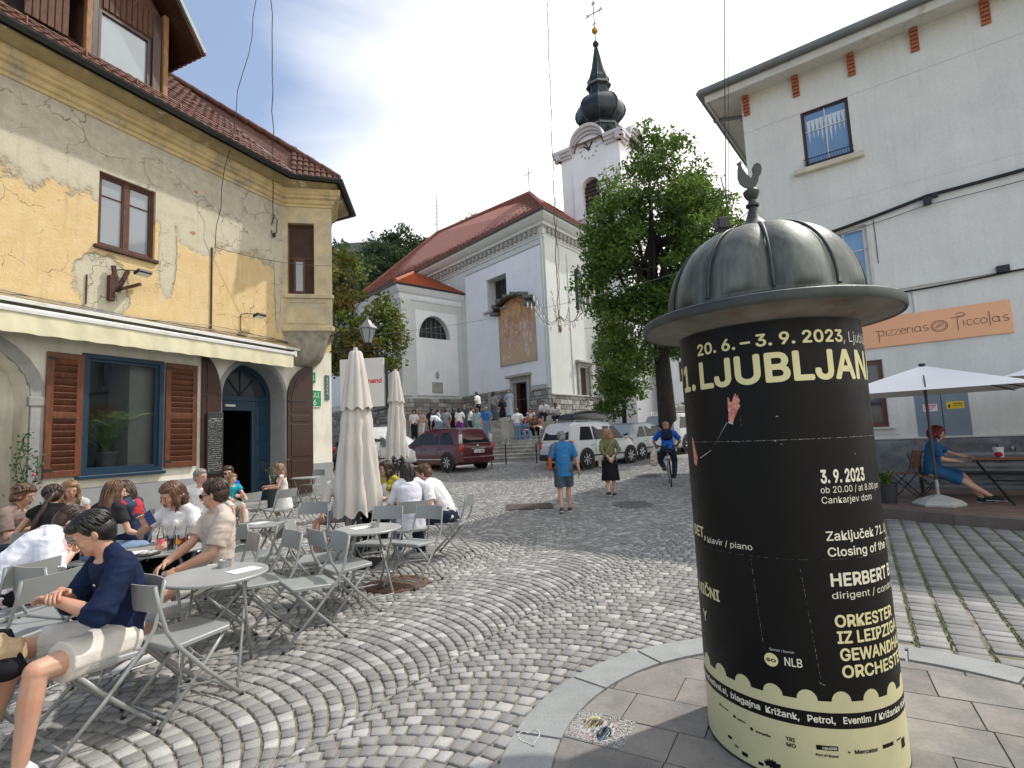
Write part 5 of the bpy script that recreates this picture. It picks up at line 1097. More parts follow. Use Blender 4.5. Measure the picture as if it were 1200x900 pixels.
def fresco_mat():
 m = bpy.data.materials.new('faded fresco'); m.use_nodes = True; t = m.node_tree; N = t.nodes; K = t.links; b_ = N['Principled BSDF']; b_.inputs['Roughness'].default_value = .9
 tx = N.new('ShaderNodeTexCoord'); sp = N.new('ShaderNodeSeparateXYZ'); K.new(tx.outputs['Generated'], sp.inputs[0])
 n = N.new('ShaderNodeTexNoise'); n.inputs['Scale'].default_value = 5; n.inputs['Detail'].default_value = 7; n.inputs['Roughness'].default_value = .65; K.new(tx.outputs['Generated'], n.inputs['Vector'])
 n2_ = N.new('ShaderNodeTexNoise'); n2_.inputs['Scale'].default_value = 11; n2_.inputs['Detail'].default_value = 5; n2_.inputs['Distortion'].default_value = 1.2; K.new(tx.outputs['Generated'], n2_.inputs['Vector'])
 a_ = N.new('ShaderNodeMath'); a_.operation = 'MULTIPLY_ADD'; a_.inputs[1].default_value = .35; K.new(n.outputs[0], a_.inputs[0]); K.new(sp.outputs[2], a_.inputs[2])
 r = N.new('ShaderNodeValToRGB'); K.new(a_.outputs[0], r.inputs[0]); e = r.color_ramp.elements; e[0].position = .1; e[0].color = (.50, .38, .25, 1); e[1].position = 1.12; e[1].color = (.60, .30, .05, 1)
 for p_, c_ in ((.35, (.55, .38, .24)), (.55, (.50, .32, .24)), (.72, (.52, .34, .25)), (.88, (.50, .27, .12)), (.99, (.68, .36, .05))): q = r.color_ramp.elements.new(min(.999, p_)); q.color = (*c_, 1)
 r2 = N.new('ShaderNodeValToRGB'); K.new(n2_.outputs[0], r2.inputs[0]); r2.color_ramp.elements[0].position = .40; r2.color_ramp.elements[0].color = (.42, .13, .08, 1); r2.color_ramp.elements[1].position = .66; r2.color_ramp.elements[1].color = (.50, .52, .50, 1); q = r2.color_ramp.elements.new(.52); q.color = (.6, .45, .32, 1)
 f = N.new('ShaderNodeMath'); f.operation = 'MULTIPLY'; f.inputs[1].default_value = .55; K.new(sp.outputs[2], f.inputs[0]); mx = N.new('ShaderNodeMix'); mx.data_type = 'RGBA'; K.new(f.outputs[0], mx.inputs['Factor']); K.new(r.outputs[0], mx.inputs['A']); K.new(r2.outputs[0], mx.inputs['B']); K.new(mx.outputs['Result'], b_.inputs['Base Color']); return m
M_fres = fresco_mat()
fx0, fx1, fz0, fz1 = -4.30, -.95, 6.40, 9.75; cxf, hwf = (fx0 + fx1) / 2, (fx1 - fx0) / 2
crv = [(cxf - hwf * math.cos(math.pi * k / 14), fz1 + .95 * math.sin(math.pi * k / 14) ** .8) for k in range(15)]
f = MB(); f.X = TA; XZ(f, [(fx0, fz0)] + crv + [(fx1, fz0)], -.15, -.08); cb_(f, 'fresco', M_fres)
M_fo = mat('fresco ochre', (.66, .33, .04), .9, .2, 4); M_fr = mat('fresco red', (.50, .24, .14), .9, .3, 6); M_fp = mat('fresco pale', (.58, .46, .36), .9, .2, 5)
f = MB(); f.X = TA; f.tube([(cxf + .55 * math.cos(t), -.15, 9.85 + .55 * math.sin(t)) for t in [math.pi * k / 10 for k in range(11)]], .05, 4); f.box(cxf - .6, cxf - .5, -.165, -.15, 9.1, 9.9); f.box(cxf + .5, cxf + .6, -.165, -.15, 9.1, 9.9)
for k in range(14):
 q = (cxf + rnd.uniform(-1.4, 1.4), 9.5 - abs(rnd.gauss(0, .8)), rnd.uniform(.04, .13), rnd.uniform(.08, .3)); f.ell((q[0], -.152, q[1]), (q[2], .006, q[3]), u=7, w=5)
f.build('painted_figures', M_fr, ch)['kind'] = 'stuff'
f = MB(); f.X = TA
for k in range(22):
 q = (cxf + rnd.uniform(-1.4, 1.4), rnd.uniform(6.8, 9.7), rnd.uniform(.05, .16), rnd.uniform(.08, .35)); f.ell((q[0], -.154, q[1]), (q[2], .006, q[3]), u=7, w=5)
f.build('painted_figures', M_fp, ch)['kind'] = 'stuff'
f = MB(); f.X = TA; f.bbox(fx0 - .1, fx1 + .1, -.2, -.1, fz0 - .1, fz0, .01); f.bbox(fx0 - .1, fx0, -.18, -.1, fz0, fz1, .01); f.bbox(fx1, fx1 + .1, -.18, -.1, fz0, fz1, .01); cb_(f, 'fresco_frame', M_cst)
hd = MB(); hd.X = TA
for k in range(14):
 p_, q_ = crv[k], crv[k + 1]; P4 = [(p_[0], -.1, p_[1] + .02), (q_[0], -.1, q_[1] + .02), (q_[0], -.75, q_[1] - .08), (p_[0], -.75, p_[1] - .08)]; hd.add(P4 + [(x, y, z + .09) for x, y, z in P4], [(0, 1, 2, 3), (4, 7, 6, 5), (3, 2, 6, 7), (0, 3, 7, 4), (1, 5, 6, 2)])
cb_(hd, 'fresco_hood', M_leadw)
hd = MB(); hd.X = TA; M_ht = mat('grey hood tile', (.13, .13, .125), .8, .3, 6)
for k in range(0, 15, 2): p_ = crv[k]; hd.tube([(p_[0], -.1, p_[1] + .15), (p_[0], -.85, p_[1] + .05)], [.16, .17], 6)
hd.build('hood_tiles', M_ht, ch, smooth=True)['kind'] = 'stuff'
g_ = MB(); g_.X = TA; g_.box(-3.23, -1.92, .45, .5, 2.6, 5.08); cb_(g_, 'dark_doorway', M_dark)
g_ = MB(); g_.X = TA; g_.bbox(-3.45, -3.23, -.2, .1, 2.6, 5.25, .02); g_.bbox(-1.92, -1.70, -.2, .1, 2.6, 5.25, .02); g_.bbox(-3.23, -1.92, -.2, .1, 5.08, 5.25, .02); g_.bbox(-3.45, -1.70, -.16, .1, 5.26, 5.42, .02); g_.bbox(-3.75, -1.45, -.42, .1, 5.43, 5.60, .03); cb_(g_, 'door_surround', M_cst)
g_ = MB(); g_.X = TA; g_.box(-3.21, -2.9, .1, .42, 2.65, 5.05); cb_(g_, 'door', M_woodd)
stonework(-8.9, -3.45, 2.5, 4.6, TA, seed=3); stonework(-1.70, .05, .5, 4.45, TA, seed=4)
stonework(.0, 6.1, .4, 4.05, TB, seed=5); stonework(8.5, 16, .4, 4.05, TB, seed=6)
for X_, a_, b_, z_ in ((TA, -8.9, -3.75, 4.6), (TA, -1.45, .1, 4.45), (TB, .0, 6.1, 4.04), (TB, 8.5, 16, 4.04)): g_ = MB(); g_.X = X_; g_.bbox(a_, b_, -.2, 0, z_, z_ + .11, .03); cb_(g_, 'base_coping', M_cst)
g_ = MB(); g_.X = TB
g_.box(3.45, 4.75, .25, .3, 4.1, 6.05); cb_(g_, 'niche_glass', mat('brown niche', (.05, .03, .025), .6, .3))
g_ = MB(); g_.X = TB; g_.box(6.3, 8.3, .65, .7, .4, 5.95); cb_(g_, 'dark_doorway', mat('deep grey', (.06, .065, .07), .8, .2))
g_ = MB(); g_.X = TB; g_.bbox(3.2, 3.45, -.15, .05, 4.1, 6.15, .02); g_.bbox(4.75, 5.0, -.15, .05, 4.1, 6.15, .02); g_.bbox(3.0, 5.2, -.35, .05, 6.30, 6.46, .03); g_.bbox(3.2, 5.0, -.18, .05, 6.15, 6.30, .02)
g_.bbox(6.0, 6.3, -.25, .05, .4, 6.1, .02); g_.bbox(8.3, 8.6, -.25, .05, .4, 6.1, .02); g_.bbox(5.8, 8.8, -.4, .05, 6.1, 6.35, .03); cb_(g_, 'portal_surround', M_cst)
g_ = MB(); g_.X = TB
for x in (3.6, 6.6):
 g_.box(x, x + 1.0, .35, .4, 9.9, 12.9)
cb_(g_, 'window_glass', M_leadw)
bs = MB(); bs.X = TB; bs.ell((5.9, -.55, 8.1), (.16, .18, .22), u=10, w=8); bs.ell((5.9, -.5, 7.65), (.42, .25, .35), u=10, w=8); bs.bbox(5.5, 6.3, -.75, 0, 7.1, 7.3, .03); bs.ell((5.6, -.55, 7.5), (.16, .2, .3), u=8, w=6); bs.tube([(5.95, -.3, 7.1), (5.95, -.1, 6.8)], [.3, .12], 8); cb_(bs, 'bust', mat('dark bronze', (.07, .065, .055), .6, .3, 5), smooth=True)
TC = TA @ Matrix.Translation((-8.9, -5.1, 0)) @ Matrix.Rotation(R(90), 4, 'Z')     # x runs from the outer corner to the nave, outside is -y
c = MB(); c.X = TC; wall(c, 0, 5.1, .4, 11.9, [(1.40, 4.02, 8.80, 10.45, 1.64, .5)]); c.X = TA;
m2 = MB(); m2.X = TA @ Matrix.Translation((0, -5.1, 0)); wall(m2, -20.5, -8.9, .4, 11.9); c.v, c.f, c.m = c.v, c.f, c.m
cb_(c, 'chapel_wall', M_cg); cb_(m2, 'chapel_wall', M_cg)
p = MB(); p.X = TC; wall(p, 1.15, 4.65, 4.75, 10.75, [(1.40, 4.02, 8.80, 10.45, 1.64, .1)], -.08); p.box(1.15, 1.17, -.078, 0, 4.76, 10.74); p.box(4.63, 4.65, -.078, 0, 4.76, 10.74); cb_(p, 'wall_panel', M_cw)
p = MB(); p.X = TA @ Matrix.Translation((0, -5.1, 0)); p.bbox(-13.4, -10.1, -.08, 0, 4.75, 10.75, .01); p.bbox(-20.5, -14.6, -.08, 0, 4.75, 11.0, .01); cb_(p, 'wall_panel', M_cw)
p = MB(); p.X = TC; p.bbox(.0, .8, -.12, 0, 4.7, 11.4, .01); cb_(p, 'pilaster', M_cg)
lun = arcpts(2.71, 8.81, 1.31, 1.64, math.pi, 0, 14)
g_ = MB(); g_.X = TC; XZ(g_, lun, .42, .46); cb_(g_, 'lunette_glass', M_leadw)
g_ = MB(); g_.X = TC
for a_ in (-.8, -.4, 0, .4, .8): g_.box(2.71 + a_ - .03, 2.71 + a_ + .03, .38, .42, 8.82, 8.81 + 1.64 * math.sqrt(1 - (a_ / 1.31) ** 2) - .03)
g_.box(1.5, 3.9, .375, .415, 9.3, 9.36); cb_(g_, 'lunette_bars', mat('grey lead bars', (.12, .12, .12), .6, .2))
g_ = MB(); g_.X = TC; g_.bbox(2.35, 3.2, -.16, -.05, 4.95, 5.7, .02); cb_(g_, 'stone_plaque', M_cst)
g_ = MB(); g_.X = TC; g_.ell((2.78, -.12, 6.2), (.16, .06, .26), u=10, w=6); cb_(g_, 'coat_of_arms', M_cst)
cpth = [tuple((TA @ Vector(v)).xy) for v in ((-20.5, -5.1, 0), (-8.9, -5.1, 0), (-8.9, 0, 0))]
sweep(MB(), cpth, [(0, 11.35), (.08, 11.4), (.12, 11.55), (.12, 11.75), (.3, 11.85), (.42, 12.0), (.5, 12.1), (.5, 12.2), (0, 12.2)]).build('chapel_cornice', M_cw, ch)
sweep(MB(), cpth, [(.48, 12.201), (.62, 12.201), (.64, 12.3), (.48, 12.3)]).build('chapel_gutter', M_leadw, ch)
stonework(0, 5.1, 2.4, 4.55, TC, seed=8); stonework(-20.5, -8.9, .4, 4.4, TA @ Matrix.Translation((0, -5.1, 0)), seed=9)
apexN = C0 * 0 + UA * 5.9 + UB * 6.0; apexF = UA * 19.5 + UB * 6.0
def vA(x, y, z): q = TA @ Vector((x, y, z)); return q
aN = Vector((apexN.x, apexN.y, 21.2)); aF = Vector((apexF.x, apexF.y, 22.3))
cN = Vector((0, 0, 0)); eC = offpath(wa, .97)[1]; eC = Vector((eC.x, eC.y, 15.3)); eL = Vector(((TA @ Vector((-26.5, -.97, 0))).x, (TA @ Vector((-26.5, -.97, 0))).y, 15.3)); eR = Vector((offpath(wa, .97)[2].x, offpath(wa, .97)[2].y, 15.3))
def roofplane(name, eave0, eave1, top1, top0, m, pitch=.34, rib=0):
 """courses from the eave line up to the top line; overlapping steps"""
 n = max(3, int((top0 - eave0).length / pitch)); nn = (eave1 - eave0).cross(top0 - eave0).normalized(); nn = nn if nn.z > 0 else -nn; mb = MB()
 for k in range(n):
  a0, a1_ = eave0.lerp(top0, k / n), eave1.lerp(top1, k / n); b0_, b1_ = eave0.lerp(top0, (k + 1) / n), eave1.lerp(top1, (k + 1) / n)
  L_ = (a1_ - a0).length; sN = max(1, int(L_ / .42));
  for i in range(sN):
   j = rnd.uniform(-.012, .012); u0, u1 = i / sN, (i + .96) / sN; mb.add([a0.lerp(a1_, u0) + nn * (.075 + j), a0.lerp(a1_, u1) + nn * (.075 + j), b0_.lerp(b1_, u1) + nn * .02, b0_.lerp(b1_, u0) + nn * .02, a0.lerp(a1_, u0), a0.lerp(a1_, u1)], [(0, 1, 2, 3), (4, 5, 1, 0)])
 o = mb.build(name, m, ch, fix=False); o['kind'] = 'stuff'; d = MB(); d.add([eave0, eave1, top1, top0], [(0, 1, 2, 3)] if (top1 - top0).length > .01 else [(0, 1, 2)]); d.build('roof_deck', m, ch, fix=False)
 if rib:
  mb = MB(); L_ = (eave1 - eave0).length; c_ = int(L_ / rib); u = (top0 - eave0)
  nrm = nn; e_ = (eave1 - eave0).normalized(); up_ = nrm.cross(e_).normalized(); up_ = up_ if up_.z > 0 else -up_
  for i in range(1, c_):
   p_ = eave0 + e_ * rib * i + nrm * .09; H_ = (top0 - eave0).dot(up_)
   xt0 = (top0 - eave0).dot(e_); xt1 = (top1 - eave0).dot(e_); x_ = rib * i
   hmax = H_
   if x_ < xt0: hmax = H_ * x_ / xt0
   if x_ > xt1: hmax = min(hmax, H_ * (L_ - x_) / max(.01, L_ - xt1))
   h_ = .3
   while h_ < hmax - .2: mb.cbox(p_ + up_ * h_, (.10, .10, .13)); h_ += .42
  mb.build('snow_stops', M_leadw, ch)['kind'] = 'stuff'
 return nn
roofplane('roof_tiles', eC, eL, aF, aN, M_tile, rib=1.1)
roofplane('roof_tiles', eC, eR, Vector((aN.x, aN.y, 21.2)) + Vector((UB.x, UB.y, 0)) * 6, aN, M_tile)
roofplane('roof_tiles', eL, eL + Vector((UB.x * 12, UB.y * 12, 0)), aF, aF, M_tile)
cE = [Vector((*p, 12.3)) for p in offpath(cpth, .62)]; ap = vA(-14.6, -.3, 15.6)
roofplane('roof_tiles', cE[1], cE[2], ap, ap, M_tile2); roofplane('roof_tiles', cE[0], cE[1], ap, vA(-20.5, -.3, 15.6), M_tile, rib=1.1)
for p_, q_ in ((aN, eC), (aN, aF), (aF, eL)):
 mb = MB(); mb.tube([p_ + Vector((0, 0, .08)), q_ + Vector((0, 0, .1))], .14, 6); mb.build('ridge_tiles', M_tile, ch)
mb = MB(); mb.tube([ap + Vector((0, 0, .06)), cE[1] + Vector((0, 0, .08))], .12, 6); mb.build('ridge_tiles', M_tile2, ch)
mb = MB(); mb.tube([aN, aN + Vector((0, 0, 2.3))], .035, 6); e_ = UA * .5; mb.tube([aN + Vector((-e_.x, -e_.y, 1.7)), aN + Vector((e_.x, e_.y, 1.7))], .035, 6); mb.build('roof_cross', M_zinc, ch)
TW = (8.23 - C0.x, 41.0 - C0.y); TT_ = Matrix.Translation((TW[0], TW[1], 0)) @ Matrix.Rotation(R(-36), 4, 'Z'); hw = 2.5; ZC = 23.6
t = MB(); t.X = TT_
def face4(fn):
 for k in range(4): fn(TT_ @ Matrix.Rotation(R(90 * k), 4, 'Z') @ Matrix.Translation((0, -hw, 0)))
t = MB(); pnl = MB(); cn = MB(); gl = MB(); ld = MB()
def tface(X):
 t.X = X; wall(t, -hw, hw, 0, ZC, [(-.75, .75, 18.2, 21.2, .75, .5)]);
 arc = [( -1.2 * math.cos(math.pi * k / 14), ZC - .05 + 1.15 * math.sin(math.pi * k / 14)) for k in range(15)]
 XZ2 = MB(); XZ(XZ2, arc, 0, .3); XZ2v = [X @ Vector(v) for v in XZ2.v]; o_ = len(t.v); t.v += [tuple(v) for v in XZ2v]; t.f += [tuple(i + o_ for i in f_) for f_ in XZ2.f]; t.m += [0] * len(XZ2.f)
 pnl.X = X; frame = [(-2.1, 16.8), (2.1, 16.8), (2.1, 22.3), (-2.1, 22.3)]; wall(pnl, -1.45, 1.45, 16.9, 22.1, [(-.75, .75, 18.2, 21.2, .75, .12)], -.12); pnl.box(-1.45, -1.43, -.118, 0, 16.91, 22.09); pnl.box(1.43, 1.45, -.118, 0, 16.91, 22.09); pnl.bbox(-1.2, 1.2, -.3, -.1, 18.0, 18.18, .02)
 cn.X = X; outer = [(-hw - .5, ZC)] + [(-1.45, ZC)] + [( -1.4 * math.cos(math.pi * k / 14), ZC + .05 + 1.3 * math.sin(math.pi * k / 14)) for k in range(1, 14)] + [(1.45, ZC), (hw + .5, ZC)]
 for k in range(len(outer) - 1):
  p_, q_ = outer[k], outer[k + 1]
  for (y0, dz, th) in ((-.52, .16, .26), (-.36, -.08, .24), (-.2, -.30, .22)):
   P4 = [(p_[0], y0, p_[1] + dz), (q_[0], y0, q_[1] + dz), (q_[0], .1, q_[1] + dz), (p_[0], .1, p_[1] + dz)]; cn.add(P4 + [(x, y, z + th) for x, y, z in P4], [(0, 3, 2, 1), (4, 5, 6, 7), (0, 1, 5, 4), (2, 3, 7, 6), (0, 4, 7, 3), (1, 2, 6, 5)])
 gl.X = X; gl.box(-.75, .75, .42, .5, 18.2, 21.2)
 for k in range(9): gl.bbox(-.75, .75, .28, .4, 18.3 + k * .33, 18.36 + k * .33, .01)
 for k in range(1): pass
face4(tface)
t.build('tower_wall', M_cw, ch); pnl.build('belfry_panel', mat('tower white', (.80, .80, .82), .9, .05, .8), ch); cn.build('tower_cornice', mat('tower cornice', (.55, .53, .54), .85, .08, 2), ch); gl.build('belfry_louvres', mat('belfry dark', (.07, .055, .045), .8, .2), ch)
for k in (0, 1):
 X = TT_ @ Matrix.Rotation(R(90 * k), 4, 'Z') @ Matrix.Translation((0, -hw - .03, 0)); m2 = MB(); m2.X = X; m2.bbox(-.04, .04, -.05, 0, ZC - .35, ZC + .45, .01, Matrix.Translation((0, 0, ZC)) @ Matrix.Rotation(R(-30), 4, 'Y') @ Matrix.Translation((0, 0, -ZC + .1))); m2.bbox(-.05, .05, -.05, 0, -.1, .62, .01, Matrix.Translation((0, 0, ZC - .1)) @ Matrix.Rotation(R(35), 4, 'Y')); m2.bbox(-.05, .05, -.05, 0, -.1, .55, .01, Matrix.Translation((0, 0, ZC - .1)) @ Matrix.Rotation(R(-50), 4, 'Y')); m2.build('clock_hands', M_blackmet, ch)
 m2 = MB(); m2.X = X
 for j in range(12): a_ = R(30 * j); m2.bbox(-.035, .035, -.03, .02, .62, .78, .005, Matrix.Translation((0, 0, ZC - .1)) @ Matrix.Rotation(a_, 4, 'Y'))
 m2.build('clock_marks', M_cst, ch)
M_cop = mat('black green copper', (.028, .038, .042), .38, .25, 3, .15, 10, metal=.5)
lowr = MB(); lowr.X = TT_; lowr.lathe([(4.1, ZC + .40), (3.2, ZC + .85), (2.4, ZC + 1.4), (1.5, ZC + 2.2)], 4, a0=R(45), a1=R(405)); lowr.build('tower_roof', M_cop, ch)
z0 = 25.35; sc_ = 1.0
prof_ = [(2.2, 24.6), (1.7, 25.4), (1.45, 26.1), (1.50, 26.25), (1.25, 26.6), (1.6, 26.85), (1.86, 27.2), (1.96, 27.6), (1.90, 28.0), (1.65, 28.45), (1.35, 28.75), (1.0, 29.0), (.80, 29.2), (.74, 29.5), (.76, 29.75), (.95, 29.95), (.95, 30.1), (.82, 30.2), (.84, 30.6), (.62, 30.95), (.60, 31.1), (.42, 31.7), (.28, 32.5), (.14, 33.3), (.10, 33.55)]
oc = MB(); oc.X = Matrix.Translation((TW[0], TW[1], 0)) @ Matrix.Rotation(R(-36 + 22.5), 4, 'Z'); oc.lathe([(r_ * 1.03, z_) for r_, z_ in prof_], 8); oc.build('onion_dome', M_cop, ch, smooth=28)
mb = MB(); mb.X = oc.X
for k in range(8): a_ = R(45 * k); mb.tube([(r_ * 1.045 * math.cos(a_), r_ * 1.045 * math.sin(a_), z_) for r_, z_ in prof_[1:]], .045, 5)
mb.build('dome_ribs', M_leadd, ch)
for pr_ in ([(1.62, 26.02), (1.66, 26.1), (1.6, 26.18)], [(1.02, 29.93), (1.06, 30.02), (1.0, 30.1)]): mb = MB(); mb.X = oc.X; mb.lathe(pr_, 8); mb.build('dome_band', M_zinc, ch)
mb = MB(); mb.X = Matrix.Translation((TW[0], TW[1], 0)); mb.ell((0, 0, 33.8), (.27, .27, .27), u=12, w=8); mb.build('spire_ball', M_cop, ch, smooth=True)
mb = MB(); mb.X = Matrix.Translation((TW[0], TW[1], 0)); mb.ell((0, 0, 35.0), (.27, .27, .27), u=12, w=8); mb.build('golden_ball', mat('gold leaf', (.50, .24, .05), .35, .1, metal=.8), ch, smooth=True)
mb = MB(); mb.X = TT_; mb.tube([(0, 0, 34.0), (0, 0, 37.5)], .05, 6); mb.tube([(-.62, 0, 36.6), (.62, 0, 36.6)], .05, 6);
for q in ((0, 37.5), (-.62, 36.6), (.62, 36.6)):
 for a_ in range(3):
  an = R(120 * a_ + 90); mb.ell((q[0] + .12 * math.cos(an), 0, q[1] + .12 * math.sin(an)), (.09, .05, .09), u=6, w=4)
mb.tube([(-.3, 0, 35.55), (0, 0, 35.7), (.3, 0, 35.55)], .04, 5); mb.build('tower_cross', M_zinc, ch)
# ---- stairs and the church terrace
M_step = mat('stair stone', (.36, .35, .33), .85, .2, 3, .3, 30, objrnd=.12, col2=(.24, .24, .22), c2w=.8)
st = tag(bpy.data.objects.new('stairs', None), kind='structure'); COL.objects.link(st)
SC = (.55, 27.8)
def fanstep(r, z0, z1, nm='step'):
 pts = [(SC[0] + r * 1.05 * math.cos(t_), SC[1] + r * math.sin(t_) * .95) for t_ in [R(178 + 184 * k / 26) for k in range(27)]]
 pts += [(SC[0] + r * 1.05, SC[1] + 1), (SC[0] - r * 1.05, SC[1] + 1)]
 m_ = MB(); m_.prism(pts, z0, z1); inner = [(SC[0] + (p_[0] - SC[0]) * (r + .04) / r, SC[1] + (p_[1] - SC[1]) * (r + .04) / r) for p_ in pts]; m_.prism(inner, z1 - .05, z1 + .001); return m_.build(nm, M_step, st)
for k in range(7): fanstep(4.35 - .36 * k, -.2, .60 + .152 * (k + 1) - .05)
MB().prism([(-11, 27.6), (-3.9, 25.8), (-1.2, 25.9), (2.3, 25.9), (4.2, 26.6), (4.2, 30), (3.4, 32.2), (-12, 45), (-20, 45)], -.2, 1.60).build('landing', M_step, st)
UD = Vector((.06, 1)).normalized()
for k in range(7):
 y = 28.6 + .34 * k; MB().prism([(-3.4, y), (2.4, y), (2.4, 33), (-3.4, 36)], 1.4, 1.60 + .165 * (k + 1)).build('step', M_step, st)
MB().prism([(-3.4, 31), (-3.5, 29.6), (-9, 33.5), (-16, 42), (-6, 42), (2.3, 31.9), (2.42, 30.9)], 1.5, 2.745).build('upper_terrace', M_step, st)
def pillar(x, y, z, h, r, lab):
 t_ = thing('stone_pillar', lab, 'pillar', (x, y, z)); m_ = MB(); m_.lathe([(r * 1.25, 0), (r * 1.25, .15), (r, .2), (r, h - .2), (r * 1.2, h - .15), (r * 1.2, h), (0, h + .02)], 16); m_.build('shaft', M_cst, t_, smooth=35); return t_
pillar(-.42, 25.6, 1.2, 1.35, .24, 'pale stone pillar on the left side of the church steps');
p_ = pillar(2.45, 25.4, 1.0, 1.2, .26, 'round capped stone pillar by the seated visitors beside the steps'); MB().ell((0, 0, 1.25), (.3, .3, .2), u=14, w=8).build('cap', M_cst, p_, smooth=True)
rl = thing('stair_railing', 'low dark metal railing at the foot of the church steps', 'railing', (1.2, 22.6, .46)); MB().tube([(-.3, 0, 0), (-.3, 0, .8), (-.1, .3, .95), (-.05, 1.8, 1.0)], .03, 6).build('rail', M_blackmet, rl); MB().tube([(-1.6, 0, 0), (-1.6, 0, .85), (-1.55, 1.2, 1.1)], .03, 6).build('rail', M_blackmet, rl)
pp_ = thing('sign_pole', 'thin tall metal pole beside the rear of the dark red car', 'pole', (-.95, 21.3, .41)); MB().tube([(0, 0, 0), (0, 0, 3.05)], .035, 8).build('pole', M_zinc, pp_)
lw = thing('retaining_wall', 'low stone retaining wall behind the cars parked left of the steps', 'wall'); m_ = MB(); m_.prism([(-3.9, 25.7), (-3.85, 25.95), (-11.2, 27.9), (-11.3, 27.6)], 0, 1.75); m_.build('wall_core', M_cst, lw)
# ---- hill behind, mast
M_hill = mat('wooded hill', (.012, .022, .010), .95, .4, .2, 0)
h = MB(); nx, ny = 24, 8; vs = []
for j in range(ny + 1):
 for i in range(nx + 1):
  x = -150 + 220 * i / nx; y = 75 + 150 * j / ny; d = math.exp(-((x + 42) / 60) ** 2) * 62 * min(1, j / 4); vs.append((x, y, d + 3 * noise.noise(Vector((x * .05, y * .05, 0)))))
h.add(vs, [(j * (nx + 1) + i, j * (nx + 1) + i + 1, (j + 1) * (nx + 1) + i + 1, (j + 1) * (nx + 1) + i) for j in range(ny) for i in range(nx)]); tag(h.build('hill', M_hill, smooth=True), kind='structure')
mt = thing('radio_mast', 'tall thin lattice radio mast on the hill behind the church', 'mast', (-26.5, 200, 40)); m_ = MB()
for a_ in range(3): m_.tube([(.8 * math.cos(R(120 * a_)), .8 * math.sin(R(120 * a_)), 0), (.25 * math.cos(R(120 * a_)), .25 * math.sin(R(120 * a_)), 58)], .14, 4)
z = 0
while z < 56:
 for a_ in range(3): r_ = .8 - .55 * z / 58; m_.tube([(r_ * math.cos(R(120 * a_)), r_ * math.sin(R(120 * a_)), z), (r_ * math.cos(R(120 * a_ + 120)), r_ * math.sin(R(120 * a_ + 120)), z + 1.5)], .06, 3)
 z += 1.6
for z_, w_ in ((30, 1.6), (38, 1.4), (46, 1.2)): m_.tube([(-w_, 0, z_), (0, 0, z_ + .2)], .2, 4)
m_.build('lattice', mat('pale mast steel', (.45, .47, .5), .6, .1), mt)
# ---- houses in the side streets
def far_house(x, y, w, d, h, rz, label, wm, rm_, storeys=3, cols=4, z0=0):
 t_ = thing('town_house', label, 'house', (x, y, z0), R(rz)); m_ = MB(); ops = []
 for s_ in range(storeys):
  for c_ in range(cols): cx_ = -w / 2 + w * (c_ + .5) / cols; ops.append((cx_ - .45, cx_ + .45, 1 + s_ * 3, 2.6 + s_ * 3, 0, .15))
 wall(m_, -w / 2, w / 2, -1, h, ops); m_.box(-w / 2, w / 2, .3, d, -1, h); m_.build('wall', wm, t_)
 for o_ in ops:
  f_ = MB(); frame_boxes(f_, o_[0], o_[1], o_[2], o_[3], .08, .06, .12); f_ = f_.build('window', M_wmet, t_); MB().box(o_[0] + .08, o_[1] - .08, .1, .14, o_[2] + .08, o_[3] - .08).build('pane', M_glassd, f_)
 r_ = MB(); r_.add([(-w / 2 - .4, -.5, h), (w / 2 + .4, -.5, h), (w / 2 + .4, d / 2, h + d * .35), (-w / 2 - .4, d / 2, h + d * .35), (w / 2 + .4, d + .5, h), (-w / 2 - .4, d + .5, h)], [(0, 1, 2, 3), (3, 2, 4, 5), (0, 5, 4, 1)]); r_.build('roof', rm_, t_); return t_
far_house(16.5, 36, 12, 8, 9.5, -28, 'white house half hidden behind the big street tree', M_cw, M_tile, 3, 4, 1)
far_house(25, 48, 12, 8, 8, -35, 'pink house with a red awning far behind the big street tree', mat('pink render', (.5, .28, .2), .9, .1), M_tile, 2, 4, 1)
far_house(-14.4, 29, 8, 10, 7.5, 66, 'grey white annex behind the old yellow house', mat('grey white annex', (.5, .51, .52), .9, .1), M_tile, 2, 3, .6)
# ==== PEOPLE
def remesh(mb, vox, smooth_it=2):
 me = mb.mesh('tmp', [], False); o = bpy.data.objects.new('tmp', me); COL.objects.link(o)
 m = o.modifiers.new('r', 'REMESH'); m.mode = 'VOXEL'; m.voxel_size = vox; m.use_smooth_shade = True
 s = o.modifiers.new('s', 'SMOOTH'); s.iterations = smooth_it; s.factor = .5
 dg = bpy.context.evaluated_depsgraph_get(); r = bpy.data.meshes.new_from_object(o.evaluated_get(dg)); COL.objects.unlink(o); bpy.data.objects.remove(o); bpy.data.meshes.remove(me)
 r.materials.clear(); return r
def join_mb(me, mb):
 """append the faces of a mesh builder to a remeshed mesh"""
 bm = bmesh.new(); bm.from_mesh(me); vs = [bm.verts.new(v) for v in mb.v]
 for f in mb.f:
  try: bm.faces.new([vs[i] for i in f]).smooth = True
  except ValueError: pass
 bm.to_mesh(me); bm.free(); me.polygons.foreach_set('use_smooth', [True] * len(me.polygons)); return me
def skin(n, c): return mat(n, c, .5, .10, 9, .08, 120, spec=.4, col2=(c[0] * 1.05, c[1] * .85, c[2] * .8), c2w=.4, sss=.12)
SK = {'fair': skin('fair skin', (.60, .38, .29)), 'tan': skin('tanned skin', (.42, .24, .16)), 'mid': skin('warm skin', (.50, .30, .21)), 'dark': skin('dark skin', (.16, .075, .045))}
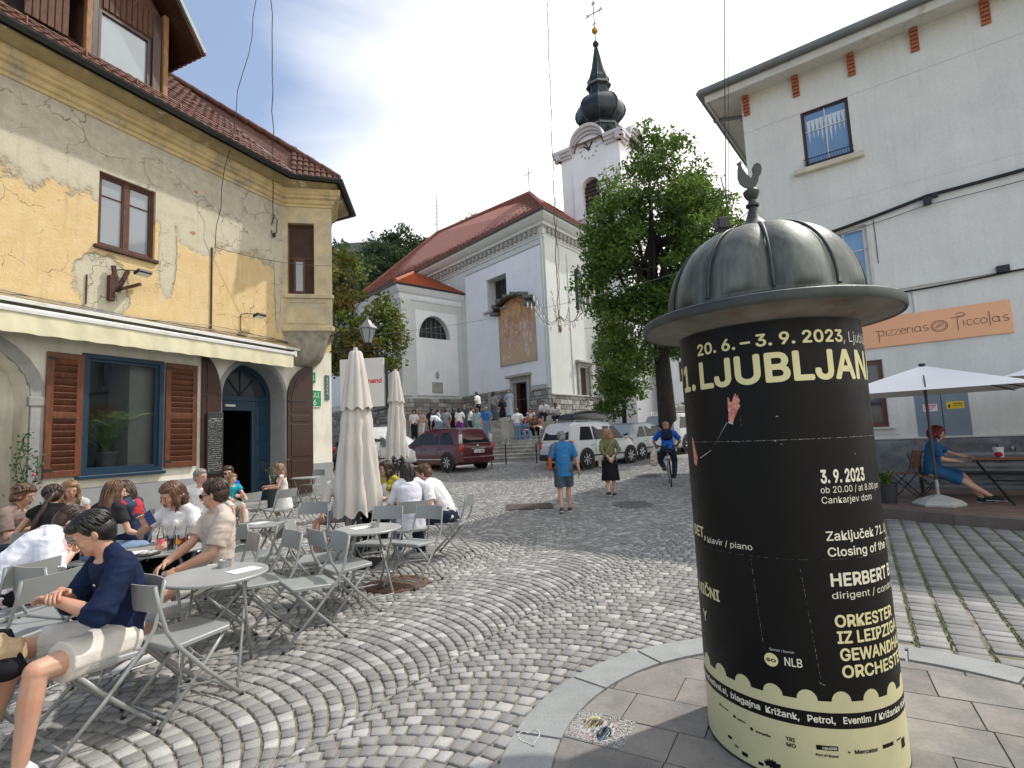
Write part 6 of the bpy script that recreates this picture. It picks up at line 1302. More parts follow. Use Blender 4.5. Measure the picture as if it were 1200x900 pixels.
def cloth(name, c, **k): return mat('cloth ' + name, c, .85, .12, 6, .25, 130, **{**dict(fine=.04, spec=.15), **k})
def hairm(name, c, c2=None): return mat('hair ' + name, c, .42, .35, 12, .35, 60, fine=.3, col2=c2, c2w=.5, spec=.5)
H_black, H_dk, H_br, H_lb, H_gr, H_red, H_gin = hairm('black', (.012, .009, .008)), hairm('dark brown', (.035, .018, .011)), hairm('brown', (.075, .035, .018), (.14, .07, .03)), hairm('light brown', (.19, .10, .05), (.30, .19, .10)), hairm('grey', (.22, .21, .20)), hairm('dyed red', (.16, .012, .016)), hairm('ginger', (.32, .16, .07), (.42, .25, .13))
H_two = hairm('black with blond streaks', (.010, .008, .007), (.035, .028, .02))
M_eyew, M_pup, M_lip, M_shoe_w, M_shoe_b = mat('eye white', (.38, .36, .34), .2, .03), mat('pupil', (.01, .008, .006), .1, .05), mat('lips', (.38, .10, .08), .4, .1), mat('white shoe', (.65, .65, .64), .6, .08), mat('black shoe', (.015, .015, .016), .5, .1)
def ik(a, b, l1, l2, pole):
 a, b, pole = Vector(a), Vector(b), Vector(pole); d = b - a; L_ = min(d.length, (l1 + l2) * .995); dn = d.normalized(); b = a + dn * L_
 x = (l1 * l1 - l2 * l2 + L_ * L_) / (2 * L_); h = math.sqrt(max(0, l1 * l1 - x * x)); p = (pole - dn * pole.dot(dn)); p = p.normalized() if p.length > 1e-5 else dn.orthogonal(); return a + dn * x + p * h, b
def body_parts(P):
 """joint positions for a pose; the figure faces +y, its right side is +x"""
 s = P.get('s', 1.0); fem = P.get('f', False); J = {}
 hz = P.get('hz', .55 if P['pose'] == 'sit' else .90 * s); hip = Vector((0, 0, hz)); lean, tw, side_ = R(P.get('lean', 0)), R(P.get('twist', 0)), R(P.get('side', 0))
 up = Matrix.Rotation(tw, 3, 'Z') @ Matrix.Rotation(-side_, 3, 'Y') @ Matrix.Rotation(-lean, 3, 'X'); curve = R(P.get('curl', 10))
 up2 = Matrix.Rotation(tw, 3, 'Z') @ Matrix.Rotation(-side_, 3, 'Y') @ Matrix.Rotation(-lean - curve, 3, 'X')
 waist = hip + up @ Vector((0, 0, .22 * s)); neck = waist + up2 @ Vector((0, 0, .29 * s)); J.update(hip=hip, waist=waist, neck=neck, up=up, up2=up2)
 sw = (.165 if fem else .19) * s
 for q, sg in (('R', 1), ('L', -1)):
  J['sh' + q] = neck + up2 @ Vector((sg * sw, -.005, -.055 * s)) + Vector((0, 0, P.get('shrug', 0)))
  hd = P.get('hand' + q)
  if hd is None: hd = (sg * .23, .06, hz - .12) if P['pose'] != 'sit' else (sg * .13, .36, hz + .12)
  pole = Vector(P.get('pole' + q, (sg * .6, -.6, -.6)))
  J['el' + q], J['wr' + q] = ik(J['sh' + q], hd, .275 * s, .25 * s, pole)
  hj = hip + Vector((sg * .088 * s, 0, -.0)); J['hj' + q] = hj
  ft = P.get('foot' + q)
  if ft is None: ft = (sg * .13, .48, .08) if P['pose'] == 'sit' else (sg * .09, 0, .08)
  J['kn' + q], J['an' + q] = ik(hj, ft, .43 * s, .42 * s, P.get('kpole' + q, (sg * .15, .6, .8) if P['pose'] == 'sit' else (0, 1, 0)))
  J['fd' + q] = Vector(P.get('fdir' + q, (sg * .15, 1, 0))).normalized()
 nd = R(P.get('nod', 10)); hy = R(P.get('yaw', 0)); tl = R(P.get('tilt', 0))
 J['H'] = Matrix.Translation(neck + up2 @ Vector((0, .012, .048 * s))) @ Matrix.Rotation(tw + hy, 4, 'Z') @ Matrix.Rotation(-tl, 4, 'Y') @ Matrix.Rotation(-nd, 4, 'X') @ Matrix.Scale(s * P.get('hs', 1), 4); return J
def torso(mb, J, s, fem, inf=0., low=-.10, high=1., fat=0.):
 up, up2, hip, waist, neck = J['up'], J['up2'], J['hip'], J['waist'], J['neck']; ax = up @ Vector((1, 0, 0)); w = (1.06 if fem else 1)
 S = [(hip + up @ Vector((0, 0, low * s)), .155 * w, .115), (hip, .162 * w, .12), (hip.lerp(waist, .5), .148, .112 + fat), (waist, (.125 if fem else .14), .105 + fat), (waist.lerp(neck, .35), .142 if fem else .155, .108 + fat * .4), (waist.lerp(neck, .68), .155 if fem else .178, .108), (waist.lerp(neck, .88), .135 if fem else .16, .088), (waist.lerp(neck, 1.0 if high >= 1 else high), .065, .062)]
 mb.tube([q[0] for q in S], [(q[1] * s + inf, q[2] * s + inf) for q in S], 14, flat=ax)
 for q in 'RL':
  mb.ell(J['sh' + q], ((.047 if fem else .056) * s + inf * .8,) * 3, u=10, w=8); mb.tube([neck + up2 @ Vector((0, -.012, .015 * s)), neck.lerp(J['sh' + q], .5) + up2 @ Vector((0, -.01, .018 * s)), J['sh' + q] + up2 @ Vector((0, 0, .0))], [.040 * s + inf * 1.1, .045 * s + inf * 1.1, .046 * s + inf * 1.1], 10)
 if fem:
  for sg in (-1, 1): mb.ell(waist.lerp(neck, .55) + up2 @ Vector((sg * .065 * s, .085 * s, 0)), (.052 * s + inf * .6,) * 3, u=10, w=8)
def limb(mb, a, b, r0, r1, mid=None, seg=10):
 a, b = Vector(a), Vector(b); rm = mid if mid else (r0 + r1) / 2
 mb.tube([a, a.lerp(b, .3), a.lerp(b, .65), b], [r0, rm, (rm + r1) / 2 if not mid else r1 * .5 + mid * .5, r1], seg); mb.ell(a, (r0,) * 3, u=seg, w=6); mb.ell(b, (r1,) * 3, u=seg, w=6)
def hand(mb, J, q, s, P, fine=True):
 wr, el = J['wr' + q], J['el' + q]; d = (wr - el).normalized(); hd = Vector(P.get('hdir' + q, d)).normalized(); sg = 1 if q == 'R' else -1
 nrm = Vector(P.get('palm' + q, (-sg * .5, 0, -1))); nrm = (nrm - hd * nrm.dot(hd)).normalized(); wd = hd.cross(nrm) * sg      # wd points to the thumb side
 c = wr + hd * .045 * s; M3 = Matrix((wd, nrm, hd)).transposed().to_4x4(); mb.ell(c, (.040 * s, .016 * s, .052 * s), M3, u=10, w=7)
 curl = P.get('curl' + q, .55)
 for k in range(4):
  base = wr + hd * .082 * s + wd * (.029 - .019 * k) * s; L_ = (.068, .078, .072, .056)[k] * s; pts = [base - hd * .02]; dr = hd.copy(); p = base.copy(); pts.append(p.copy())
  for j, f in enumerate((.45, .3, .25)):
   dr = (dr * math.cos(curl * (1.1 + .1 * k)) + nrm * math.sin(curl * (1.1 + .1 * k))).normalized() if True else dr; nrm2 = nrm; p = p + dr * L_ * f; pts.append(p.copy())
  mb.tube(pts, [.0095 * s, .0092 * s, .0085 * s, .0078 * s, .0062 * s], 7)
 tb = wr + hd * .03 * s + wd * .028 * s; t1 = tb + (hd * .6 + wd * .75 + nrm * .3).normalized() * .036 * s; t2 = t1 + (hd * .85 + wd * .2 + nrm * .45).normalized() * .032 * s; mb.tube([tb - wd * .015, tb, t1, t2], [.014 * s, .013 * s, .0105 * s, .0075 * s], 7)
def head(mb, H, fem):
 hs = lambda c, r, M=None: mb.ell(H @ Vector(c), r, (H.to_3x3().to_4x4() @ (M or Matrix.Identity(4))), u=12, w=9)
 hs((0, -.002, .125), (.074, .094, .098)); hs((0, .03, .085), (.062, .066, .085)); hs((0, .042, .045), (.052 if not fem else .046, .052, .05)); hs((0, .068, .012), (.024, .024, .02)); hs((0, .062, .035), (.034, .032, .03))
 for sg in (-1, 1): hs((sg * .034, .070, .072), (.022, .016, .02)); hs((sg * .03, .082, .122), (.024, .010, .010))
def head_fine(mb, H, mouth_open=0):
 hs = lambda c, r, M=None: mb.ell(H @ Vector(c), r, (H.to_3x3().to_4x4() @ (M or Matrix.Identity(4))), u=10, w=7)
 mb.tube([H @ Vector(v) for v in ((0, .088, .112), (0, .102, .092), (0, .114, .072), (0, .106, .062))], [.007, .009, .0125, .009], 8)
 for sg in (-1, 1): hs((sg * .011, .102, .064), (.008, .009, .007)); hs((sg * .074, -.004, .088), (.007, .015, .026), Matrix.Rotation(sg * .35, 4, 'Z')); hs((sg * .070, .004, .072), (.007, .008, .010))
def hair(P, J, m, parent, vox):
 st = P.get('hair', 'short'); H = J['H']; mb = MB(); H3 = H.to_3x3().to_4x4()
 def E(c, r): mb.ell(H @ Vector(c), [x * H.median_scale for x in r], Matrix(H3) @ Matrix.Scale(1 / H.median_scale, 4), u=12, w=9)
 E((0, -.018, .140), (.086, .098, .090)); E((0, -.045, .10), (.083, .075, .085));
 if st in ('short', 'quiff', 'crop'): E((0, .02, .180), (.066, .07, .045)); E((0, -.065, .065), (.06, .04, .05))
 if st == 'quiff': E((-.01, .06, .185), (.055, .045, .035))
 down = H.translation
 if st in ('long', 'bob', 'pony', 'curly'):
  E((0, .02, .178), (.078, .075, .05))
  for sg in (-1, 1): E((sg * .070, .0, .11), (.026, .055, .075))
 L_ = {'long': P.get('hl', .30), 'bob': .12, 'curly': .06, 'pony': 0}.get(st, 0)
 if L_:
  for x in (-.07, -.035, 0, .035, .07):
   a = H @ Vector((x, -.06 + abs(x) * .5, .08)); back = J['up2'] @ Vector((0, -1, 0)); b = a + Vector((x * .25, 0, -L_)) + back * (.02 + .05 * min(1, L_ / .3)); mb.tube([a, a.lerp(b, .35) + back * .03, a.lerp(b, .7) + back * .02, b], [.045, .045, .038, .022], 8)
  for sg in (-1, 1):
   a = H @ Vector((sg * .078, .01, .09)); b = a + Vector((0, 0, -L_ * .75)) + H3 @ Vector((sg * .01, P.get('hfront', .0), 0)); mb.tube([a, a.lerp(b, .5) + H3 @ Vector((sg * .015, 0, 0)), b], [.028, .03, .014], 8)
 me = remesh(mb, max(.007, vox), 3)
 lk = MB(); rr = random.Random(P.get('seed', 1)); n = int(P.get('locks', 70) * (1.8 if st in ('short', 'quiff', 'crop') else 1))
 for k in range(n):
  az = rr.uniform(0, 6.283); el = rr.uniform(.25, 1.5); front = math.sin(az) > .55
  if st in ('short', 'quiff', 'crop'):
   c = Vector((0, -.012, .138)); r_ = Vector((.088, .102, .094)); pts = []
   sw_ = rr.choice((-1, 1)) * .2 if st != 'quiff' else .5
   for j in range(5):
    e = el - j * .17 * (1 if not front else .7); a = az + j * .10 * sw_;
    if e < (.35 if front else -.35): break
    pts.append(H @ (c + Vector((r_.x * math.cos(e) * math.cos(a), r_.y * math.cos(e) * math.sin(a), r_.z * math.sin(e))) * (1.0 + .012 * math.sin(j * 1.3) + .03 * rr.random() * (1.6 if st == 'quiff' else 1))))
   if len(pts) > 2: lk.tube(pts, [.004] + [.0062] * (len(pts) - 2) + [.001], 4)
  elif st == 'curly':
   p = H @ (Vector((0, -.012, .13)) + Vector((.1 * math.cos(el - .3) * math.cos(az), .11 * math.cos(el - .3) * math.sin(az), .10 * math.sin(el - .2))));
   if front and el < .7: continue
   lk.ell(p, (.022, .022, .02), u=7, w=5)
  else:
   c = Vector((0, -.012, .135)); r_ = Vector((.094, .106, .096)); pts = []; e = el
   if front and el < 1.1: az += math.pi * .6
   for j in range(3): e = el - j * .42; pts.append(H @ (c + Vector((r_.x * math.cos(e) * math.cos(az), r_.y * math.cos(e) * math.sin(az), r_.z * math.sin(e)))))
   if L_ and (math.sin(az) < .45):
    p = pts[-1]; l2 = L_ * rr.uniform(.75, 1.05); wv = rr.uniform(-.02, .02)
    for j in (1, 2, 3, 4): pts.append(p + Vector((wv * math.sin(j * 1.4), 0, -l2 * j / 4)) + (J['up2'] @ Vector((0, -1, 0))) * (.02 * math.sin(j * .8) + .012 * j * (math.sin(az) < 0)))
   lk.tube(pts, [.007] + [.011] * (len(pts) - 2) + [.003], 5)
 if st == 'pony' or st == 'braid':
  a = H @ Vector((0, -.10, .13)); pts = [a];
  for j in range(1, 8): pts.append(a + Vector(P.get('pdir', (0, -.05, -.05))) * j * .8 + Vector((.008 * math.sin(j * 2.5), -.02 * math.sin(j * .5), -.03 * j)))
  lk.tube(pts, [.02, .03, .028, .032, .026, .03, .022, .006], 8)
 join_mb(me, lk); me.materials.append(m); return link(me, 'hair', parent)
def person(label, loc, az, P, vox=.012, group=None, sk='mid', top=None, bottom=None, hairm_=None, shoe=None, tl=.5, bl=.55, toplow=-.06, cat='person', extra=None, face=True, z0=None):
 s = P.get('s', 1.0); fem = P.get('f', False); J = body_parts(P)
 t = thing('person', label, cat, (loc[0], loc[1], gz(*loc[:2]) if z0 is None else z0), R(-az), group); mb = MB()
 torso(mb, J, s, fem); mb.tube([J['neck'] - J['up2'] @ Vector((0, 0, .03)), J['H'] @ Vector((0, .0, .05))], [.058 * s, .052 * s], 10); head(mb, J['H'], fem)
 a_, b_, c_ = (.044, .036, .024) if fem else (.051, .043, .029)
 for q in 'RL':
  limb(mb, J['sh' + q], J['el' + q], a_ * s, b_ * .88 * s); limb(mb, J['el' + q], J['wr' + q], b_ * .9 * s, c_ * s, b_ * s)
  limb(mb, J['hj' + q], J['kn' + q], .086 * s, .056 * s, .080 * s); limb(mb, J['kn' + q], J['an' + q], .052 * s, .034 * s, .055 * s)
  f = J['fd' + q]; an = J['an' + q]; mb.tube([an - f * .05 * s + Vector((0, 0, -.045 * s)), an + f * .06 * s + Vector((0, 0, -.04 * s)), an + f * .16 * s + Vector((0, 0, -.058 * s))], [(.032 * s, .03 * s), (.040 * s, .028 * s), (.034 * s, .014 * s)], 8, flat=f.cross(Vector((0, 0, 1))))
 me = remesh(mb, vox * s); fn = MB(); head_fine(fn, J['H'])
 for q in 'RL': hand(fn, J, q, s * 1.04, P)
 join_mb(me, fn); me.materials.append(SK[sk]); link(me, 'body', t)
 H = J['H']; HR = H.to_3x3().to_4x4()
 if face:
  for sg in (-1, 1):
   e = MB(); e.ell(H @ Vector((sg * .031, .0865, .101)), (.0105, .007, .0042), HR, u=8, w=6); e.build('eye', M_eyew, t, smooth=True); e = MB(); e.ell(H @ Vector((sg * .031, .0925, .100)), (.0055, .0035, .0055), HR, u=8, w=6); e.build('iris', M_pup, t, smooth=True)
   e = MB(); e.tube([H @ Vector((sg * x, y, z)) for x, y, z in ((.014, .094, .118), (.030, .0945, .123), (.046, .084, .119))], [.003, .0042, .002], 5); e.build('eyebrow', hairm_ or H_dk, t)
  e = MB(); e.tube([H @ Vector(v) for v in ((-.022, .089, .036), (-.008, .0985, .039), (0, .099, .037), (.008, .0985, .039), (.022, .089, .036))], [.002, .0045, .004, .0045, .002], 6); e.tube([H @ Vector(v) for v in ((-.018, .090, .033), (0, .0975, .029), (.018, .090, .033))], [.002, .0055, .002], 6); e.build('mouth', M_lip, t, smooth=True)
 if hairm_: hair(P, J, hairm_, t, vox)
 if top:
  c = MB(); torso(c, J, s, fem, .013 * s + P.get('loose', 0), toplow, .955, P.get('fat', 0))
  for q in 'RL':
   if tl > 0:
    e1 = J['sh' + q].lerp(J['el' + q], min(1, tl * 1.0 / .5)) if tl < .5 else J['el' + q]; w_ = .011 * s + P.get('sleeve', .004 if fem else .012)
    c.tube([J['sh' + q] - (J['el' + q] - J['sh' + q]) * .12, J['sh' + q], e1], [a_ * s * 1.0 + w_ * .6, a_ * s + w_, a_ * s * .92 + w_ * 1.15], 12)
    if tl > .5: e2 = J['el' + q].lerp(J['wr' + q], (tl - .5) * 2); c.ell(J['el' + q], (b_ * s + w_ * .9,) * 3, u=10, w=7); c.tube([J['el' + q], e2], [b_ * s + w_ * .9, (b_ * (1 - (tl - .5)) + c_ * (tl - .5)) * s + w_ * .7], 12)
  me = remesh(c, vox * s * (1 if vox < .02 else .8), 2)
  bm = bmesh.new(); bm.from_mesh(me); bm.normal_update()
  for v in bm.verts: v.co += v.normal * (noise.noise(v.co * 13) * .008 + (.5 - abs(noise.noise(Vector((v.co.x * 9 + v.co.z * 6, v.co.y * 9, v.co.z * 22))))) * .009 - .003) * s
  bm.to_mesh(me); bm.free(); me.materials.append(top); link(me, 'shirt', t)
 if bottom:
  c = MB(); c.tube([J['hip'] + J['up'] @ Vector((0, 0, .10 * s)), J['hip'], J['hip'] + J['up'] @ Vector((0, 0, -.1 * s))], [(.150 * s + .01, .112 * s + .01), (.168 * s + .012, .125 * s + .012), (.155 * s, .12 * s)], 14, flat=J['up'] @ Vector((1, 0, 0)))
  w_ = .016 + P.get('wide', .0)
  for q in 'RL':
   if P.get('skirt'): continue
   f1 = min(1, bl / .5); kn = J['hj' + q].lerp(J['kn' + q], f1); c.ell(J['hj' + q], (.088 * s + w_,) * 3, u=12, w=8); c.tube([J['hj' + q], kn], [.088 * s + w_, (.088 - .026 * f1) * s + w_ * 1.4], 12)
   if bl > .5: an = J['kn' + q].lerp(J['an' + q], (bl - .5) * 2); c.ell(J['kn' + q], (.062 * s + w_,) * 3, u=12, w=8); c.tube([J['kn' + q], J['kn' + q].lerp(an, .4), an], [.060 * s + w_, .060 * s + w_, .045 * s + w_], 12)
  if P.get('skirt'):
   if P['pose'] == 'sit':
    for q in 'RL': c.ell(J['hj' + q], (.10 * s,) * 3, u=12, w=8); c.tube([J['hj' + q], J['kn' + q].lerp(J['hj' + q], .05)], [.105 * s, .09 * s], 12)
    mid0, mid1 = (J['hjR'] + J['hjL']) / 2, (J['knR'] + J['knL']) / 2; c.tube([mid0, mid0.lerp(mid1, .95)], [.09 * s, .07 * s], 10)
   else:
    h0 = J['hip'] + Vector((0, 0, .1)); k_ = P['skirt']; c.tube([h0, J['hip'], J['hip'] - Vector((0, 0, k_ * .5)), J['hip'] - Vector((0, 0, k_))], [(.14, .11), (.175, .135), (.20, .17), (.225, .20)], 20, flat=(1, 0, 0))
  me = remesh(c, vox * s, 2); bm = bmesh.new(); bm.from_mesh(me); bm.normal_update()
  for v in bm.verts: v.co += v.normal * (noise.noise(v.co * 15) * .006 + noise.noise(Vector((v.co.x * 25, v.co.y * 9, v.co.z * 9))) * .004) * s
  bm.to_mesh(me); bm.free(); me.materials.append(bottom); link(me, 'skirt' if P.get('skirt') else ('shorts' if bl < .6 else 'trousers'), t)
 if shoe:
  for q in 'RL':
   f = J['fd' + q]; an = J['an' + q]; c = MB(); sd_x = f.cross(Vector((0, 0, 1))); c.tube([an - f * .065 * s + Vector((0, 0, -.05 * s)), an - f * .03 * s + Vector((0, 0, -.03 * s)), an + f * .05 * s + Vector((0, 0, -.030 * s)), an + f * .14 * s + Vector((0, 0, -.052 * s)), an + f * .20 * s + Vector((0, 0, -.062 * s))], [(.030, .022), (.042, .045), (.046, .040), (.045, .026), (.02, .012)], 10, flat=sd_x)
   o = c.build('shoe', shoe, t, smooth=True); c = MB(); c.tube([an - f * .07 * s + Vector((0, 0, -.072 * s)), an + f * .05 * s + Vector((0, 0, -.072 * s)), an + f * .20 * s + Vector((0, 0, -.072 * s))], [(.034, .009), (.046, .009), (.03, .008)], 8, flat=sd_x); c.build('sole', M_shoe_w, o)
 if extra: extra(t, J)
 return t, J
def glasses(dark):
 def f(t, J):
  H = J['H']; HR = H.to_3x3().to_4x4(); g = MB()
  for sg in (-1, 1):
   if dark: g.ell(H @ Vector((sg * .034, .100, .100)), (.026, .006, .019), HR, u=12, w=6)
   else: g.tube([H @ Vector((sg * .034 + .024 * math.cos(a), .101, .100 + .017 * math.sin(a))) for a in [2 * math.pi * k / 12 for k in range(13)]], .0026, 5)
   g.tube([H @ Vector((sg * .058, .095, .104)), H @ Vector((sg * .078, .0, .10))], .0025, 5)
  g.tube([H @ Vector((-.012, .105, .103)), H @ Vector((.012, .105, .103))], .0028, 5); g.build('sunglasses' if dark else 'glasses', M_blackmet, t)
 return f
# ==== CAFE FURNITURE
M_ch = mat('grey chair paint', (.27, .283, .278), .42, .06, 4, .04, 40, coat=.15)
M_cht = mat('grey tube paint', (.27, .28, .275), .38, .06, 6, coat=.15)
M_tab = mat('grey table top', (.31, .32, .315), .40, .07, 3, .03, 40, coat=.15)
M_rub = mat('black rubber', (.015, .015, .015), .8, .1)
M_steel = mat('brushed steel', (.42, .42, .41), .3, .15, 10, metal=.9)
def make_chair():
 t = thing('folding_chair', 'grey folding metal chair', 'chair'); w, d = .205, .19
 def slab(pw, pd, th, bow=0):
  n = 5; pts = []
  for sx_, sy_ in ((1, 1), (-1, 1), (-1, -1), (1, -1)):
   for k in range(n): a = math.atan2(sy_, sx_) + (k - 2) * .3; pts.append((sx_ * (pw - .03) + .03 * math.cos(a) * 1.0, sy_ * (pd - .03) + .03 * math.sin(a)))
  return pts
 mb = MB(); pts = slab(w, d, .02); n = len(pts); vs = []
 for z, k in ((-.014, 1.0), (-.002, 1.0), (.004, .97), (.002, .90)): vs += [(x * k, y * k, .452 + z + (.010 * (y / d) ** 2 if z > -.01 else 0) + .012 * (y / d) * .8) for x, y in pts]
 mb.add(vs, [(j * n + i, j * n + (i + 1) % n, (j + 1) * n + (i + 1) % n, (j + 1) * n + i) for j in range(3) for i in range(n)] + [tuple(range(n))[::-1], tuple(range(3 * n, 4 * n))]); mb.build('seat', M_ch, t, smooth=40)
 mb = MB(); vs = []; K = 10
 for z in (.675, .69, .815, .832):
  for k in range(K + 1):
   u = k / K * 2 - 1; r_ = .985 if z in (.675, .832) and abs(u) > .8 else 1; vs.append((u * .205 * r_, -.262 - .030 * (1 - u * u) - (z - .67) * .16, z)); vs.append((u * .205 * r_, -.250 - .030 * (1 - u * u) - (z - .67) * .16, z))
 L_ = 2 * (K + 1); fs = []
 for j in range(3):
  for k in range(K): a = j * L_ + 2 * k; fs += [(a, a + 2, a + 2 + L_, a + L_), (a + 1, a + 1 + L_, a + 3 + L_, a + 3)]
 for k in range(K): a = 2 * k; fs.append((a, a + 1, a + 3, a + 2)); a += 3 * L_; fs.append((a, a + 2, a + 3, a + 1))
 for j in range(3): a = j * L_; fs.append((a, a + L_, a + L_ + 1, a + 1)); a += 2 * K; fs.append((a, a + 1, a + L_ + 1, a + L_))
 mb.add(vs, fs); mb.build('backrest', M_ch, t, smooth=35)
 for sg in (-1, 1):
  mb = MB(); mb.tube([(sg * .196, -.285, .825), (sg * .200, -.262, .70), (sg * .212, -.225, .56), (sg * .214, -.165, .46), (sg * .214, .02, .25), (sg * .212, .255, .012)], [(.013, .009)] * 6, 8, flat=(0, 1, .5)); o = mb.build('front_leg', M_cht, t, smooth=True); MB().tube([(sg * .212, .250, .018), (sg * .212, .262, .0)], .014, 8).build('foot_cap', M_rub, o)
  mb = MB(); mb.tube([(sg * .185, .155, .440), (sg * .188, .0, .26), (sg * .190, -.245, .012)], [(.012, .0085)] * 3, 8, flat=(0, 1, .5)); o = mb.build('rear_leg', M_cht, t, smooth=True); MB().tube([(sg * .190, -.240, .018), (sg * .190, -.252, .0)], .014, 8).build('foot_cap', M_rub, o)
 mb = MB(); mb.tube([(-.21, .20, .075), (.21, .20, .075)], .007, 6); mb.build('crossbar', M_cht, t); mb = MB(); mb.tube([(-.19, -.20, .06), (.19, -.20, .06)], .007, 6); mb.build('crossbar', M_cht, t)
 mb = MB(); mb.tube([(-.195, -.16, .435), (.195, -.16, .435)], .008, 6); mb.tube([(-.185, .15, .438), (.185, .15, .438)], .008, 6); mb.build('seat_support', M_cht, t)
 mb = MB(); mb.tube([(.20, -.14, .44), (.215, -.15, .33), (.20, -.12, .22), (.196, -.06, .20)], .004, 5); mb.build('fold_hook', M_steel, t); return t
chair0 = make_chair(); chair_used = [0]
def chair(x, y, az, label, z=None, group='grey folding cafe chairs'):
 if chair_used[0] == 0: t = chair0
 else: t = copy_tree(chair0)
 chair_used[0] += 1; t.location = (x, y, gz(x, y) if z is None else z); t.rotation_euler = (0, 0, R(-az)); t['label'] = label; t['group'] = group; return t
def make_table():
 t = thing('round_table', 'round grey table', 'table'); r = .345
 MB().lathe([(0, .700), (r - .02, .700), (r - .006, .698), (r, .706), (r, .716), (r - .006, .722), (r - .02, .7205), (0, .7205)], 48).build('tabletop', M_tab, t, smooth=35)
 for sg in (-1, 1):
  for q in (-1, 1): mb = MB(); x = sg * (.20 if q > 0 else .175); mb.tube([(x, -q * .20, .70), (x, 0, .37), (x, q * .27, .012)], [(.015, .010)] * 3, 8, flat=(0, 1, 0)); mb.build('leg', M_cht, t, smooth=True)
 for y, w_, z in ((.235, .20, .07), (-.235, .175, .07), (-.19, .20, .69), (.19, .175, .69)): mb = MB(); mb.tube([(-w_, y, z), (w_, y, z)], .009, 6); mb.build('crossbar', M_cht, t)
 return t
tab0 = make_table(); tab_used = [0]
def table(x, y, rz, label, s=1.0):
 t = tab0 if tab_used[0] == 0 else copy_tree(tab0); tab_used[0] += 1; t.location = (x, y, gz(x, y)); t.rotation_euler = (0, 0, R(rz)); t.scale = (s, s, 1); t['label'] = label; t['group'] = 'round grey cafe tables'; return t
TZ = .7215
def item(name, label, cat, x, y, z=TZ, rz=0): return thing(name, label, cat, (x, y, z + gz(x, y)), R(rz))
def ashtray(x, y, label):
 t = item('ashtray', label, 'ashtray', x, y); MB().lathe([(0, .002), (.036, .002), (.040, .012), (.040, .045), (.044, .050), (.050, .050), (.050, .046), (.046, .040), (.046, .0), (0, .0)], 24).build('bowl', M_steel, t, smooth=40); m = MB()
 for k in range(3): a = 2.1 * k; m.cbox((.045 * math.cos(a), .045 * math.sin(a), .050), (.014, .012, .006), a)
 m.build('rest', M_steel, t)
def menu(x, y, rz, label):
 t = item('menu_card', label, 'menu card', x, y, TZ + .001, rz); MB().box(-.075, .075, -.10, .10, 0, .0015).build('card', mat('white paper', (.75, .75, .73), .7, .03), t); m = MB()
 for k in range(7): m.box(-.05, .05 - .02 * (k % 3), .06 - k * .02, .064 - k * .02, .0015, .0019)
 m.build('print', mat('grey ink', (.3, .3, .3), .8), t)
table(-2.19, 3.92, 20, 'nearest empty round table, between the striped shorts man and the empty chairs')
table(-2.98, 6.45, -30, 'empty round table beyond the foremost one, nearer the cafe door')
table(-1.58, 5.67, 35, 'rightmost empty round table, in front of the closed parasol')
table(-3.32, 5.05, 10, 'crowded table with drinks between the man in glasses and the couple', 1.12)
table(-5.75, 10.3, 0, 'small round table by the older man in white polo shirt'); table(-2.22, 7.85, 20, 'round table under the woman in the mustard jacket')
table(-5.35, 13.6, 0, 'farthest round table against the grey plinth of the yellow house'); table(-5.0, 7.5, 0, 'round table with glasses beside the girl in red and navy'); table(-5.85, 6.75, 15, 'round table between the curly haired youth and the smiling woman')
ashtray(-2.24, 4.12, 'steel ashtray on the nearest empty table'); menu(-2.02, 3.98, -35, 'white menu card on the nearest empty table')
ashtray(-2.88, 6.55, 'steel ashtray on the empty table nearer the cafe door'); menu(-3.08, 6.42, -30, 'white menu card on the empty table nearer the cafe door')
ashtray(-1.52, 5.72, 'steel ashtray on the rightmost empty table'); menu(-1.66, 5.70, -50, 'white menu card on the rightmost empty table')
for a in ((-2.17, 3.52, 28, 'empty folding chair nearest the camera, facing the foremost empty table'), (-2.66, 3.98, 70, 'empty folding chair half hidden behind the foremost empty one, by the bare knees'),
          (-2.28, 4.78, -135, 'empty folding chair behind the foremost table with its back to the door side'), (-1.80, 4.62, -128, 'empty folding chair with a pale seat standing alone nearest the middle of the square'),
          (-1.68, 5.22, 48, 'empty folding chair back to back with the lone one, facing the rightmost table'), (-2.08, 5.62, 80, 'empty folding chair left of the rightmost table'),
          (-2.95, 5.9, 10, 'empty folding chair on the near side of the second empty table'), (-1.66, 6.32, -165, 'empty folding chair on the far side of the rightmost table, left one of the pair'), (-1.20, 6.22, -150, 'empty folding chair on the far side of the rightmost table, right one of the pair'),
          (-2.82, 7.15, -178, 'empty folding chair left one of the pair in front of the denim shorts'), (-2.38, 7.08, -172, 'empty folding chair right one of the pair in front of the denim shorts'),
          (-4.95, 9.6, -70, 'empty folding chair turned to the polo shirt man, left one of two'), (-4.5, 10.1, -60, 'empty folding chair in front of the girl in the white dress, right one of two'),
          (-5.85, 13.5, 95, 'white looking folding chair before the open brown door leaf'), (-5.45, 14.3, -160, 'far folding chair between the plinth and the farthest table'),
          (-3.95, 4.15, -80, 'folding chair with its back beside the pink and white shirt'), (-3.42, 3.70, -80, 'folding chair with its back just left of the navy sweater'), (-3.45, 4.18, 20, 'dark looking folding chair behind the head of the man in the navy sweater'), (-2.75, 5.6, -100, 'empty folding chair behind the beige shirt man'), (-3.3, 6.2, 60, 'empty folding chair left of the second empty table')):
 chair(a[0], a[1], a[2], a[3])
OC = 'folding chair of '
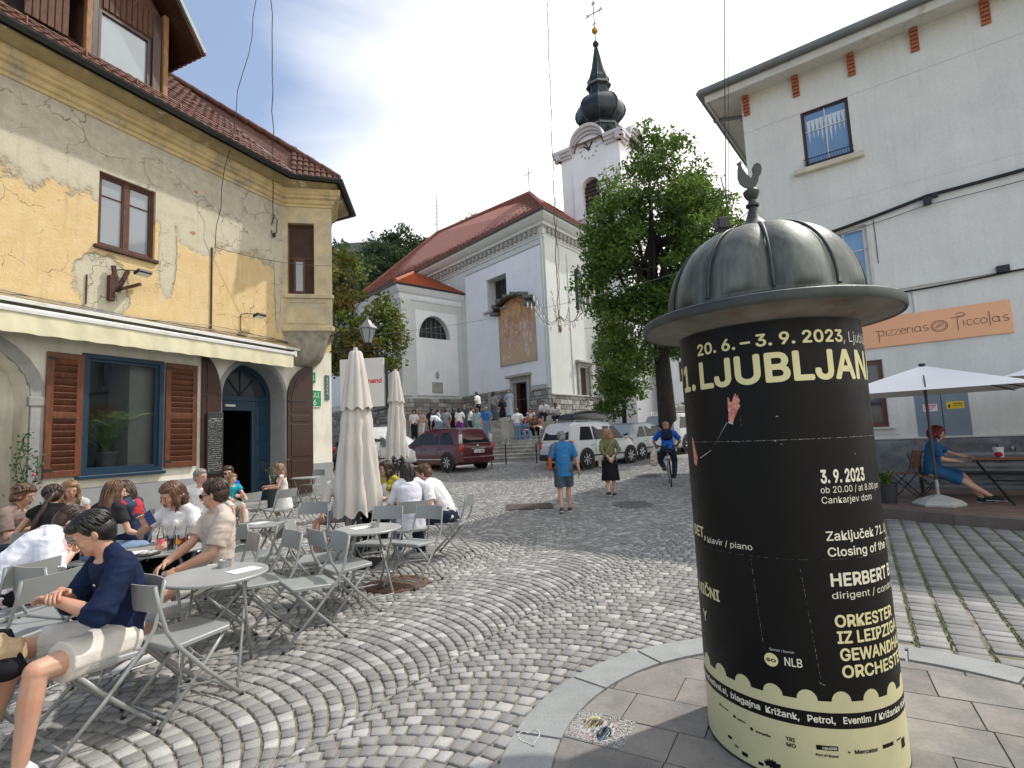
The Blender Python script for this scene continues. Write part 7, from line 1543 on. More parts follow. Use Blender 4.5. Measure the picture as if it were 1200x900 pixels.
# ---- the guests
navy = cloth('navy', (.010, .018, .05)); whitec = cloth('white', (.68, .68, .68)); offw = cloth('off white', (.60, .57, .52)); beige = cloth('beige', (.50, .43, .37)); blackc = cloth('black', (.012, .012, .014)); bluec = cloth('blue', (.03, .13, .40)); turq = cloth('turquoise', (.02, .30, .36)); redc = cloth('red', (.40, .02, .03)); mustard = cloth('mustard', (.38, .33, .05)); lilac = cloth('pale lilac', (.55, .58, .74)); denim = cloth('denim blue', (.16, .24, .36), fine=.15); dden = cloth('dark denim', (.02, .027, .045)); olive = cloth('olive', (.15, .16, .07)); purple = cloth('purple', (.15, .02, .16)); teal = cloth('pale teal', (.25, .42, .42)); greyc = cloth('grey', (.25, .26, .27)); royal = cloth('royal blue', (.02, .10, .42)); slate = cloth('slate', (.07, .095, .12)); lblue = cloth('light blue', (.38, .50, .60)); orange = cloth('orange leather', (.42, .10, .03))
def striped(n, c1, c2, ax, sc_, vert=False):
 m = mat('cloth ' + n, c1, .85, .1, 6, .2, 100); t = m.node_tree; N = t.nodes; K = t.links; b = N['Principled BSDF']; tx = N.new('ShaderNodeTexCoord'); w = N.new('ShaderNodeTexWave'); w.inputs['Scale'].default_value = sc_; w.bands_direction = ax; w.inputs['Distortion'].default_value = .6; K.new(tx.outputs['Object'], w.inputs['Vector'])
 r = N.new('ShaderNodeValToRGB'); r.color_ramp.interpolation = 'CONSTANT'; r.color_ramp.elements[0].color = (*c2, 1); r.color_ramp.elements[1].color = (*c1, 1); r.color_ramp.elements[1].position = .22; K.new(w.outputs[0], r.inputs[0]); K.new(r.outputs[0], b.inputs['Base Color']); return m
strip = striped('striped shorts', (.62, .61, .56), (.03, .035, .03), 'X', 9)
def seatp(**k): d = dict(pose='sit'); d.update(k); return d
def logo(t, J):
 up2 = J['up2']; c = J['waist'].lerp(J['neck'], .55) + up2 @ Vector((-.075, .13, .01)); m = MB(); ax = up2 @ Vector((1, 0, 0)); uz = up2 @ Vector((0, 0, 1)); m.tube([c - ax * .016, c - ax * .004 + uz * .005, c + ax * .010 + uz * .001, c + ax * .018 + uz * .004], [.002, .005, .004, .002], 5); m.build('shirt_emblem', whitec, t)
def watch(t, J): pass
t, J = person('young man in a navy sweater and white shorts looking down at his hands', (-2.47, 3.33), -142, seatp(hz=.50, lean=-12, curl=30, nod=30, yaw=-16, tilt=-4, handR=(-.02, .27, .84), handL=(-.10, .30, .81), poleR=(.8, -.2, -.8), poleL=(-.9, -.1, -.9), hdirR=(-.75, .45, .12), hdirL=(.80, .35, .15), palmR=(0, -.3, -1), palmL=(0, .4, -1), curlR=.5, curlL=.38, footL=(-.28, .46, .08), footR=(.30, .50, .08), kpoleL=(-.3, .7, 1), kpoleR=(.5, .7, 1), hair='quiff', locks=190, seed=3, s=1.03, fdirL=(-.3, 1, 0), fdirR=(.3, 1, 0), wide=.012), vox=.008, sk='mid', top=navy, bottom=offw, hairm_=H_two, shoe=M_shoe_w, tl=.66, bl=.37, extra=logo)
chair(-2.50, 3.20, -150, OC + 'the man in the navy sweater')
pinkw = mat('cloth pink and white blocks', (.66, .68, .76), .85, .08, 3, .2, 90, col2=(.55, .33, .33), c2w=1, c2lo=.53, c2hi=.56)
person('man in dark glasses and a wide pink and white shirt bending over the table', (-4.12, 4.28), 38, seatp(lean=26, curl=22, nod=42, yaw=-6, handR=(.16, .42, .80), handL=(-.12, .45, .80), hair='short', seed=5, locks=150, s=1.03, loose=.02, sleeve=.04), vox=.009, sk='fair', top=pinkw, bottom=blackc, hairm_=H_dk, shoe=M_shoe_b, tl=.42, bl=1, extra=glasses(False)); chair(-4.15, 4.24, 38, OC + 'the man in the pink and white shirt')
t, Jw = person('smiling woman in a short white top holding a phone', (-3.38, 5.45), -168, seatp(f=True, lean=4, curl=8, nod=26, yaw=-12, handR=(.10, .34, .92), handL=(-.24, .38, .76), poleR=(1, -.2, -.7), hdirR=(.05, .3, 1), palmR=(-.4, 1, 0), curlR=.7, hair='long', hl=.15, seed=8, locks=120), vox=.009, sk='mid', top=whitec, bottom=blackc, hairm_=H_br, shoe=M_shoe_w, tl=.30, bl=1); chair(-3.38, 5.47, -168, OC + 'the smiling woman with the phone')
person('man in a beige tee, sunglasses and striped shorts leaning back at the table', (-2.64, 4.70), -134, seatp(lean=-8, curl=10, nod=8, yaw=-38, handR=(.02, .36, .70), handL=(-.14, .30, .66), kpoleL=(-.3, 1, 1), footL=(-.16, .52, .08), footR=(.22, .60, .08), hair='short', seed=11, locks=170, s=1.03, wide=.018, sleeve=.018, loose=.004), vox=.009, sk='mid', top=beige, bottom=strip, hairm_=H_dk, shoe=M_shoe_w, tl=.40, bl=.40, extra=glasses(True)); chair(-2.62, 4.74, -130, OC + 'the man in the beige tee')
person('woman with long brown hair and a black tee seen from behind', (-4.70, 6.05), 12, seatp(f=True, lean=8, nod=14, yaw=-30, handL=(-.15, .30, 1.12), poleL=(-1, .2, -.6), hair='long', hl=.34, seed=14, locks=110), sk='fair', top=cloth('charcoal', (.03, .03, .034)), bottom=denim, hairm_=H_br, shoe=M_shoe_w, tl=.30, bl=1, face=False); chair(-4.70, 6.02, 12, OC + 'the long haired woman in the black tee')
person('girl with straight dark hair in a red and navy top looking down', (-4.82, 6.85), -95, seatp(f=True, lean=8, nod=30, handR=(.05, .34, .80), handL=(-.05, .38, .78), hair='long', hl=.22, seed=17, locks=100, s=.96), sk='fair', top=mat('cloth red and navy', (.02, .03, .07), .85, .1, 3, col2=(.42, .02, .03), c2w=1, c2lo=.5, c2hi=.52), bottom=navy, hairm_=H_dk, shoe=M_shoe_b, tl=.25, bl=.6); chair(-4.80, 6.86, -95, OC + 'the girl in red and navy')
person('smiling woman with light brown hair and a grey white vest facing the camera', (-6.05, 7.25), 140, seatp(f=True, lean=14, nod=12, yaw=10, handR=(.1, .38, .80), handL=(-.1, .38, .80), hair='long', hl=.28, seed=19), sk='mid', top=cloth('pale grey', (.5, .5, .52)), bottom=denim, hairm_=H_lb, shoe=M_shoe_w, tl=.04, bl=1); chair(-6.07, 7.27, 140, OC + 'the smiling woman in the grey white vest')
person('woman with a dark braid in a black vest seen from behind', (-5.30, 6.05), -28, seatp(f=True, lean=14, nod=14, yaw=25, handR=(.16, .38, .80), handL=(-.2, .38, .80), hair='braid', pdir=(-.03, -.03, -.04), seed=23), sk='mid', top=blackc, bottom=blackc, hairm_=H_dk, shoe=M_shoe_b, tl=.0, bl=1, toplow=.0, face=False); chair(-5.28, 6.0, -28, OC + 'the woman with the braid')
person('youth with curly brown hair turned towards the woman with the braid', (-6.10, 6.35), 75, seatp(lean=12, nod=16, handR=(.1, .4, .80), handL=(-.1, .4, .80), hair='curly', locks=140, seed=29), sk='mid', top=cloth('faded brown', (.22, .17, .15)), bottom=dden, hairm_=H_br, shoe=M_shoe_b, tl=.4, bl=1); chair(-6.12, 6.33, 75, OC + 'the curly haired youth')
person('grey haired man in a white polo shirt turning to his right', (-5.05, 8.55), 150, seatp(lean=2, nod=4, yaw=42, handR=(.16, .34, .70), handL=(-.2, .36, .76), hair='short', seed=31, fat=.02), sk='mid', top=whitec, bottom=offw, hairm_=H_gr, shoe=M_shoe_w, tl=.36, bl=.5); chair(-5.05, 8.58, 150, OC + 'the grey haired man in white')
person('woman in a blue shirt and sunglasses holding the small child', (-5.20, 9.55), 130, seatp(f=True, lean=4, nod=4, yaw=-20, handR=(.18, .30, .86), handL=(-.12, .34, .80), hair='long', hl=.2, seed=37), sk='fair', top=royal, bottom=offw, hairm_=H_dk, shoe=M_shoe_b, tl=.34, bl=.8, extra=glasses(True)); chair(-5.2, 9.58, 130, OC + 'the woman in the blue shirt')
person('small child in a turquoise top sitting on the lap of the woman in blue', (-4.98, 9.33), 125, seatp(s=.62, hz=.68, lean=0, nod=5, hs=1.22, handR=(.14, .28, .78), handL=(-.12, .28, .78), footR=(.08, .30, .36), footL=(-.08, .30, .36), hair='pony', pdir=(0, -.02, .0), seed=41, locks=50), sk='fair', top=turq, bottom=offw, hairm_=H_lb, tl=.3, bl=.5, vox=.014, z0=0)
person('girl with long blond hair in a white dress standing before the cafe door', (-4.55, 10.45), -110, dict(pose='stand', s=.76, f=True, hs=1.12, skirt=.30, nod=12, handR=(.12, .30, .86), handL=(-.16, .26, .84), hair='long', hl=.22, seed=43), sk='mid', top=offw, bottom=whitec, hairm_=H_lb, shoe=M_shoe_w, tl=.02, bl=.5, vox=.014)
person('man in a white linen shirt and denim shorts hidden behind the closed parasol', (-2.66, 8.30), -172, seatp(lean=8, nod=10, handR=(.16, .40, .60), handL=(-.10, .40, .60), footR=(.22, .5, .08), footL=(-.22, .5, .08), kpoleR=(.5, .6, .8), kpoleL=(-.5, .6, .8), hair='short', seed=47), sk='mid', top=offw, bottom=denim, hairm_=H_br, shoe=M_shoe_w, tl=.85, bl=.36); chair(-2.66, 8.33, -172, OC + 'the man in denim shorts')
person('woman in a mustard green jacket over a white top looking left', (-2.02, 8.50), -165, seatp(f=True, lean=0, nod=6, yaw=-42, handR=(.1, .40, .78), handL=(-.14, .38, .78), hair='long', hl=.2, hfront=-.02, seed=53), sk='mid', top=mustard, bottom=blackc, hairm_=H_dk, shoe=M_shoe_b, tl=.95, bl=1, extra=lambda t, J: (lambda c: (c.tube([J['hip'] + Vector((0, .11, .04)), J['waist'] + J['up'] @ Vector((0, .085, 0)), J['waist'].lerp(J['neck'], .6) + J['up2'] @ Vector((0, .085, 0)), J['neck'] + J['up2'] @ Vector((0, .05, -.04))], [(.085, .05), (.07, .05), (.07, .06), (.05, .03)], 12, flat=(1, 0, 0)), c.build('white_top', whitec, t, smooth=True)))(MB())); chair(-2.02, 8.53, -165, OC + 'the woman in the mustard jacket')
person('woman with long black hair and a loose white tee seen from behind', (-1.45, 7.30), -18, seatp(f=True, lean=10, nod=18, handR=(.16, .38, .76), handL=(-.16, .38, .76), hair='long', hl=.36, seed=59, loose=.02, locks=120), sk='mid', top=mat('cloth lilac white', (.60, .60, .68), .85, .08), bottom=denim, hairm_=H_black, shoe=M_shoe_w, tl=.45, bl=1, toplow=-.16, face=False); chair(-1.45, 7.28, -18, OC + 'the woman with long black hair')
person('broad man in a white tee and dark jeans leaning forward in profile', (-.98, 7.62), -78, seatp(lean=22, curl=14, nod=24, handR=(.06, .42, .74), handL=(-.10, .30, .60), footL=(-.14, .36, .08), footR=(.1, .5, .08), hair='crop', seed=61, s=1.05), vox=.010, sk='fair', top=whitec, bottom=dden, hairm_=H_br, shoe=M_shoe_w, tl=.36, bl=1); chair(-.94, 7.62, -78, OC + 'the broad man in the white tee')
person('dark haired guest mostly hidden behind the closed parasol', (-2.55, 9.6), -150, seatp(lean=5, nod=5, hair='short', seed=67), sk='mid', top=cloth('dark green', (.02, .05, .04)), bottom=blackc, hairm_=H_black, shoe=M_shoe_b, tl=.4, bl=1); chair(-2.55, 9.63, -150, OC + 'the guest hidden by the parasol')
# ---- things on the tables
def drink(name, label, x, y, col, h=.13, r=.034, straw=True):
 t = item(name, label, 'drink', x, y); MB().lathe([(0, .002), (r * .8, .002), (r, h), (r + .002, h), (r * .8 + .003, 0), (0, 0)], 20).build('glass', glass('clear glass', (.95, .97, .97), .02, .95), t, smooth=40); MB().lathe([(0, .006), (r * .78, .006), (r * .95, h * .82), (0, h * .82)], 20).build('liquid', mat('liquid ' + name, col, .1, .1, spec=.6), t, smooth=40)
 if straw: MB().tube([(0, 0, .02), (.03, .01, h + .08)], .003, 6).build('straw', M_blackmet, t)
 return t
sp = drink('spritz_glass', 'red orange spritz with an orange slice on the crowded table', -3.02, 4.86, (.62, .06, .01), .14, .042); MB().lathe([(0, -.004), (.026, -.004), (.026, .004), (0, .004)], 16, M=Matrix.Translation((-.015, -.036, .09)) @ Matrix.Rotation(R(75), 4, 'X')).build('orange_slice', mat('orange slice', (.75, .28, .02), .5, .1), sp)
drink('cola_glass', 'dark drink next to the red spritz', -3.16, 4.92, (.02, .008, .005), .13, .036)
bt = item('water_bottle', 'clear bottle with a pink label on the crowded table', 'bottle', -3.30, 4.98); MB().lathe([(0, 0), (.03, 0), (.031, .10), (.028, .13), (.012, .18), (.012, .215), (0, .215)], 18).build('bottle', glass('clear glass'), bt, smooth=40); MB().lathe([(.0315, .04), (.0315, .095)], 18).build('bottle_label', mat('pink label', (.65, .12, .16), .5, .1), bt, smooth=True)
fd = item('crumpled_napkins', 'crumpled napkins and an ashtray on the crowded table', 'napkins', -3.25, 4.74); mb = MB(); rr = random.Random(4)
for k in range(9): mb.ell((rr.uniform(-.05, .05), rr.uniform(-.04, .04), .02), (rr.uniform(.015, .03), rr.uniform(.01, .02), rr.uniform(.012, .02)), Matrix.Rotation(rr.uniform(0, 3), 4, 'Z'), u=6, w=4)
mb.build('napkin', mat('paper grey white', (.45, .45, .42), .9, .2), fd); MB().lathe([(0, 0), (.09, 0), (.10, .01), (0, .012)], 20).build('tray', M_blackmet, fd)
nt_ = item('notebook', 'white notebook lying on the crowded table', 'notebook', -3.42, 4.82, rz=30); MB().bbox(-.09, .09, -.06, .06, 0, .012, .003).build('cover', mat('white paper', (.75, .75, .73)), nt_)
ph = thing('phone', 'dark blue phone held up by the smiling woman', 'phone', (-3.46, 5.06, 1.00), R(12)); ph.rotation_euler = (R(60), R(-35), R(20)); MB().bbox(-.037, .037, -.075, .075, -.005, .005, .004).build('case', mat('navy phone case', (.02, .03, .09), .3, .05), ph); MB().box(-.033, .033, -.07, .07, -.0062, -.0052).build('screen', M_glassd, ph)
for k, (x, y, n_) in enumerate(((-5.02, 7.38, 'one'), (-4.92, 7.5, 'other'))): drink('water_glass', ('left' if k == 0 else 'right') + ' water glass on the table beside the girl in red and navy', x, y, (.5, .52, .5), .12, .033, False)
tr = item('red_tray', 'red and white tray of snacks on the table by the mustard jacket', 'tray', -2.12, 7.62); MB().lathe([(0, 0), (.12, 0), (.14, .02), (0, .022)], 24).build('plate', mat('white china', (.7, .7, .7), .3), tr); mb = MB()
for k in range(12): mb.ell((rr.uniform(-.08, .08), rr.uniform(-.06, .06), .035), (.03, .022, .018), u=7, w=5)
mb.build('snack', mat('berry red food', (.35, .02, .04), .5, .3, 20), tr)
drink('water_glass', 'empty glass beside the red snacks', -2.36, 7.86, (.5, .5, .5), .13, .035, False)
for k, (x, y) in enumerate(((-5.70, 10.15), (-5.62, 10.3), (-5.84, 10.2))): drink('tumbler', ('leftmost', 'middle', 'rightmost')[(1, 2, 0)[k]] + ' small glass on the table by the door', x, y, ((.45, .1, .2), (.04, .03, .03), (.1, .3, .1))[k], .10, .032, False)
bag = thing('straw_bag', 'tan and black shoulder bag lying beside the man in the navy sweater', 'bag', (-2.86, 2.98, .45)); mb = MB(); mb.ell((0, 0, .10), (.16, .10, .11), u=16, w=10); me = remesh(mb, .012); bm = bmesh.new(); bm.from_mesh(me)
for v in bm.verts: v.co += Vector((0, 0, 1)) * noise.noise(v.co * 14) * .03
bm.to_mesh(me); bm.free(); me.materials.append(mat('tan woven bag', (.42, .31, .18), .9, .3, 20, .5, 60)); link(me, 'bag_body', bag); mb = MB(); mb.tube([(-.15, 0, .1), (-.1, .02, .22), (.05, .02, .22), (.16, -.02, .08)], .016, 6); mb.ell((.1, -.06, .05), (.12, .08, .06), u=10, w=6); mb.build('bag_strap', blackc, bag, smooth=True); chair(-3.02, 2.96, 62, 'folding chair carrying the tan bag at the left edge')
# ---- closed parasols
M_para = mat('parasol canvas', (.54, .515, .47), .9, .06, 3, .15, 60, drip=.16); M_parap = mat('parasol pole', (.02, .022, .022), .4, .1)
def closed_parasol(x, y, ztop, zbot, r, label, base=True, seed=0):
 t = thing('closed_parasol', label, 'parasol', (x, y, gz(x, y)), 0, 'closed cream parasols'); rr = random.Random(seed); n = 64; NF = 9; ph_ = [rr.uniform(0, 6.28) for _ in range(3)]; lev = []; H_ = ztop - zbot
 for j in range(24): u = j / 23; lev.append((ztop - .03 - H_ * u, u))
 mb = MB(); vs = []
 for z, u in lev:
  base_r = r * (.18 + .30 * min(1, u * 3.2) + .52 * max(0, (u - .12)) ** .8 / (.88 ** .8)) ; base_r *= 1 - .10 * math.exp(-((u - .36) / .05) ** 2)
  for k in range(n):
   a = 2 * math.pi * k / n; f = abs(math.sin(NF * a / 2 + ph_[0] + .5 * math.sin(3 * u + ph_[1]))) ** .7; rr_ = base_r * (.70 + .34 * f * (.5 + .5 * u) + .06 * math.sin(2 * a + ph_[2]) + .16 * noise.noise(Vector((math.cos(a) * 3.1, math.sin(a) * 3.1, z * 2.6 + seed))) + .07 * noise.noise(Vector((math.cos(a) * 9, math.sin(a) * 9, z * 7 + seed)))); zz = z + (.05 * math.sin(NF * a + ph_[0]) * (u > .98)); vs.append((rr_ * math.cos(a), rr_ * math.sin(a), zz))
 L_ = len(lev); mb.add(vs, [(j * n + k, j * n + (k + 1) % n, (j + 1) * n + (k + 1) % n, (j + 1) * n + k) for j in range(L_ - 1) for k in range(n)] + [tuple(range(n))[::-1]]); mb.build('canopy', M_para, t, smooth=True, fix=True)
 zc = ztop - .36 * H_; vs = []; mb = MB()
 for z, q in ((ztop - .02, .19), (ztop - .05, .26), (ztop - .30, .40), (ztop - .36 * H_ + .02, .62), (ztop - .36 * H_ - .04, .66)):
  for k in range(n): a = 2 * math.pi * k / n; f = abs(math.sin(NF * a / 2 + ph_[0] + .6)) ** .7; rr_ = r * q * (.86 + .22 * f) + .008; vs.append((rr_ * math.cos(a), rr_ * math.sin(a), z + (.025 * math.sin(NF * a) if z < zc + .05 and q == .66 else 0)))
 mb.add(vs, [(j * n + k, j * n + (k + 1) % n, (j + 1) * n + (k + 1) % n, (j + 1) * n + k) for j in range(4) for k in range(n)]); mb.build('wind_vent', M_para, t, smooth=True)
 MB().cyl((0, 0, 0), .024, .03, ztop - .1, 12).build('pole', M_parap, t, smooth=40); MB().cyl((0, 0, 0), .03, ztop - .04, ztop + .03, 10).build('finial', M_wmet, t, smooth=40)
 if base: mb = MB(); mb.bbox(-.25, .25, -.25, .25, 0, .05, .01); mb.cyl((0, 0, 0), .04, .05, .30, 12); mb.build('base', M_blackmet, t)
closed_parasol(-2.14, 7.22, 2.90, .72, .30, 'large closed cream parasol standing among the tables', seed=2)
closed_parasol(-2.70, 12.2, 3.22, 1.25, .27, 'farther closed cream parasol in front of the dark red car', seed=5)
closed_parasol(-4.80, 4.55, 2.85, .70, .30, 'closed cream parasol cut off by the left edge', seed=7)
def pot_plant(x, y, label, h=.5, r=.16, z0=None, pr=.15, ph_=.3, seed=0, m=None, dark=False):
 t = thing('potted_shrub', label, 'potted plant', (x, y, gz(x, y) if z0 is None else z0)); MB().lathe([(0, 0), (pr * .8, 0), (pr, ph_), (pr + .015, ph_), (pr + .015, ph_ - .03), (pr - .02, ph_ - .04), (0, ph_ - .04)], 20).build('pot', mat('dark planter', (.03, .035, .04), .6, .1), t, smooth=40)
 rr = random.Random(seed); lf = MB(); st = MB()
 for k in range(26):
  a = rr.uniform(0, 6.28); l = rr.uniform(.5, 1) * h; p = Vector((0, 0, ph_ - .05)); d = Vector((math.cos(a) * rr.uniform(.2, .6), math.sin(a) * rr.uniform(.2, .6), 1)).normalized(); pts = [p + d * l * q / 4 + Vector((0, 0, -.02 * q * q / 4)) for q in range(5)]; st.tube(pts, .004, 4)
  for q in range(14):
   c = pts[rr.randrange(1, 5)] + Vector((rr.gauss(0, .03), rr.gauss(0, .03), rr.gauss(0, .03))); u = Vector((rr.uniform(-1, 1), rr.uniform(-1, 1), rr.uniform(-.4, 1))).normalized() * rr.uniform(.03, .06); w = u.cross(Vector((rr.uniform(-1, 1), rr.uniform(-1, 1), 1))).normalized() * .013; lf.add([c - u * .3, c + u * .3 + w, c + u, c + u * .3 - w], [(0, 1, 2, 3)])
 st.build('stem', M_woodd, t); lf.build('leaves', m or mat('bright leaf', (.10, .19, .035), .6, .3, 9), t, fix=False); return t
pot_plant(-6.05, 13.45, 'potted bush in a tall dark planter before the brown door leaf', .75, .2, pr=.22, ph_=.62, seed=3, m=mat('olive leaf', (.09, .12, .04), .6, .4, 9))
pot_plant(-2.55, 11.6, 'bright green bush under the farther closed parasol', .60, .3, pr=.2, ph_=.25, seed=9)
# ---- pizzeria terrace
Z1 = .152
M_slat = mat('varnished slat', (.20, .075, .035), .5, .25, 8, stretch=(1, 8, 8), objrnd=.15)
def pz(x, y): return (x, y, Z1)
up_ = thing('open_parasol', 'open white square parasol over the red haired woman', 'parasol', (7.08, 9.08, Z1), R(-37.5), 'open white parasols')
M_whitecan = mat('white canvas', (.88, .88, .87), .85, .03, 3)
def canopy(t, hw_, zb, zt):
 n = 10; mb = MB(); cor = [(-hw_, -hw_), (hw_, -hw_), (hw_, hw_), (-hw_, hw_)]; vs = [(0, 0, zt)]; rings = 5
 for r_ in range(1, rings + 1):
  u = r_ / rings
  for s_ in range(4):
   a, b = cor[s_], cor[(s_ + 1) % 4]
   for k in range(n): f = k / n; x = (a[0] + (b[0] - a[0]) * f) * u; y = (a[1] + (b[1] - a[1]) * f) * u; vs.append((x, y, zt + (zb - zt) * u ** 1.0 - .05 * math.sin(math.pi * u) * abs(math.sin(math.pi * f))))
 N_ = 4 * n; fs = [(0, 1 + k, 1 + (k + 1) % N_) for k in range(N_)] + [(1 + (r_ * N_) + k, 1 + r_ * N_ + (k + 1) % N_, 1 + (r_ + 1) * N_ + (k + 1) % N_, 1 + (r_ + 1) * N_ + k) for r_ in range(rings - 1) for k in range(N_)]
 mb.add(vs, fs); mb.build('canopy', M_whitecan, t, smooth=30, fix=False);
 for c in cor + [(hw_, 0), (-hw_, 0), (0, hw_), (0, -hw_)]: MB().tube([(0, 0, zt - .06), (c[0] * .985, c[1] * .985, zb - .015)], .010, 5).build('rib', M_parap, t)
 MB().cyl((0, 0, 0), .022, .05, zt - .03, 12).build('pole', mat('dark steel pole', (.06, .065, .07), .4, .1, metal=.4), t, smooth=40); MB().cyl((0, 0, 0), .05, zt - .02, zt + .035, 12).build('cap', M_parap, t, smooth=40)
canopy(up_, 1.27, 1.89, 2.36)
mb = MB(); mb.lathe([(0, 0), (.36, 0), (.37, .03), (.30, .085), (.12, .15), (.05, .17), (0, .17)], 6); mb.build('base', mat('terrazzo base', (.50, .50, .46), .7, .25, 40, fine=.3), up_); MB().cyl((0, 0, 0), .032, .15, .42, 12).build('base_tube', M_steel, up_, smooth=40)
u2 = thing('open_parasol', 'open white parasol cut off by the right edge', 'parasol', (9.33, 8.35, Z1), R(-37.5), 'open white parasols'); canopy(u2, 1.3, 2.03, 2.5); mb = MB(); mb.lathe([(0, 0), (.36, 0), (.37, .03), (.30, .085), (.12, .15), (.05, .17), (0, .17)], 6); mb.build('base', mat('terrazzo base', (.5, .5, .46)), u2)
tb_ = thing('wooden_table', 'dark framed wooden slat table where the red haired woman sits', 'table', (8.45, 8.72, Z1), R(-37.5))
for k in range(7): MB().bbox(-.85, .85, -.38 + k * .11, -.38 + k * .11 + .10, .725, .75, .005).build('slat', M_slat, tb_)
mb = MB(); mb.tube([(-.75, -.33, .72), (-.35, .33, .0)], .016, 6); mb.tube([(-.75, .33, .72), (-.35, -.33, .0)], .016, 6); mb.tube([(.75, -.33, .72), (.35, .33, .0)], .016, 6); mb.tube([(.75, .33, .72), (.35, -.33, .0)], .016, 6); mb.tube([(-.55, 0, .36), (.55, 0, .36)], .012, 6); mb.tube([(-.8, -.36, .715), (.8, -.36, .715)], .012, 5); mb.tube([(-.8, .36, .715), (.8, .36, .715)], .012, 5); mb.build('frame', M_blackmet, tb_)
def slat_chair(x, y, az, label):
 t = thing('slatted_chair', label, 'chair', (x, y, Z1), R(-az), 'wooden slatted terrace chairs')
 for k in range(5): MB().bbox(-.19, .19, -.18 + k * .075, -.18 + k * .075 + .06, .44, .458, .004).build('seat_slat', M_slat, t)
 for k in range(4): MB().bbox(-.175 + k * .092, -.175 + k * .092 + .07, -.008, .008, 0, .34, .004, Matrix.Translation((0, -.22, .53)) @ Matrix.Rotation(R(14), 4, 'X')).build('back_slat', M_slat, t)
 for sg in (-1, 1):
  MB().tube([(sg * .19, -.30, .86), (sg * .19, -.20, .48), (sg * .19, .22, .0)], .010, 6).build('front_leg', M_blackmet, t); MB().tube([(sg * .18, .16, .44), (sg * .18, -.02, .25), (sg * .18, -.26, .0)], .010, 6).build('rear_leg', M_blackmet, t)
 mb = MB(); mb.tube([(-.19, .15, .08), (.19, .15, .08)], .007, 5); mb.tube([(-.19, -.265, .74), (.19, -.265, .74)], .007, 5); mb.build('crossbar', M_blackmet, t)
slat_chair(7.28, 10.15, -75, 'empty brown slatted chair left of the parasol pole'); slat_chair(7.30, 9.47, 125, 'slatted chair under the red haired woman')
person('red haired woman in a blue dress and white soled shoes looking at her phone', (7.33, 9.45), 125, seatp(f=True, skirt=.5, lean=2, nod=22, handR=(.10, .36, .70), handL=(-.12, .50, .76), footR=(.02, .75, .10), footL=(-.10, .62, .07), hair='bob', seed=71, hl=.12), sk='fair', top=cloth('denim dress', (.03, .11, .24)), bottom=cloth('denim dress', (.03, .11, .24)), hairm_=H_red, shoe=M_shoe_b, tl=.42, bl=.5, z0=Z1)
person('guest at the right edge resting bare forearms on the wooden table', (9.25, 8.08), -52, seatp(lean=14, nod=10, handR=(.08, .60, .80), handL=(-.10, .62, .80), hair='short', seed=73), sk='fair', top=whitec, bottom=dden, hairm_=H_br, shoe=M_shoe_b, tl=.3, bl=1, z0=Z1, vox=.014)
slat_chair(9.28, 8.05, -52, 'slatted chair at the right edge across the wooden table')
ct = thing('cutlery_pot', 'white pot with a red napkin on the wooden table', 'pot', (8.10, 8.98, Z1 + .752)); MB().lathe([(0, 0), (.06, 0), (.075, .17), (.068, .17), (.055, .02), (0, .02)], 18).build('pot', mat('white china', (.7, .7, .7)), ct, smooth=40); MB().ell((-.06, -.06, .05), (.06, .05, .045), u=10, w=6).build('napkin', redc, ct, smooth=True); MB().tube([(0, 0, .1), (.0, 0, .22)], .012, 6).build('pepper_mill', M_blackmet, ct)
for k, (x, y) in enumerate(((8.28, 8.90), (8.42, 8.70))):
 t = thing('wine_glass', ('wine glass nearer the white pot', 'wine glass nearer the forearms')[k], 'glass', (x, y, Z1 + .752)); MB().lathe([(0, .001), (.032, .001), (.004, .006), (.004, .08), (.02, .09), (.036, .12), (.034, .175), (.032, .175), (.033, .12), (0, .088)], 18).build('glass', glass('clear glass'), t, smooth=50)
bs_ = thing('white_bench', 'slatted bench with pale slats behind the wooden table', 'bench', (8.95, 9.75, Z1), R(-37.5))
for k in range(7): MB().bbox(-1.3, 1.3, 0, .03, .12 + k * .10, .12 + k * .10 + .055, .005).build('slat', mat('pale slat', (.32, .33, .34), .6, .1), bs_)
mb = MB(); mb.bbox(-1.32, -1.26, -.03, .05, 0, .8, .005); mb.bbox(1.26, 1.32, -.03, .05, 0, .8, .005); mb.bbox(-1.3, 1.3, -.4, 0, .40, .44, .005); mb.build('frame', M_blackmet, bs_)
pot_plant(6.55, 9.55, 'green plant in a black pot at the terrace edge by the column', .45, .2, Z1, .17, .35, seed=15)
# ==== WALKERS
def orangebag(t, J):
 mb = MB(); mb.bbox(-.12, .12, -.035, .035, -.15, .13, .03, Matrix.Translation((-.27, .02, 1.02)) @ Matrix.Rotation(R(85), 4, 'Z')); mb.build('shoulder_bag', orange, t, smooth=True); MB().tube([(-.27, .08, 1.14), (-.20, .06, 1.35), (-.14, .0, 1.46), (-.20, -.08, 1.32), (-.27, -.05, 1.14)], .012, 5).build('bag_strap', orange, t)
person('man in a blue tee and grey shorts walking away with an orange bag', (.99, 11.15), 2, dict(pose='stand', s=1.0, lean=2, handR=(.34, .06, .80), handL=(-.32, .02, .78), footR=(.10, .14, .08), footL=(-.09, -.22, .12), fdirL=(0, 1, -.3), hair='crop', seed=81, wide=.02, fat=.02, loose=.006), sk='mid', top=cloth('bright blue', (.035, .17, .38)), toplow=-.17, bottom=slate, hairm_=H_gr, shoe=mat('brown sandal', (.06, .035, .02), .7, .2), tl=.44, bl=.44, extra=orangebag)
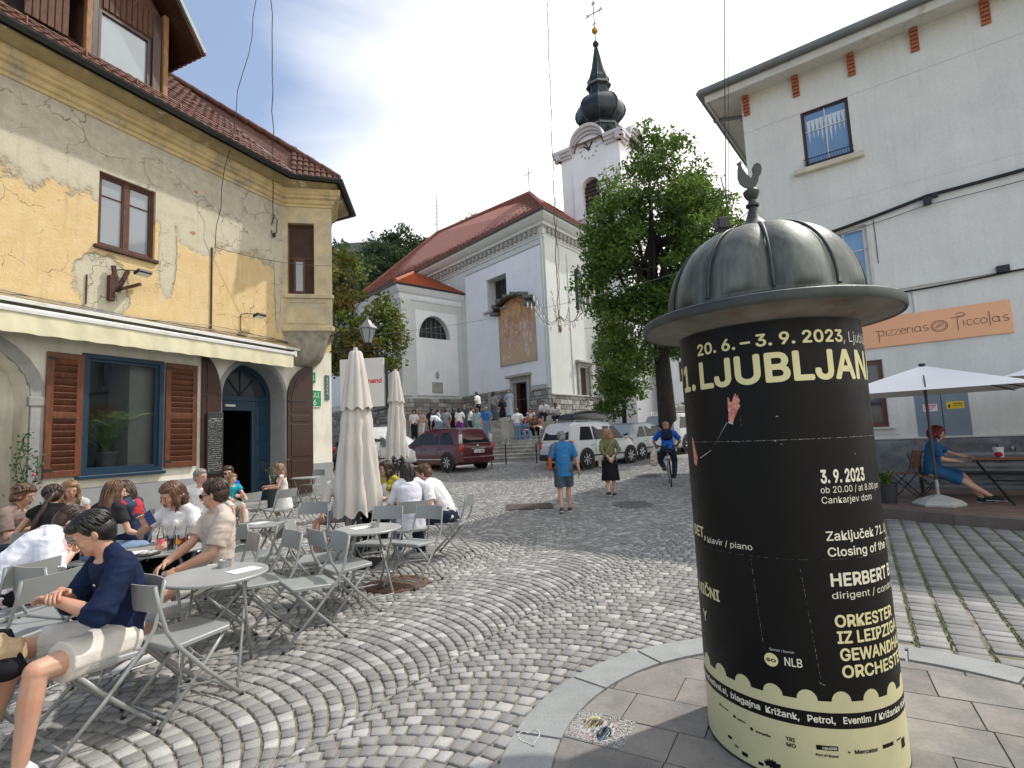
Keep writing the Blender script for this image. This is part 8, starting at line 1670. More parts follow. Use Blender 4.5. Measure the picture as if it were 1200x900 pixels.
def crossbag(t, J):
 c = MB(); c.tube([(.10, -.12, 1.36), (.0, -.145, 1.2), (-.13, -.13, .98), (-.20, -.02, .92)], [(.018, .006)] * 4, 6, flat=(0, 1, 0)); c.build('bag_strap', beige, t); MB().bbox(-.26, -.20, -.06, .14, .72, .96, .02).build('shoulder_bag', beige, t)
person('woman in an olive top and black skirt walking with hands clasped behind', (2.27, 12.9), 4, dict(pose='stand', f=True, s=.97, skirt=.48, handR=(.06, -.20, .95), handL=(-.03, -.20, .94), poleR=(1, -.3, -.2), poleL=(-1, -.3, -.2), footR=(.08, .10, .08), footL=(-.08, -.20, .13), hair='bob', hl=.05, seed=83), sk='fair', top=olive, bottom=blackc, hairm_=H_gin, shoe=M_shoe_b, tl=.85, bl=.5, extra=crossbag)
bx, by, baz = 4.12, 14.4, 14
bk = thing('bicycle', 'white framed city bicycle ridden away from the camera', 'bicycle', (bx, by, gz(bx, by)), R(-baz))
def wheel_(y):
 t = MB(); t.lathe([(.33, -.016), (.345, -.010), (.345, .010), (.33, .016), (.318, .0)], 32, M=Matrix.Translation((0, y, .345)) @ Matrix.Rotation(R(90), 4, 'Y')); o = t.build('wheel', M_rub, bk, smooth=50); r_ = MB(); r_.lathe([(.318, -.012), (.318, .012), (.305, .012), (.305, -.012), (.318, -.012)], 32, M=Matrix.Translation((0, y, .345)) @ Matrix.Rotation(R(90), 4, 'Y'))
 for k in range(18): a = 2 * math.pi * k / 18; r_.tube([(.02 * (1 if k % 2 else -1), y, .345), (0, y + .31 * math.cos(a), .345 + .31 * math.sin(a))], .0022, 3)
 r_.cyl((0, 0, 0), .02, -.04, .04, 10, M=Matrix.Translation((0, y, .345)) @ Matrix.Rotation(R(90), 4, 'Y')); r_.build('rim', M_steel, o)
wheel_(-.52); wheel_(.55)
M_bikew = mat('white bike paint', (.6, .6, .62), .3, .05, coat=.4); f = MB()
BBk, ST_, HT, HB = (0, -.05, .29), (0, -.22, .80), (0, .36, .86), (0, .42, .62)
for a, b in ((BBk, ST_), (BBk, HB), (ST_, HT), (HT, HB)): f.tube([a, b], .018, 8)
for sg in (-1, 1): f.tube([(sg * .03, -.06, .29), (sg * .05, -.52, .345)], .009, 6); f.tube([(sg * .03, -.20, .74), (sg * .05, -.52, .345)], .008, 6); f.tube([(sg * .03, .42, .62), (sg * .045, .55, .345)], .011, 6)
f.build('frame', M_bikew, bk, smooth=True); f = MB(); f.tube([(-.30, .22, 1.06), (-.2, .34, 1.04), (0, .37, 1.0), (.2, .34, 1.04), (.30, .22, 1.06)], .012, 8); f.tube([(0, .37, 1.0), HT], .013, 8); f.build('handlebar', M_blackmet, bk, smooth=True)
f = MB(); f.ell((0, -.27, .90), (.08, .13, .035), u=12, w=6); f.tube([(0, -.25, .88), ST_], .013, 8); f.build('saddle', M_rub, bk, smooth=True)
f = MB(); f.lathe([(.09, -.004), (.09, .004), (.08, .004)], 24, M=Matrix.Translation((.05, -.05, .29)) @ Matrix.Rotation(R(90), 4, 'Y')); f.tube([(.06, -.05, .29), (.07, .05, .18)], .008, 6); f.tube([(-.06, -.05, .29), (-.07, -.15, .40)], .008, 6); f.bbox(.07, .16, .01, .09, .165, .185, .004); f.bbox(-.16, -.07, -.19, -.11, .39, .41, .004); f.build('crankset', M_blackmet, bk)
f = MB(); f.bbox(-.07, .07, -.78, -.45, .70, .715, .004)
for a in (0, .15, .3): f.bbox(-.07, .07, -.75 + a, -.735 + a, .70, .72, .002)
f.tube([(-.06, -.7, .70), (-.05, -.52, .35)], .006, 4); f.tube([(.06, -.7, .70), (.05, -.52, .35)], .006, 4); f.build('luggage_rack', M_blackmet, bk)
def packs(t, J):
 c = MB(); up2 = J['up2']; w, nk = J['waist'], J['neck']; p0 = w + up2 @ Vector((0, -.19, -.06)); p1 = nk + up2 @ Vector((0, -.17, -.05)); c.tube([p0, p0.lerp(p1, .2), p0.lerp(p1, .8), p1], [(.12, .05), (.15, .09), (.14, .085), (.10, .04)], 14, flat=(1, 0, 0)); c.build('backpack', cloth('black nylon', (.012, .016, .035)), t, smooth=True)
 c = MB()
 for sg in (-1, 1): c.tube([p1 + Vector((sg * .1, 0, 0)), J['sh' + ('R' if sg > 0 else 'L')] + up2 @ Vector((-sg * .06, -.02, .07)), nk + up2 @ Vector((sg * .12, .12, -.16))], [(.02, .008)] * 3, 6, flat=(1, 0, 0))
 c.build('backpack_strap', blackc, t)
person('cyclist in a royal blue tee with a black backpack riding away', (bx, by), baz, dict(pose='stand', s=1.0, hz=.98, lean=20, curl=10, nod=-8, handR=(.28, .46, 1.06), handL=(-.30, .46, 1.06), footR=(.12, .02, .24), footL=(-.12, -.12, .47), kpoleR=(.3, 1, .4), kpoleL=(-.3, 1, .4), poleR=(1, -.4, -.6), poleL=(-1, -.4, -.6), hair='crop', seed=87), sk='mid', top=royal, bottom=dden, hairm_=H_gin, shoe=M_shoe_b, tl=.42, bl=1, extra=packs)
pb = thing('plastic_bag', 'pale plastic shopping bag hanging from the left handlebar of the bicycle', 'bag', (bx - .36, by + .12, gz(bx, by) + .62)); mb = MB(); mb.tube([(0, 0, -.10), (0, 0, -.02), (0, 0, .18), (.02, 0, .32), (.04, .02, .42)], [(.06, .05), (.11, .08), (.10, .075), (.05, .03), (.015, .01)], 12, flat=(1, 0, 0)); me = remesh(mb, .012); bm = bmesh.new(); bm.from_mesh(me)
for v in bm.verts: v.co += Vector((1, 1, 0)) * noise.noise(v.co * 18) * .015
bm.to_mesh(me); bm.free(); me.materials.append(mat('pale plastic', (.50, .42, .36), .4, .2, 9)); link(me, 'bag_body', pb)
# ==== THE CROWD ON THE STEPS
def proto(P, **k): return person('x', (0, 0), 0, P, vox=.028, face=False, z0=0, **k)[0]
C0_ = dict(sk='mid', top=whitec, bottom=dden, hairm_=H_dk, shoe=M_shoe_b, tl=.4, bl=1)
PR = {'stand': proto(dict(pose='stand', locks=8, handR=(.2, .2, 1.0)), **C0_), 'talk': proto(dict(pose='stand', locks=8, lean=4, handR=(.12, .32, 1.15), handL=(-.2, .1, .85)), **C0_), 'fem': proto(dict(pose='stand', f=True, locks=8, hair='long', hl=.25, handR=(.16, .2, 1.0), skirt=.75), **{**C0_}), 'femj': proto(dict(pose='stand', f=True, locks=8, hair='long', hl=.2, handL=(-.12, .25, 1.1)), **C0_), 'bend': proto(dict(pose='stand', locks=8, lean=42, curl=20, handR=(.15, .45, .7), handL=(-.15, .45, .7)), **C0_), 'sit': proto(dict(pose='sit', hz=.30, locks=8, lean=18, handR=(.1, .35, .45), handL=(-.1, .35, .45), footR=(.1, .45, -.10), footL=(-.1, .45, -.10)), **C0_), 'sitf': proto(dict(pose='sit', f=True, hz=.30, locks=8, hair='long', hl=.25, lean=22, handR=(.1, .35, .45), handL=(-.1, .35, .45), footR=(.1, .45, -.10), footL=(-.1, .45, -.10)), **C0_)}
used_pr = set(); CROWD = 'visitors gathered on the church steps'
def crowd(kind, px, Y, z, az, label, top, bottom, hr=H_dk, sk='mid', s=1.0):
 x = (px - 600) / 620 * Y * 1.005 - .02 * 0; p = PR[kind]
 t = p if kind not in used_pr else copy_tree(p); used_pr.add(kind)
 t.location = (x, Y, z); t.rotation_euler = (0, 0, R(-az)); t.scale = (s, s, s); t['label'] = label; t['group'] = CROWD
 for o in KIDS(t):
  nm = o.name.split('.')[0]; m = {'body': SK[sk], 'shirt': top, 'trousers': bottom, 'skirt': bottom, 'hair': hr}.get(nm)
  if m: o.material_slots[0].link = 'OBJECT'; o.material_slots[0].material = m
L1, L2 = 1.60, 2.745
for a in (('femj', 484, 27.6, L1, 160, 'woman in white with a dark bag, leftmost of the visitors on the landing', whitec, blackc), ('femj', 493, 28.0, L1, 200, 'bare armed woman in a pale pink top near the left end of the visitors', cloth('pale pink', (.55, .35, .33)), offw, H_lb, 'fair'),
          ('stand', 504, 26.8, L1, 20, 'man in dark navy clothes behind the white car', navy, navy, H_black), ('stand', 511, 27.8, L1, 60, 'man in a pale blue shirt facing the church, left part of the group', lblue, greyc, H_dk), ('bend', 514, 26.3, L1, -60, 'person in a white shirt bending forward above the dark red car', whitec, denim, H_dk),
          ('stand', 521, 28.0, L1, 10, 'man in a grey tee left of the purple skirt', greyc, greyc, H_dk), ('stand', 530, 28.4, L1, 0, 'person in black just left of the purple skirt', blackc, blackc, H_black), ('fem', 537, 27.3, L1, 0, 'woman in a white top and long purple skirt', whitec, purple, H_dk),
          ('stand', 543, 29.2, L1 + .3, 170, 'tall man in dark clothes behind the purple skirt', slate, slate, H_dk), ('talk', 549, 27.8, L1, 90, 'man in a white tee with raised hand right of the purple skirt', whitec, dden, H_black), ('femj', 557, 27.6, L1, 20, 'woman in a pale teal dress right of the centre of the group', teal, teal, H_br, 'fair', .96),
          ('talk', 560, 29.4, L1 + .95, -60, 'man in a white tee standing highest behind the group', whitec, blackc, H_black), ('stand', 568, 26.2, L1 - .1, 5, 'broad man in a blue shirt and jeans seen from behind', bluec, denim, H_gin), ('fem', 577, 30.4, L1 + 1.0, 30, 'woman in grey with a long grey skirt near the church door', greyc, slate, H_black),
          ('femj', 588, 29.4, L1 + .55, -30, 'woman in black holding something on the upper steps', blackc, blackc, H_dk), ('fem', 596, 32.0, L2, 190, 'woman in a long pale blue dress right at the church door', lblue, lblue, H_lb, 'fair', 1.06), ('stand', 604, 25.6, L1 - .3, 0, 'man in a white tee and jeans right of the pale pillar', whitec, denim, H_br),
          ('sitf', 611, 26.0, L1 - .1, 160, 'woman in denim sitting at the left of the seated group', denim, denim, H_dk), ('sit', 617, 26.5, L1 + .1, 190, 'person in a rusty red top in the seated group', cloth('rust', (.30, .09, .06)), dden, H_dk), ('sitf', 623, 26.3, L1 + .05, 170, 'woman in a patterned brown top in the seated group', cloth('brown', (.18, .11, .08)), blackc, H_br),
          ('sitf', 629, 26.5, L1 + .1, 200, 'woman in a pink top at the right end of the seated group', cloth('pink', (.5, .25, .25)), offw, H_black), ('sitf', 620, 27.4, L1 + .45, 180, 'woman in white seated one step above the seated group', whitec, denim, H_br),
          ('sit', 637, 28.2, L2 - .3, 200, 'man in a white tee sitting high against the stone wall, left of two', whitec, dden, H_black, 'tan'), ('sit', 648, 27.6, L2 - .5, 170, 'man in a white tee sitting high against the stone wall, right of two', whitec, dden, H_black, 'dark')):
 crowd(*a)
# ==== CARS
M_tyre = mat('tyre', (.012, .012, .012), .85, .1); M_rim = mat('alloy rim', (.45, .46, .47), .3, .1, metal=.7); M_cglass = mat('car glass', (.010, .013, .014), .08, 0, 1, spec=.3); M_cglass2 = mat('greenish car glass', (.10, .15, .14), .06, 0, 1, spec=.6); M_plast = mat('black bumper plastic', (.02, .02, .021), .6, .1); M_tail = mat('red tail lamp', (.35, .012, .01), .15, .1, coat=.6); M_lamp = mat('clear lamp', (.55, .56, .57), .12, .1, coat=.6); M_chrome = mat('chrome trim', (.6, .6, .6), .15, .05, metal=1)
def paint(n, c): return mat('car paint ' + n, c, .3, 0, 1.5, coat=.4, spec=.5)
def make_car(label, x, y, az, m, L_=4.4, W_c=1.8, H_=1.6, hood=.95, nose=.9, wb=2.65, wr=.32, cabf=1.25, cabr=-2.05, wsf=.75, rear=.18, roofbox=None, rails=False, gm=None, tail='tall', z0=None, plate='LJ 71-KRC', bodyh=None):
 t = thing('parked_car', label, 'car', (x, y, gz(x, y) if z0 is None else z0), R(90 - az), 'cars parked before the church'); hw_ = W_c / 2; hb = bodyh or (H_ * .60); xf, xr = L_ / 2, -L_ / 2
 gm = gm or M_cglass
 st = [(xr, .38, hb * .86, hw_ * .86), (xr + .06, .30, hb * .96, hw_ * .94), (xr + .25, .24, hb, hw_ * .985), (cabr + .3, .20, hb, hw_), (0, .20, hb * .985, hw_), (cabf - .1, .20, hb * .97, hw_), (cabf + .1, .20, hood, hw_ * .995), (xf - .55, .22, hood * .93, hw_ * .96), (xf - .18, .24, hood * .80, hw_ * .88), (xf - .03, .30, hood * .64, hw_ * .78), (xf, .36, hood * .55, hw_ * .70)]
 b = MB(); K_ = 12; vs = []
 for X_, z0_, z1_, w_ in st:
  zm = z0_ + (z1_ - z0_) * .45
  sec = [(w_ * .88, z0_), (w_ * .97, z0_ + .06), (w_, zm), (w_ * .985, z0_ + (z1_ - z0_) * .8), (w_ * .94, z1_ - .02), (w_ * .84, z1_ + .01)]
  vs += [(X_, p[0], p[1]) for p in sec] + [(X_, -p[0], p[1]) for p in sec[::-1]]
 b.add(vs, [(i * K_ + j, i * K_ + (j + 1) % K_, (i + 1) * K_ + (j + 1) % K_, (i + 1) * K_ + j) for i in range(len(st) - 1) for j in range(K_)] + [tuple(range(K_))[::-1], tuple(range((len(st) - 1) * K_, len(st) * K_))]); b.build('body', m, t, smooth=32)
 rz_ = H_; rw = hw_ * .74; cs = [(xr + .06, hw_ * .88, hb + .02, hw_ * .86), (xr + .06 + rear, hw_ * .90, rz_ - .10, rw * .97), (xr + .30 + rear, hw_ * .92, rz_ - .02, rw), (-.4, hw_ * .93, rz_, rw * 1.02), (cabf - wsf - .1, hw_ * .93, rz_ - .04, rw), (cabf - wsf + .05, hw_ * .93, rz_ - .10, rw * .97), (cabf + .05, hw_ * .90, hb - .0, hw_ * .84)]
 b = MB(); vs = []; K2 = 8
 for X_, wb_, zt, wt in cs:
  zb = hb - .03; f_ = max(.001, (zt - zb)); vs += [(X_, wb_, zb), (X_, wb_ - (wb_ - wt) * .9, zb + f_ * .9), (X_, wt * .9, zt + .01), (X_, wt * .45, zt + .03), (X_, -wt * .45, zt + .03), (X_, -wt * .9, zt + .01), (X_, -(wb_ - (wb_ - wt) * .9), zb + f_ * .9), (X_, -wb_, zb)]
 b.add(vs, [(i * K2 + j, i * K2 + j + 1, (i + 1) * K2 + j + 1, (i + 1) * K2 + j) for i in range(len(cs) - 1) for j in range(K2 - 1)] + [tuple(range(K2))[::-1], tuple(range(6 * K2, 7 * K2))]); b.build('roof', m, t, smooth=35)
 zb, zt = hb + .03, rz_ - .13
 def P_(X_, f_, sg):     # point on the cabin side, slightly proud
  return (X_, sg * (hw_ * .93 - (hw_ * .93 - rw) * .9 * f_ * 1.0 + .012), hb - .03 + (rz_ - hb + .0) * .9 * f_)
 f0, f1 = .10, .88
 xw0 = cabf - .06; xs1 = [(xw0, cabf - wsf + .12), (.28, .22)]
 for sg in (-1, 1):
  quads = [((cabf - .12 - .02, f0), (.30, f0), (.30, f1), (cabf - wsf + .08, f1)), ((.22, f0), (-.72, f0), (-.74, f1), (.22, f1)), ((-.80, f0), (xr + .42 + rear * .3, f0), (xr + .50 + rear, f1), (-.82, f1))]
  for q in quads: mb = MB(); mb.add([P_(*p, sg) for p in q], [(0, 1, 2, 3)]); mb.build('side_window', gm, t)
  for X_ in (.26, -.76): mb = MB(); mb.box(X_ - .004, X_ + .004, sg * (hw_ + .001) - .002, sg * (hw_ + .001) + .002, .32, hb - .03); mb.build('door_gap', M_blackmet, t)
  for X_ in (.1, -.9): mb = MB(); mb.bbox(X_ - .09, X_ + .09, sg * (hw_ + .0) - .015, sg * (hw_) + .018, hb - .16, hb - .13, .006); mb.build('door_handle', m, t)
  mb = MB(); mb.bbox(-1.0, 1.05, sg * hw_ - .01, sg * hw_ + .012, .42, .47, .005); mb.build('side_trim', M_chrome if 'red' in label else M_plast, t)
  mb = MB(); mb.ell((cabf - .25, sg * (hw_ + .10), hb + .05), (.07, .10, .07), u=10, w=6); mb.build('wing_mirror', m, t, smooth=True)
  for X_ in (wb / 2, -wb / 2):
   T = Matrix.Translation((X_ + (.05 if X_ > 0 else 0), sg * (hw_ - .10), wr)) @ Matrix.Rotation(R(90 * sg * -1), 4, 'X')
   a_ = MB(); a_.lathe([(0, .098), (wr + .07, .098), (wr + .075, .104), (0, .106)], 28, M=T); a_.build('wheel_arch', M_plast, t)
   w = MB(); w.lathe([(wr * .66, .125), (wr * .9, .128), (wr, .105), (wr, -.10), (wr * .6, -.10)], 28, M=T); w.build('tyre', M_tyre, t, smooth=40)
   w = MB(); w.lathe([(wr * .66, .122), (wr * .62, .09), (.07, .108), (.06, .12), (0, .12)], 28, M=T)
   o = w.build('rim', mat('dark rim back', (.12, .12, .13), .4, .1, metal=.6), t, smooth=40)
   w = MB()
   for k in range(7): a = 2 * math.pi * k / 7; w.bbox(.04, wr * .66, -.022, .022, .112, .126, .004, T @ Matrix.Rotation(a, 4, 'Z'))
   w.build('spokes', M_rim, o)
 mb = MB(); mb.add([(xr + .052, hw_ * .74, hb + .06), (xr + .052, -hw_ * .74, hb + .06), (xr + .045 + rear, -rw * .86, rz_ - .17), (xr + .045 + rear, rw * .86, rz_ - .17)], [(0, 1, 2, 3)]); mb.build('rear_window', gm, t)
 mb = MB(); mb.add([(cabf + .062, hw_ * .80, hb + .02), (cabf + .062, -hw_ * .80, hb + .02), (cabf - wsf + .075, -rw * .88, rz_ - .12), (cabf - wsf + .075, rw * .88, rz_ - .12)], [(0, 1, 2, 3)]); mb.build('windscreen', gm, t)
 mb = MB(); mb.bbox(xr - .05, xr + .14, -hw_ * .93, hw_ * .93, .30, .52, .04); mb.build('rear_bumper', m if 'white' not in label else M_plast, t); mb = MB(); mb.bbox(xf - .12, xf + .03, -hw_ * .80, hw_ * .80, .26, .46, .04); mb.build('front_bumper', m, t)
 for sg in (-1, 1):
  mb = MB();
  if tail == 'tall': mb.bbox(xr - .012, xr + .16, sg * hw_ * .86 - .075, sg * hw_ * .86 + .075, hb - .28, hb + .02, .03);
  else: mb.bbox(xr - .015, xr + .2, sg * hw_ * .78 - .13, sg * hw_ * .78 + .13, hb - .24, hb - .08, .03)
  mb.build('tail_lamp', M_tail, t, smooth=True)
  if tail == 'tall' and 'red' in label: mb = MB(); mb.bbox(xr + .04, xr + .2, sg * hw_ * .86 - .05, sg * hw_ * .86 + .05, hb + .02, hb + .38, .03); mb.build('upper_tail_lamp', M_lamp, t, smooth=True)
  mb = MB(); mb.ell((xf - .20, sg * hw_ * .66, hood * .70), (.20, .17, .09), Matrix.Rotation(sg * -.5, 4, 'Z'), u=12, w=6); mb.build('headlight', M_lamp, t, smooth=True)
 pl = MB(); pl.bbox(xr - .062, xr - .05, -.26, .26, hb - .33, hb - .21, .003); o = pl.build('licence_plate', M_signw, t)
 me = text_mesh(plate, .075, .02, .44); me.materials.append(M_blackmet); q = link(me, 'lettering', o, (xr - .066, .22, hb - .305)); q.rotation_euler = (0, 0, R(-90))
 mb = MB(); mb.bbox(xr - .02, xr + .02, -.35, .35, hb - .185, hb - .16, .006); mb.ell((xr + .0, 0, hb - .07), (.02, .05, .06), u=8, w=6); mb.build('badge_strip', M_chrome, t)
 mb = MB(); mb.tube([(xr + .05, -.1, hb + .12), (xr + .04, .35, hb + .10)], .008, 4); mb.build('rear_wiper', M_blackmet, t)
 if rails or roofbox:
  for sg in (-1, 1): mb = MB(); mb.tube([(xr + .5, sg * rw * .82, rz_ + .02), (xr + .6, sg * rw * .82, rz_ + .07), (cabf - wsf - .2, sg * rw * .82, rz_ + .06), (cabf - wsf - .1, sg * rw * .82, rz_ + .0)], .018, 6); mb.build('roof_rail', M_rim, t)
 if roofbox:
  for X_ in (-.75, .25): MB().bbox(X_ - .03, X_ + .03, -rw, rw, rz_ + .06, rz_ + .09, .005).build('roof_bar', M_rim, t)
  bx_ = MB(); n = 9; vs = []
  prf = [(-1.12, .02, .30), (-1.05, .22, .40), (-.6, .32, .43), (0, .36, .43), (.6, .33, .42), (.95, .24, .37), (1.12, .10, .25)]
  for X_, h_, w_ in prf: vs += [(X_ - .25, w_ * math.cos(a), rz_ + .11 + h_ * max(0, math.sin(a)) ** .5 * 1.0) for a in [math.pi * k / (n - 1) for k in range(n)]]
  bx_.add(vs, [(i * n + j, i * n + j + 1, (i + 1) * n + j + 1, (i + 1) * n + j) for i in range(6) for j in range(n - 1)] + [(i * n, (i + 1) * n, (i + 1) * n + n - 1, i * n + n - 1) for i in range(6)] + [tuple(range(n)), tuple(range(6 * n, 7 * n))])
  rb = thing('roof_box', 'black roof box on the ' + roofbox, 'roof box', (x, y, t.location.z), R(90 - az)); bx_.build('lid', mat('black box shell', (.02, .021, .023), .35, .1, coat=.3), rb, smooth=50); MB().bbox(-1.35, .85, -.40, .40, rz_ + .10, rz_ + .125, .01).build('tray', M_plast, rb)
 return t
def pxx(px, Y): return (px - 600) / 620 * Y
P_white, P_white2, P_silver, P_maroon, P_silv2 = paint('white', (.62, .63, .64)), paint('pearl white', (.60, .61, .62)), paint('silver blue', (.36, .42, .43)), paint('maroon', (.075, .012, .02)), paint('light silver', (.45, .46, .46))
make_car('dark red people carrier parked with its rear to the square', pxx(514, 21.3), 21.8, -47, P_maroon, 4.25, 1.80, 1.62, 1.0, cabf=1.35, wsf=.95, rear=.30, wr=.33, plate='LJ 49-VMD', bodyh=.98)
make_car('white compact car with black roof rails and a black roof box', 2.95, 20.6, 49, P_white, 4.0, 1.75, 1.66, 1.02, cabf=1.2, wsf=.75, rear=.16, wr=.33, wb=2.5, rails=True, roofbox='white compact car left of the silver hatchback', plate='LJ TJ-529', bodyh=.98)
make_car('silver green hatchback parked between two white cars', 5.55, 23.3, 48, P_silver, 3.85, 1.68, 1.48, .92, cabf=1.0, wsf=.8, rear=.34, wr=.30, wb=2.45, gm=None, plate='LJ 26-HPA', bodyh=.88)
make_car('light silver off-road car with a black roof box beside the tree', 8.1, 25.6, 46, P_silv2, 4.6, 1.88, 1.78, 1.08, cabf=1.2, wsf=.7, rear=.30, wr=.38, wb=2.7, rails=True, roofbox='off-road car beside the tree', tail='wide', bodyh=1.08, plate='CE UF-308')
make_car('white estate car with dark rear window behind the closed parasols', -6.75, 24.8, -32, P_white2, 4.7, 1.86, 1.74, 1.05, cabf=1.3, wsf=.8, rear=.30, wr=.36, wb=2.7, rails=True, tail='wide', bodyh=1.05, z0=.56, plate='KR 82-LDB')
make_car('white saloon car between the estate car and the dark red car', -5.35, 23.4, 128, P_white2, 4.4, 1.78, 1.46, .90, cabf=1.1, wsf=.95, rear=.5, wr=.31, gm=M_cglass2, bodyh=.88, z0=.52)
make_car('dark car just visible at the corner of the old house', -9.0, 27.5, -30, paint('anthracite', (.03, .032, .035)), 4.4, 1.8, 1.5, .95, z0=.6, bodyh=.9)
# ==== STREET LAMP, BANNER, WIRES
lpm = thing('street_lantern', 'old white glazed lantern on iron brackets at the corner bay', 'street lamp', (-3.98, 14.6, 4.34)); mb = MB(); mb.tube([(-1.25, .55, -.04), (.35, -.15, -.04)], .022, 6); mb.tube([(-1.25, .55, .42), (-.2, .1, .42), (0, 0, .60)], .016, 6); mb.tube([(-.9, .4, -.04), (-.5, .22, .2), (-.1, .05, .38)], .012, 5); mb.build('bracket', M_blackmet, lpm)
mb = MB(); mb.lathe([(.11, .06), (.235, .46)], 6); mb.build('lantern_glass', mat('frosted lantern glass', (.30, .33, .32), .3, .1, coat=.3), lpm); mb = MB(); mb.lathe([(.0, .82), (.03, .80), (.03, .74), (.08, .70), (.13, .62), (.27, .49), (.28, .46), (.235, .455)], 6); mb.build('lantern_roof', mat('pale zinc cap', (.22, .23, .23), .4, .1, metal=.4), lpm)
mb = MB();
for k in range(6): a = 2 * math.pi * k / 6; mb.tube([(.112 * math.cos(a), .112 * math.sin(a), .05), (.24 * math.cos(a), .24 * math.sin(a), .465)], .011, 4)
mb.lathe([(0, .0), (.06, .0), (.12, .05), (.115, .07), (0, .07)], 6); mb.tube([(0, 0, .8), (0, 0, .9)], .012, 5); mb.build('lantern_frame', M_blackmet, lpm)
bn = thing('projecting_sign', 'white projecting sign with small red lettering beyond the closed parasol', 'sign', (-6.12, 21.0, 3.05), R(-4)); MB().bbox(-.75, 1.05, -.05, .05, 0, 1.95, .01).build('panel', mat('white sign face', (.62, .62, .64), .5, .03), bn); lettering('ferdinand', .17, mat('red lettering', (.62, .02, .05), .5), bn, (-.16, -.054, .95), width=1.12, bold=.03); mb = MB(); mb.bbox(1.10, 1.19, -.06, .06, -.1, 1.75, .01); mb.tube([(1.14, 0, -.1), (.62, 0, -.18)], .035, 6); mb.tube([(0, 0, 1.95), (0, 0, 2.25)], .012, 4); mb.tube([(.7, 0, 1.95), (.7, 0, 2.25)], .012, 4); mb.tube([(-2.5, .3, 2.25), (.8, 0, 2.25)], .02, 5); mb.build('bracket', M_blackmet, bn)
def wire(label, pts, r=.010, extra=None, m=None, name='hanging_wire'):
 t = thing(name, label, 'wire'); mb = MB(); mb.tube(pts, r, 5); mb.build('wire', m or M_blackmet, t)
 if extra: extra(t)
 return t
def Lp(x, y, z): q = Matrix.Translation(lh.location) @ Matrix.Rotation(R(66), 4, 'Z') @ Vector((x, y, z)); return q
def twist(p, q, n, a, seed): r = random.Random(seed); p, q = Vector(p), Vector(q); return [p.lerp(q, k / n) + Vector((r.uniform(-a, a), r.uniform(-a, a), 0)) for k in range(n + 1)]
A_ = Lp(-.55, -.06, 7.95); wire('twisted cable hanging from above to the insulator beside the bay', twist((-5.70, 12.4, 15.4), A_, 16, .03, 1), .012)
w2 = wire('loose thin wire running down to the middle of the yellow wall', twist((-5.62, 12.35, 15.5), Lp(-2.38, -.05, 6.62), 18, .05, 2), .009)
mb = MB(); mb.tube([A_ + Vector((0, 0, .15)), A_ + Vector((.12, -.05, 0)), A_ + Vector((.1, -.05, -.35)), A_ + Vector((-.02, -.02, -.45)), A_ + Vector((-.1, 0, -.2)), A_ + Vector((0, 0, .1))], .014, 5); mb.ell(A_ + Vector((.02, -.02, -.42)), (.05, .05, .07), u=8, w=5); mb.build('coiled_end', M_blackmet, w2)
wire('thin horizontal wire crossing the yellow wall to the bay', sagline(tuple(Lp(-2.35, -.05, 6.62)), tuple(Lp(.5, -1.15, 6.75)), .12), .007)
CHX, CHY, CHZ = 1.36, 14.0, 4.45
cd = thing('crystal_garland', 'hanging garland of glass drops on thin curved arms above the street', 'hanging decoration', (CHX, CHY, CHZ)); mb = MB(); mb.tube(twist((-.04, 0, 0), (.14, 0, 9.5), 40, .02, 5), .012, 5); mb.tube(twist((.02, .02, .0), (.08, .02, 4), 20, .03, 6), .010, 4); mb.build('cable', mat('brown cable', (.07, .045, .035), .7, .2), cd)
mb = MB(); dr = MB(); rr = random.Random(31)
for k in range(9):
 a = 2 * math.pi * k / 9 + .2; l = rr.uniform(.75, 1.25); pts = []
 for j in range(9): u = j / 8; pts.append((l * u * math.cos(a), l * u * math.sin(a), .35 - .28 * math.sin(math.pi * min(1, u * 1.15)) + .5 * u * u * rr.uniform(.9, 1.1)))
 mb.tube(pts, .007, 4)
 for j in (3, 5, 6, 7, 8):
  p = Vector(pts[j]); h = rr.uniform(.10, .22); dr.lathe([(0, 0), (.018, .03), (.022, .08), (.008, h), (0, h)], 6, c=(p.x, p.y, p.z - h - .02))
mb.build('arms', mat('bronze wire', (.13, .08, .05), .5, .2, metal=.4), cd); dr.build('glass_drops', mat('pale crystal', (.72, .72, .68), .1, .1, coat=.8), cd, smooth=True); MB().lathe([(0, -.14), (.04, -.06), (.05, 0), (.02, .08), (0, .09)], 8).build('finial', mat('amber glass', (.25, .11, .04), .2, .1), cd, smooth=True)
wire('long thin span wire crossing in front of the church', sagline((-4.6, 16.2, 4.95), (5.5, 15.5, 6.4), .3, 24), .006, m=mat('grey wire', (.2, .2, .2), .6), name='span_wire')
wire('pair of taut black cables hanging down behind the rooster', [(4.36, 10.0, 6.1), (4.58, 9.98, 9.0), (4.93, 10.0, 13.0)], .011); wire('second thin black cable hanging down behind the rooster', [(4.41, 10.0, 6.0), (4.66, 10.0, 9.0), (4.98, 10.0, 13.0)], .006)
sk_ = thing('floodlight_box', 'small black floodlight hanging in front of the street tree', 'floodlight', (4.28, 10.0, 5.55)); mb = MB(); mb.bbox(-.16, .08, -.12, .12, -.12, .12, .03); mb.tube([(0, 0, .1), (.08, 0, .35), (.10, 0, .55)], .012, 5); mb.build('housing', M_blackmet, sk_); mb = MB(); mb.tube([(.12, 0, .55), (.05, 0, .75), (.02, 0, .95), (.10, 0, 1.02), (.12, 0, .9)], .014, 5); mb.build('hook', M_zinc, sk_)
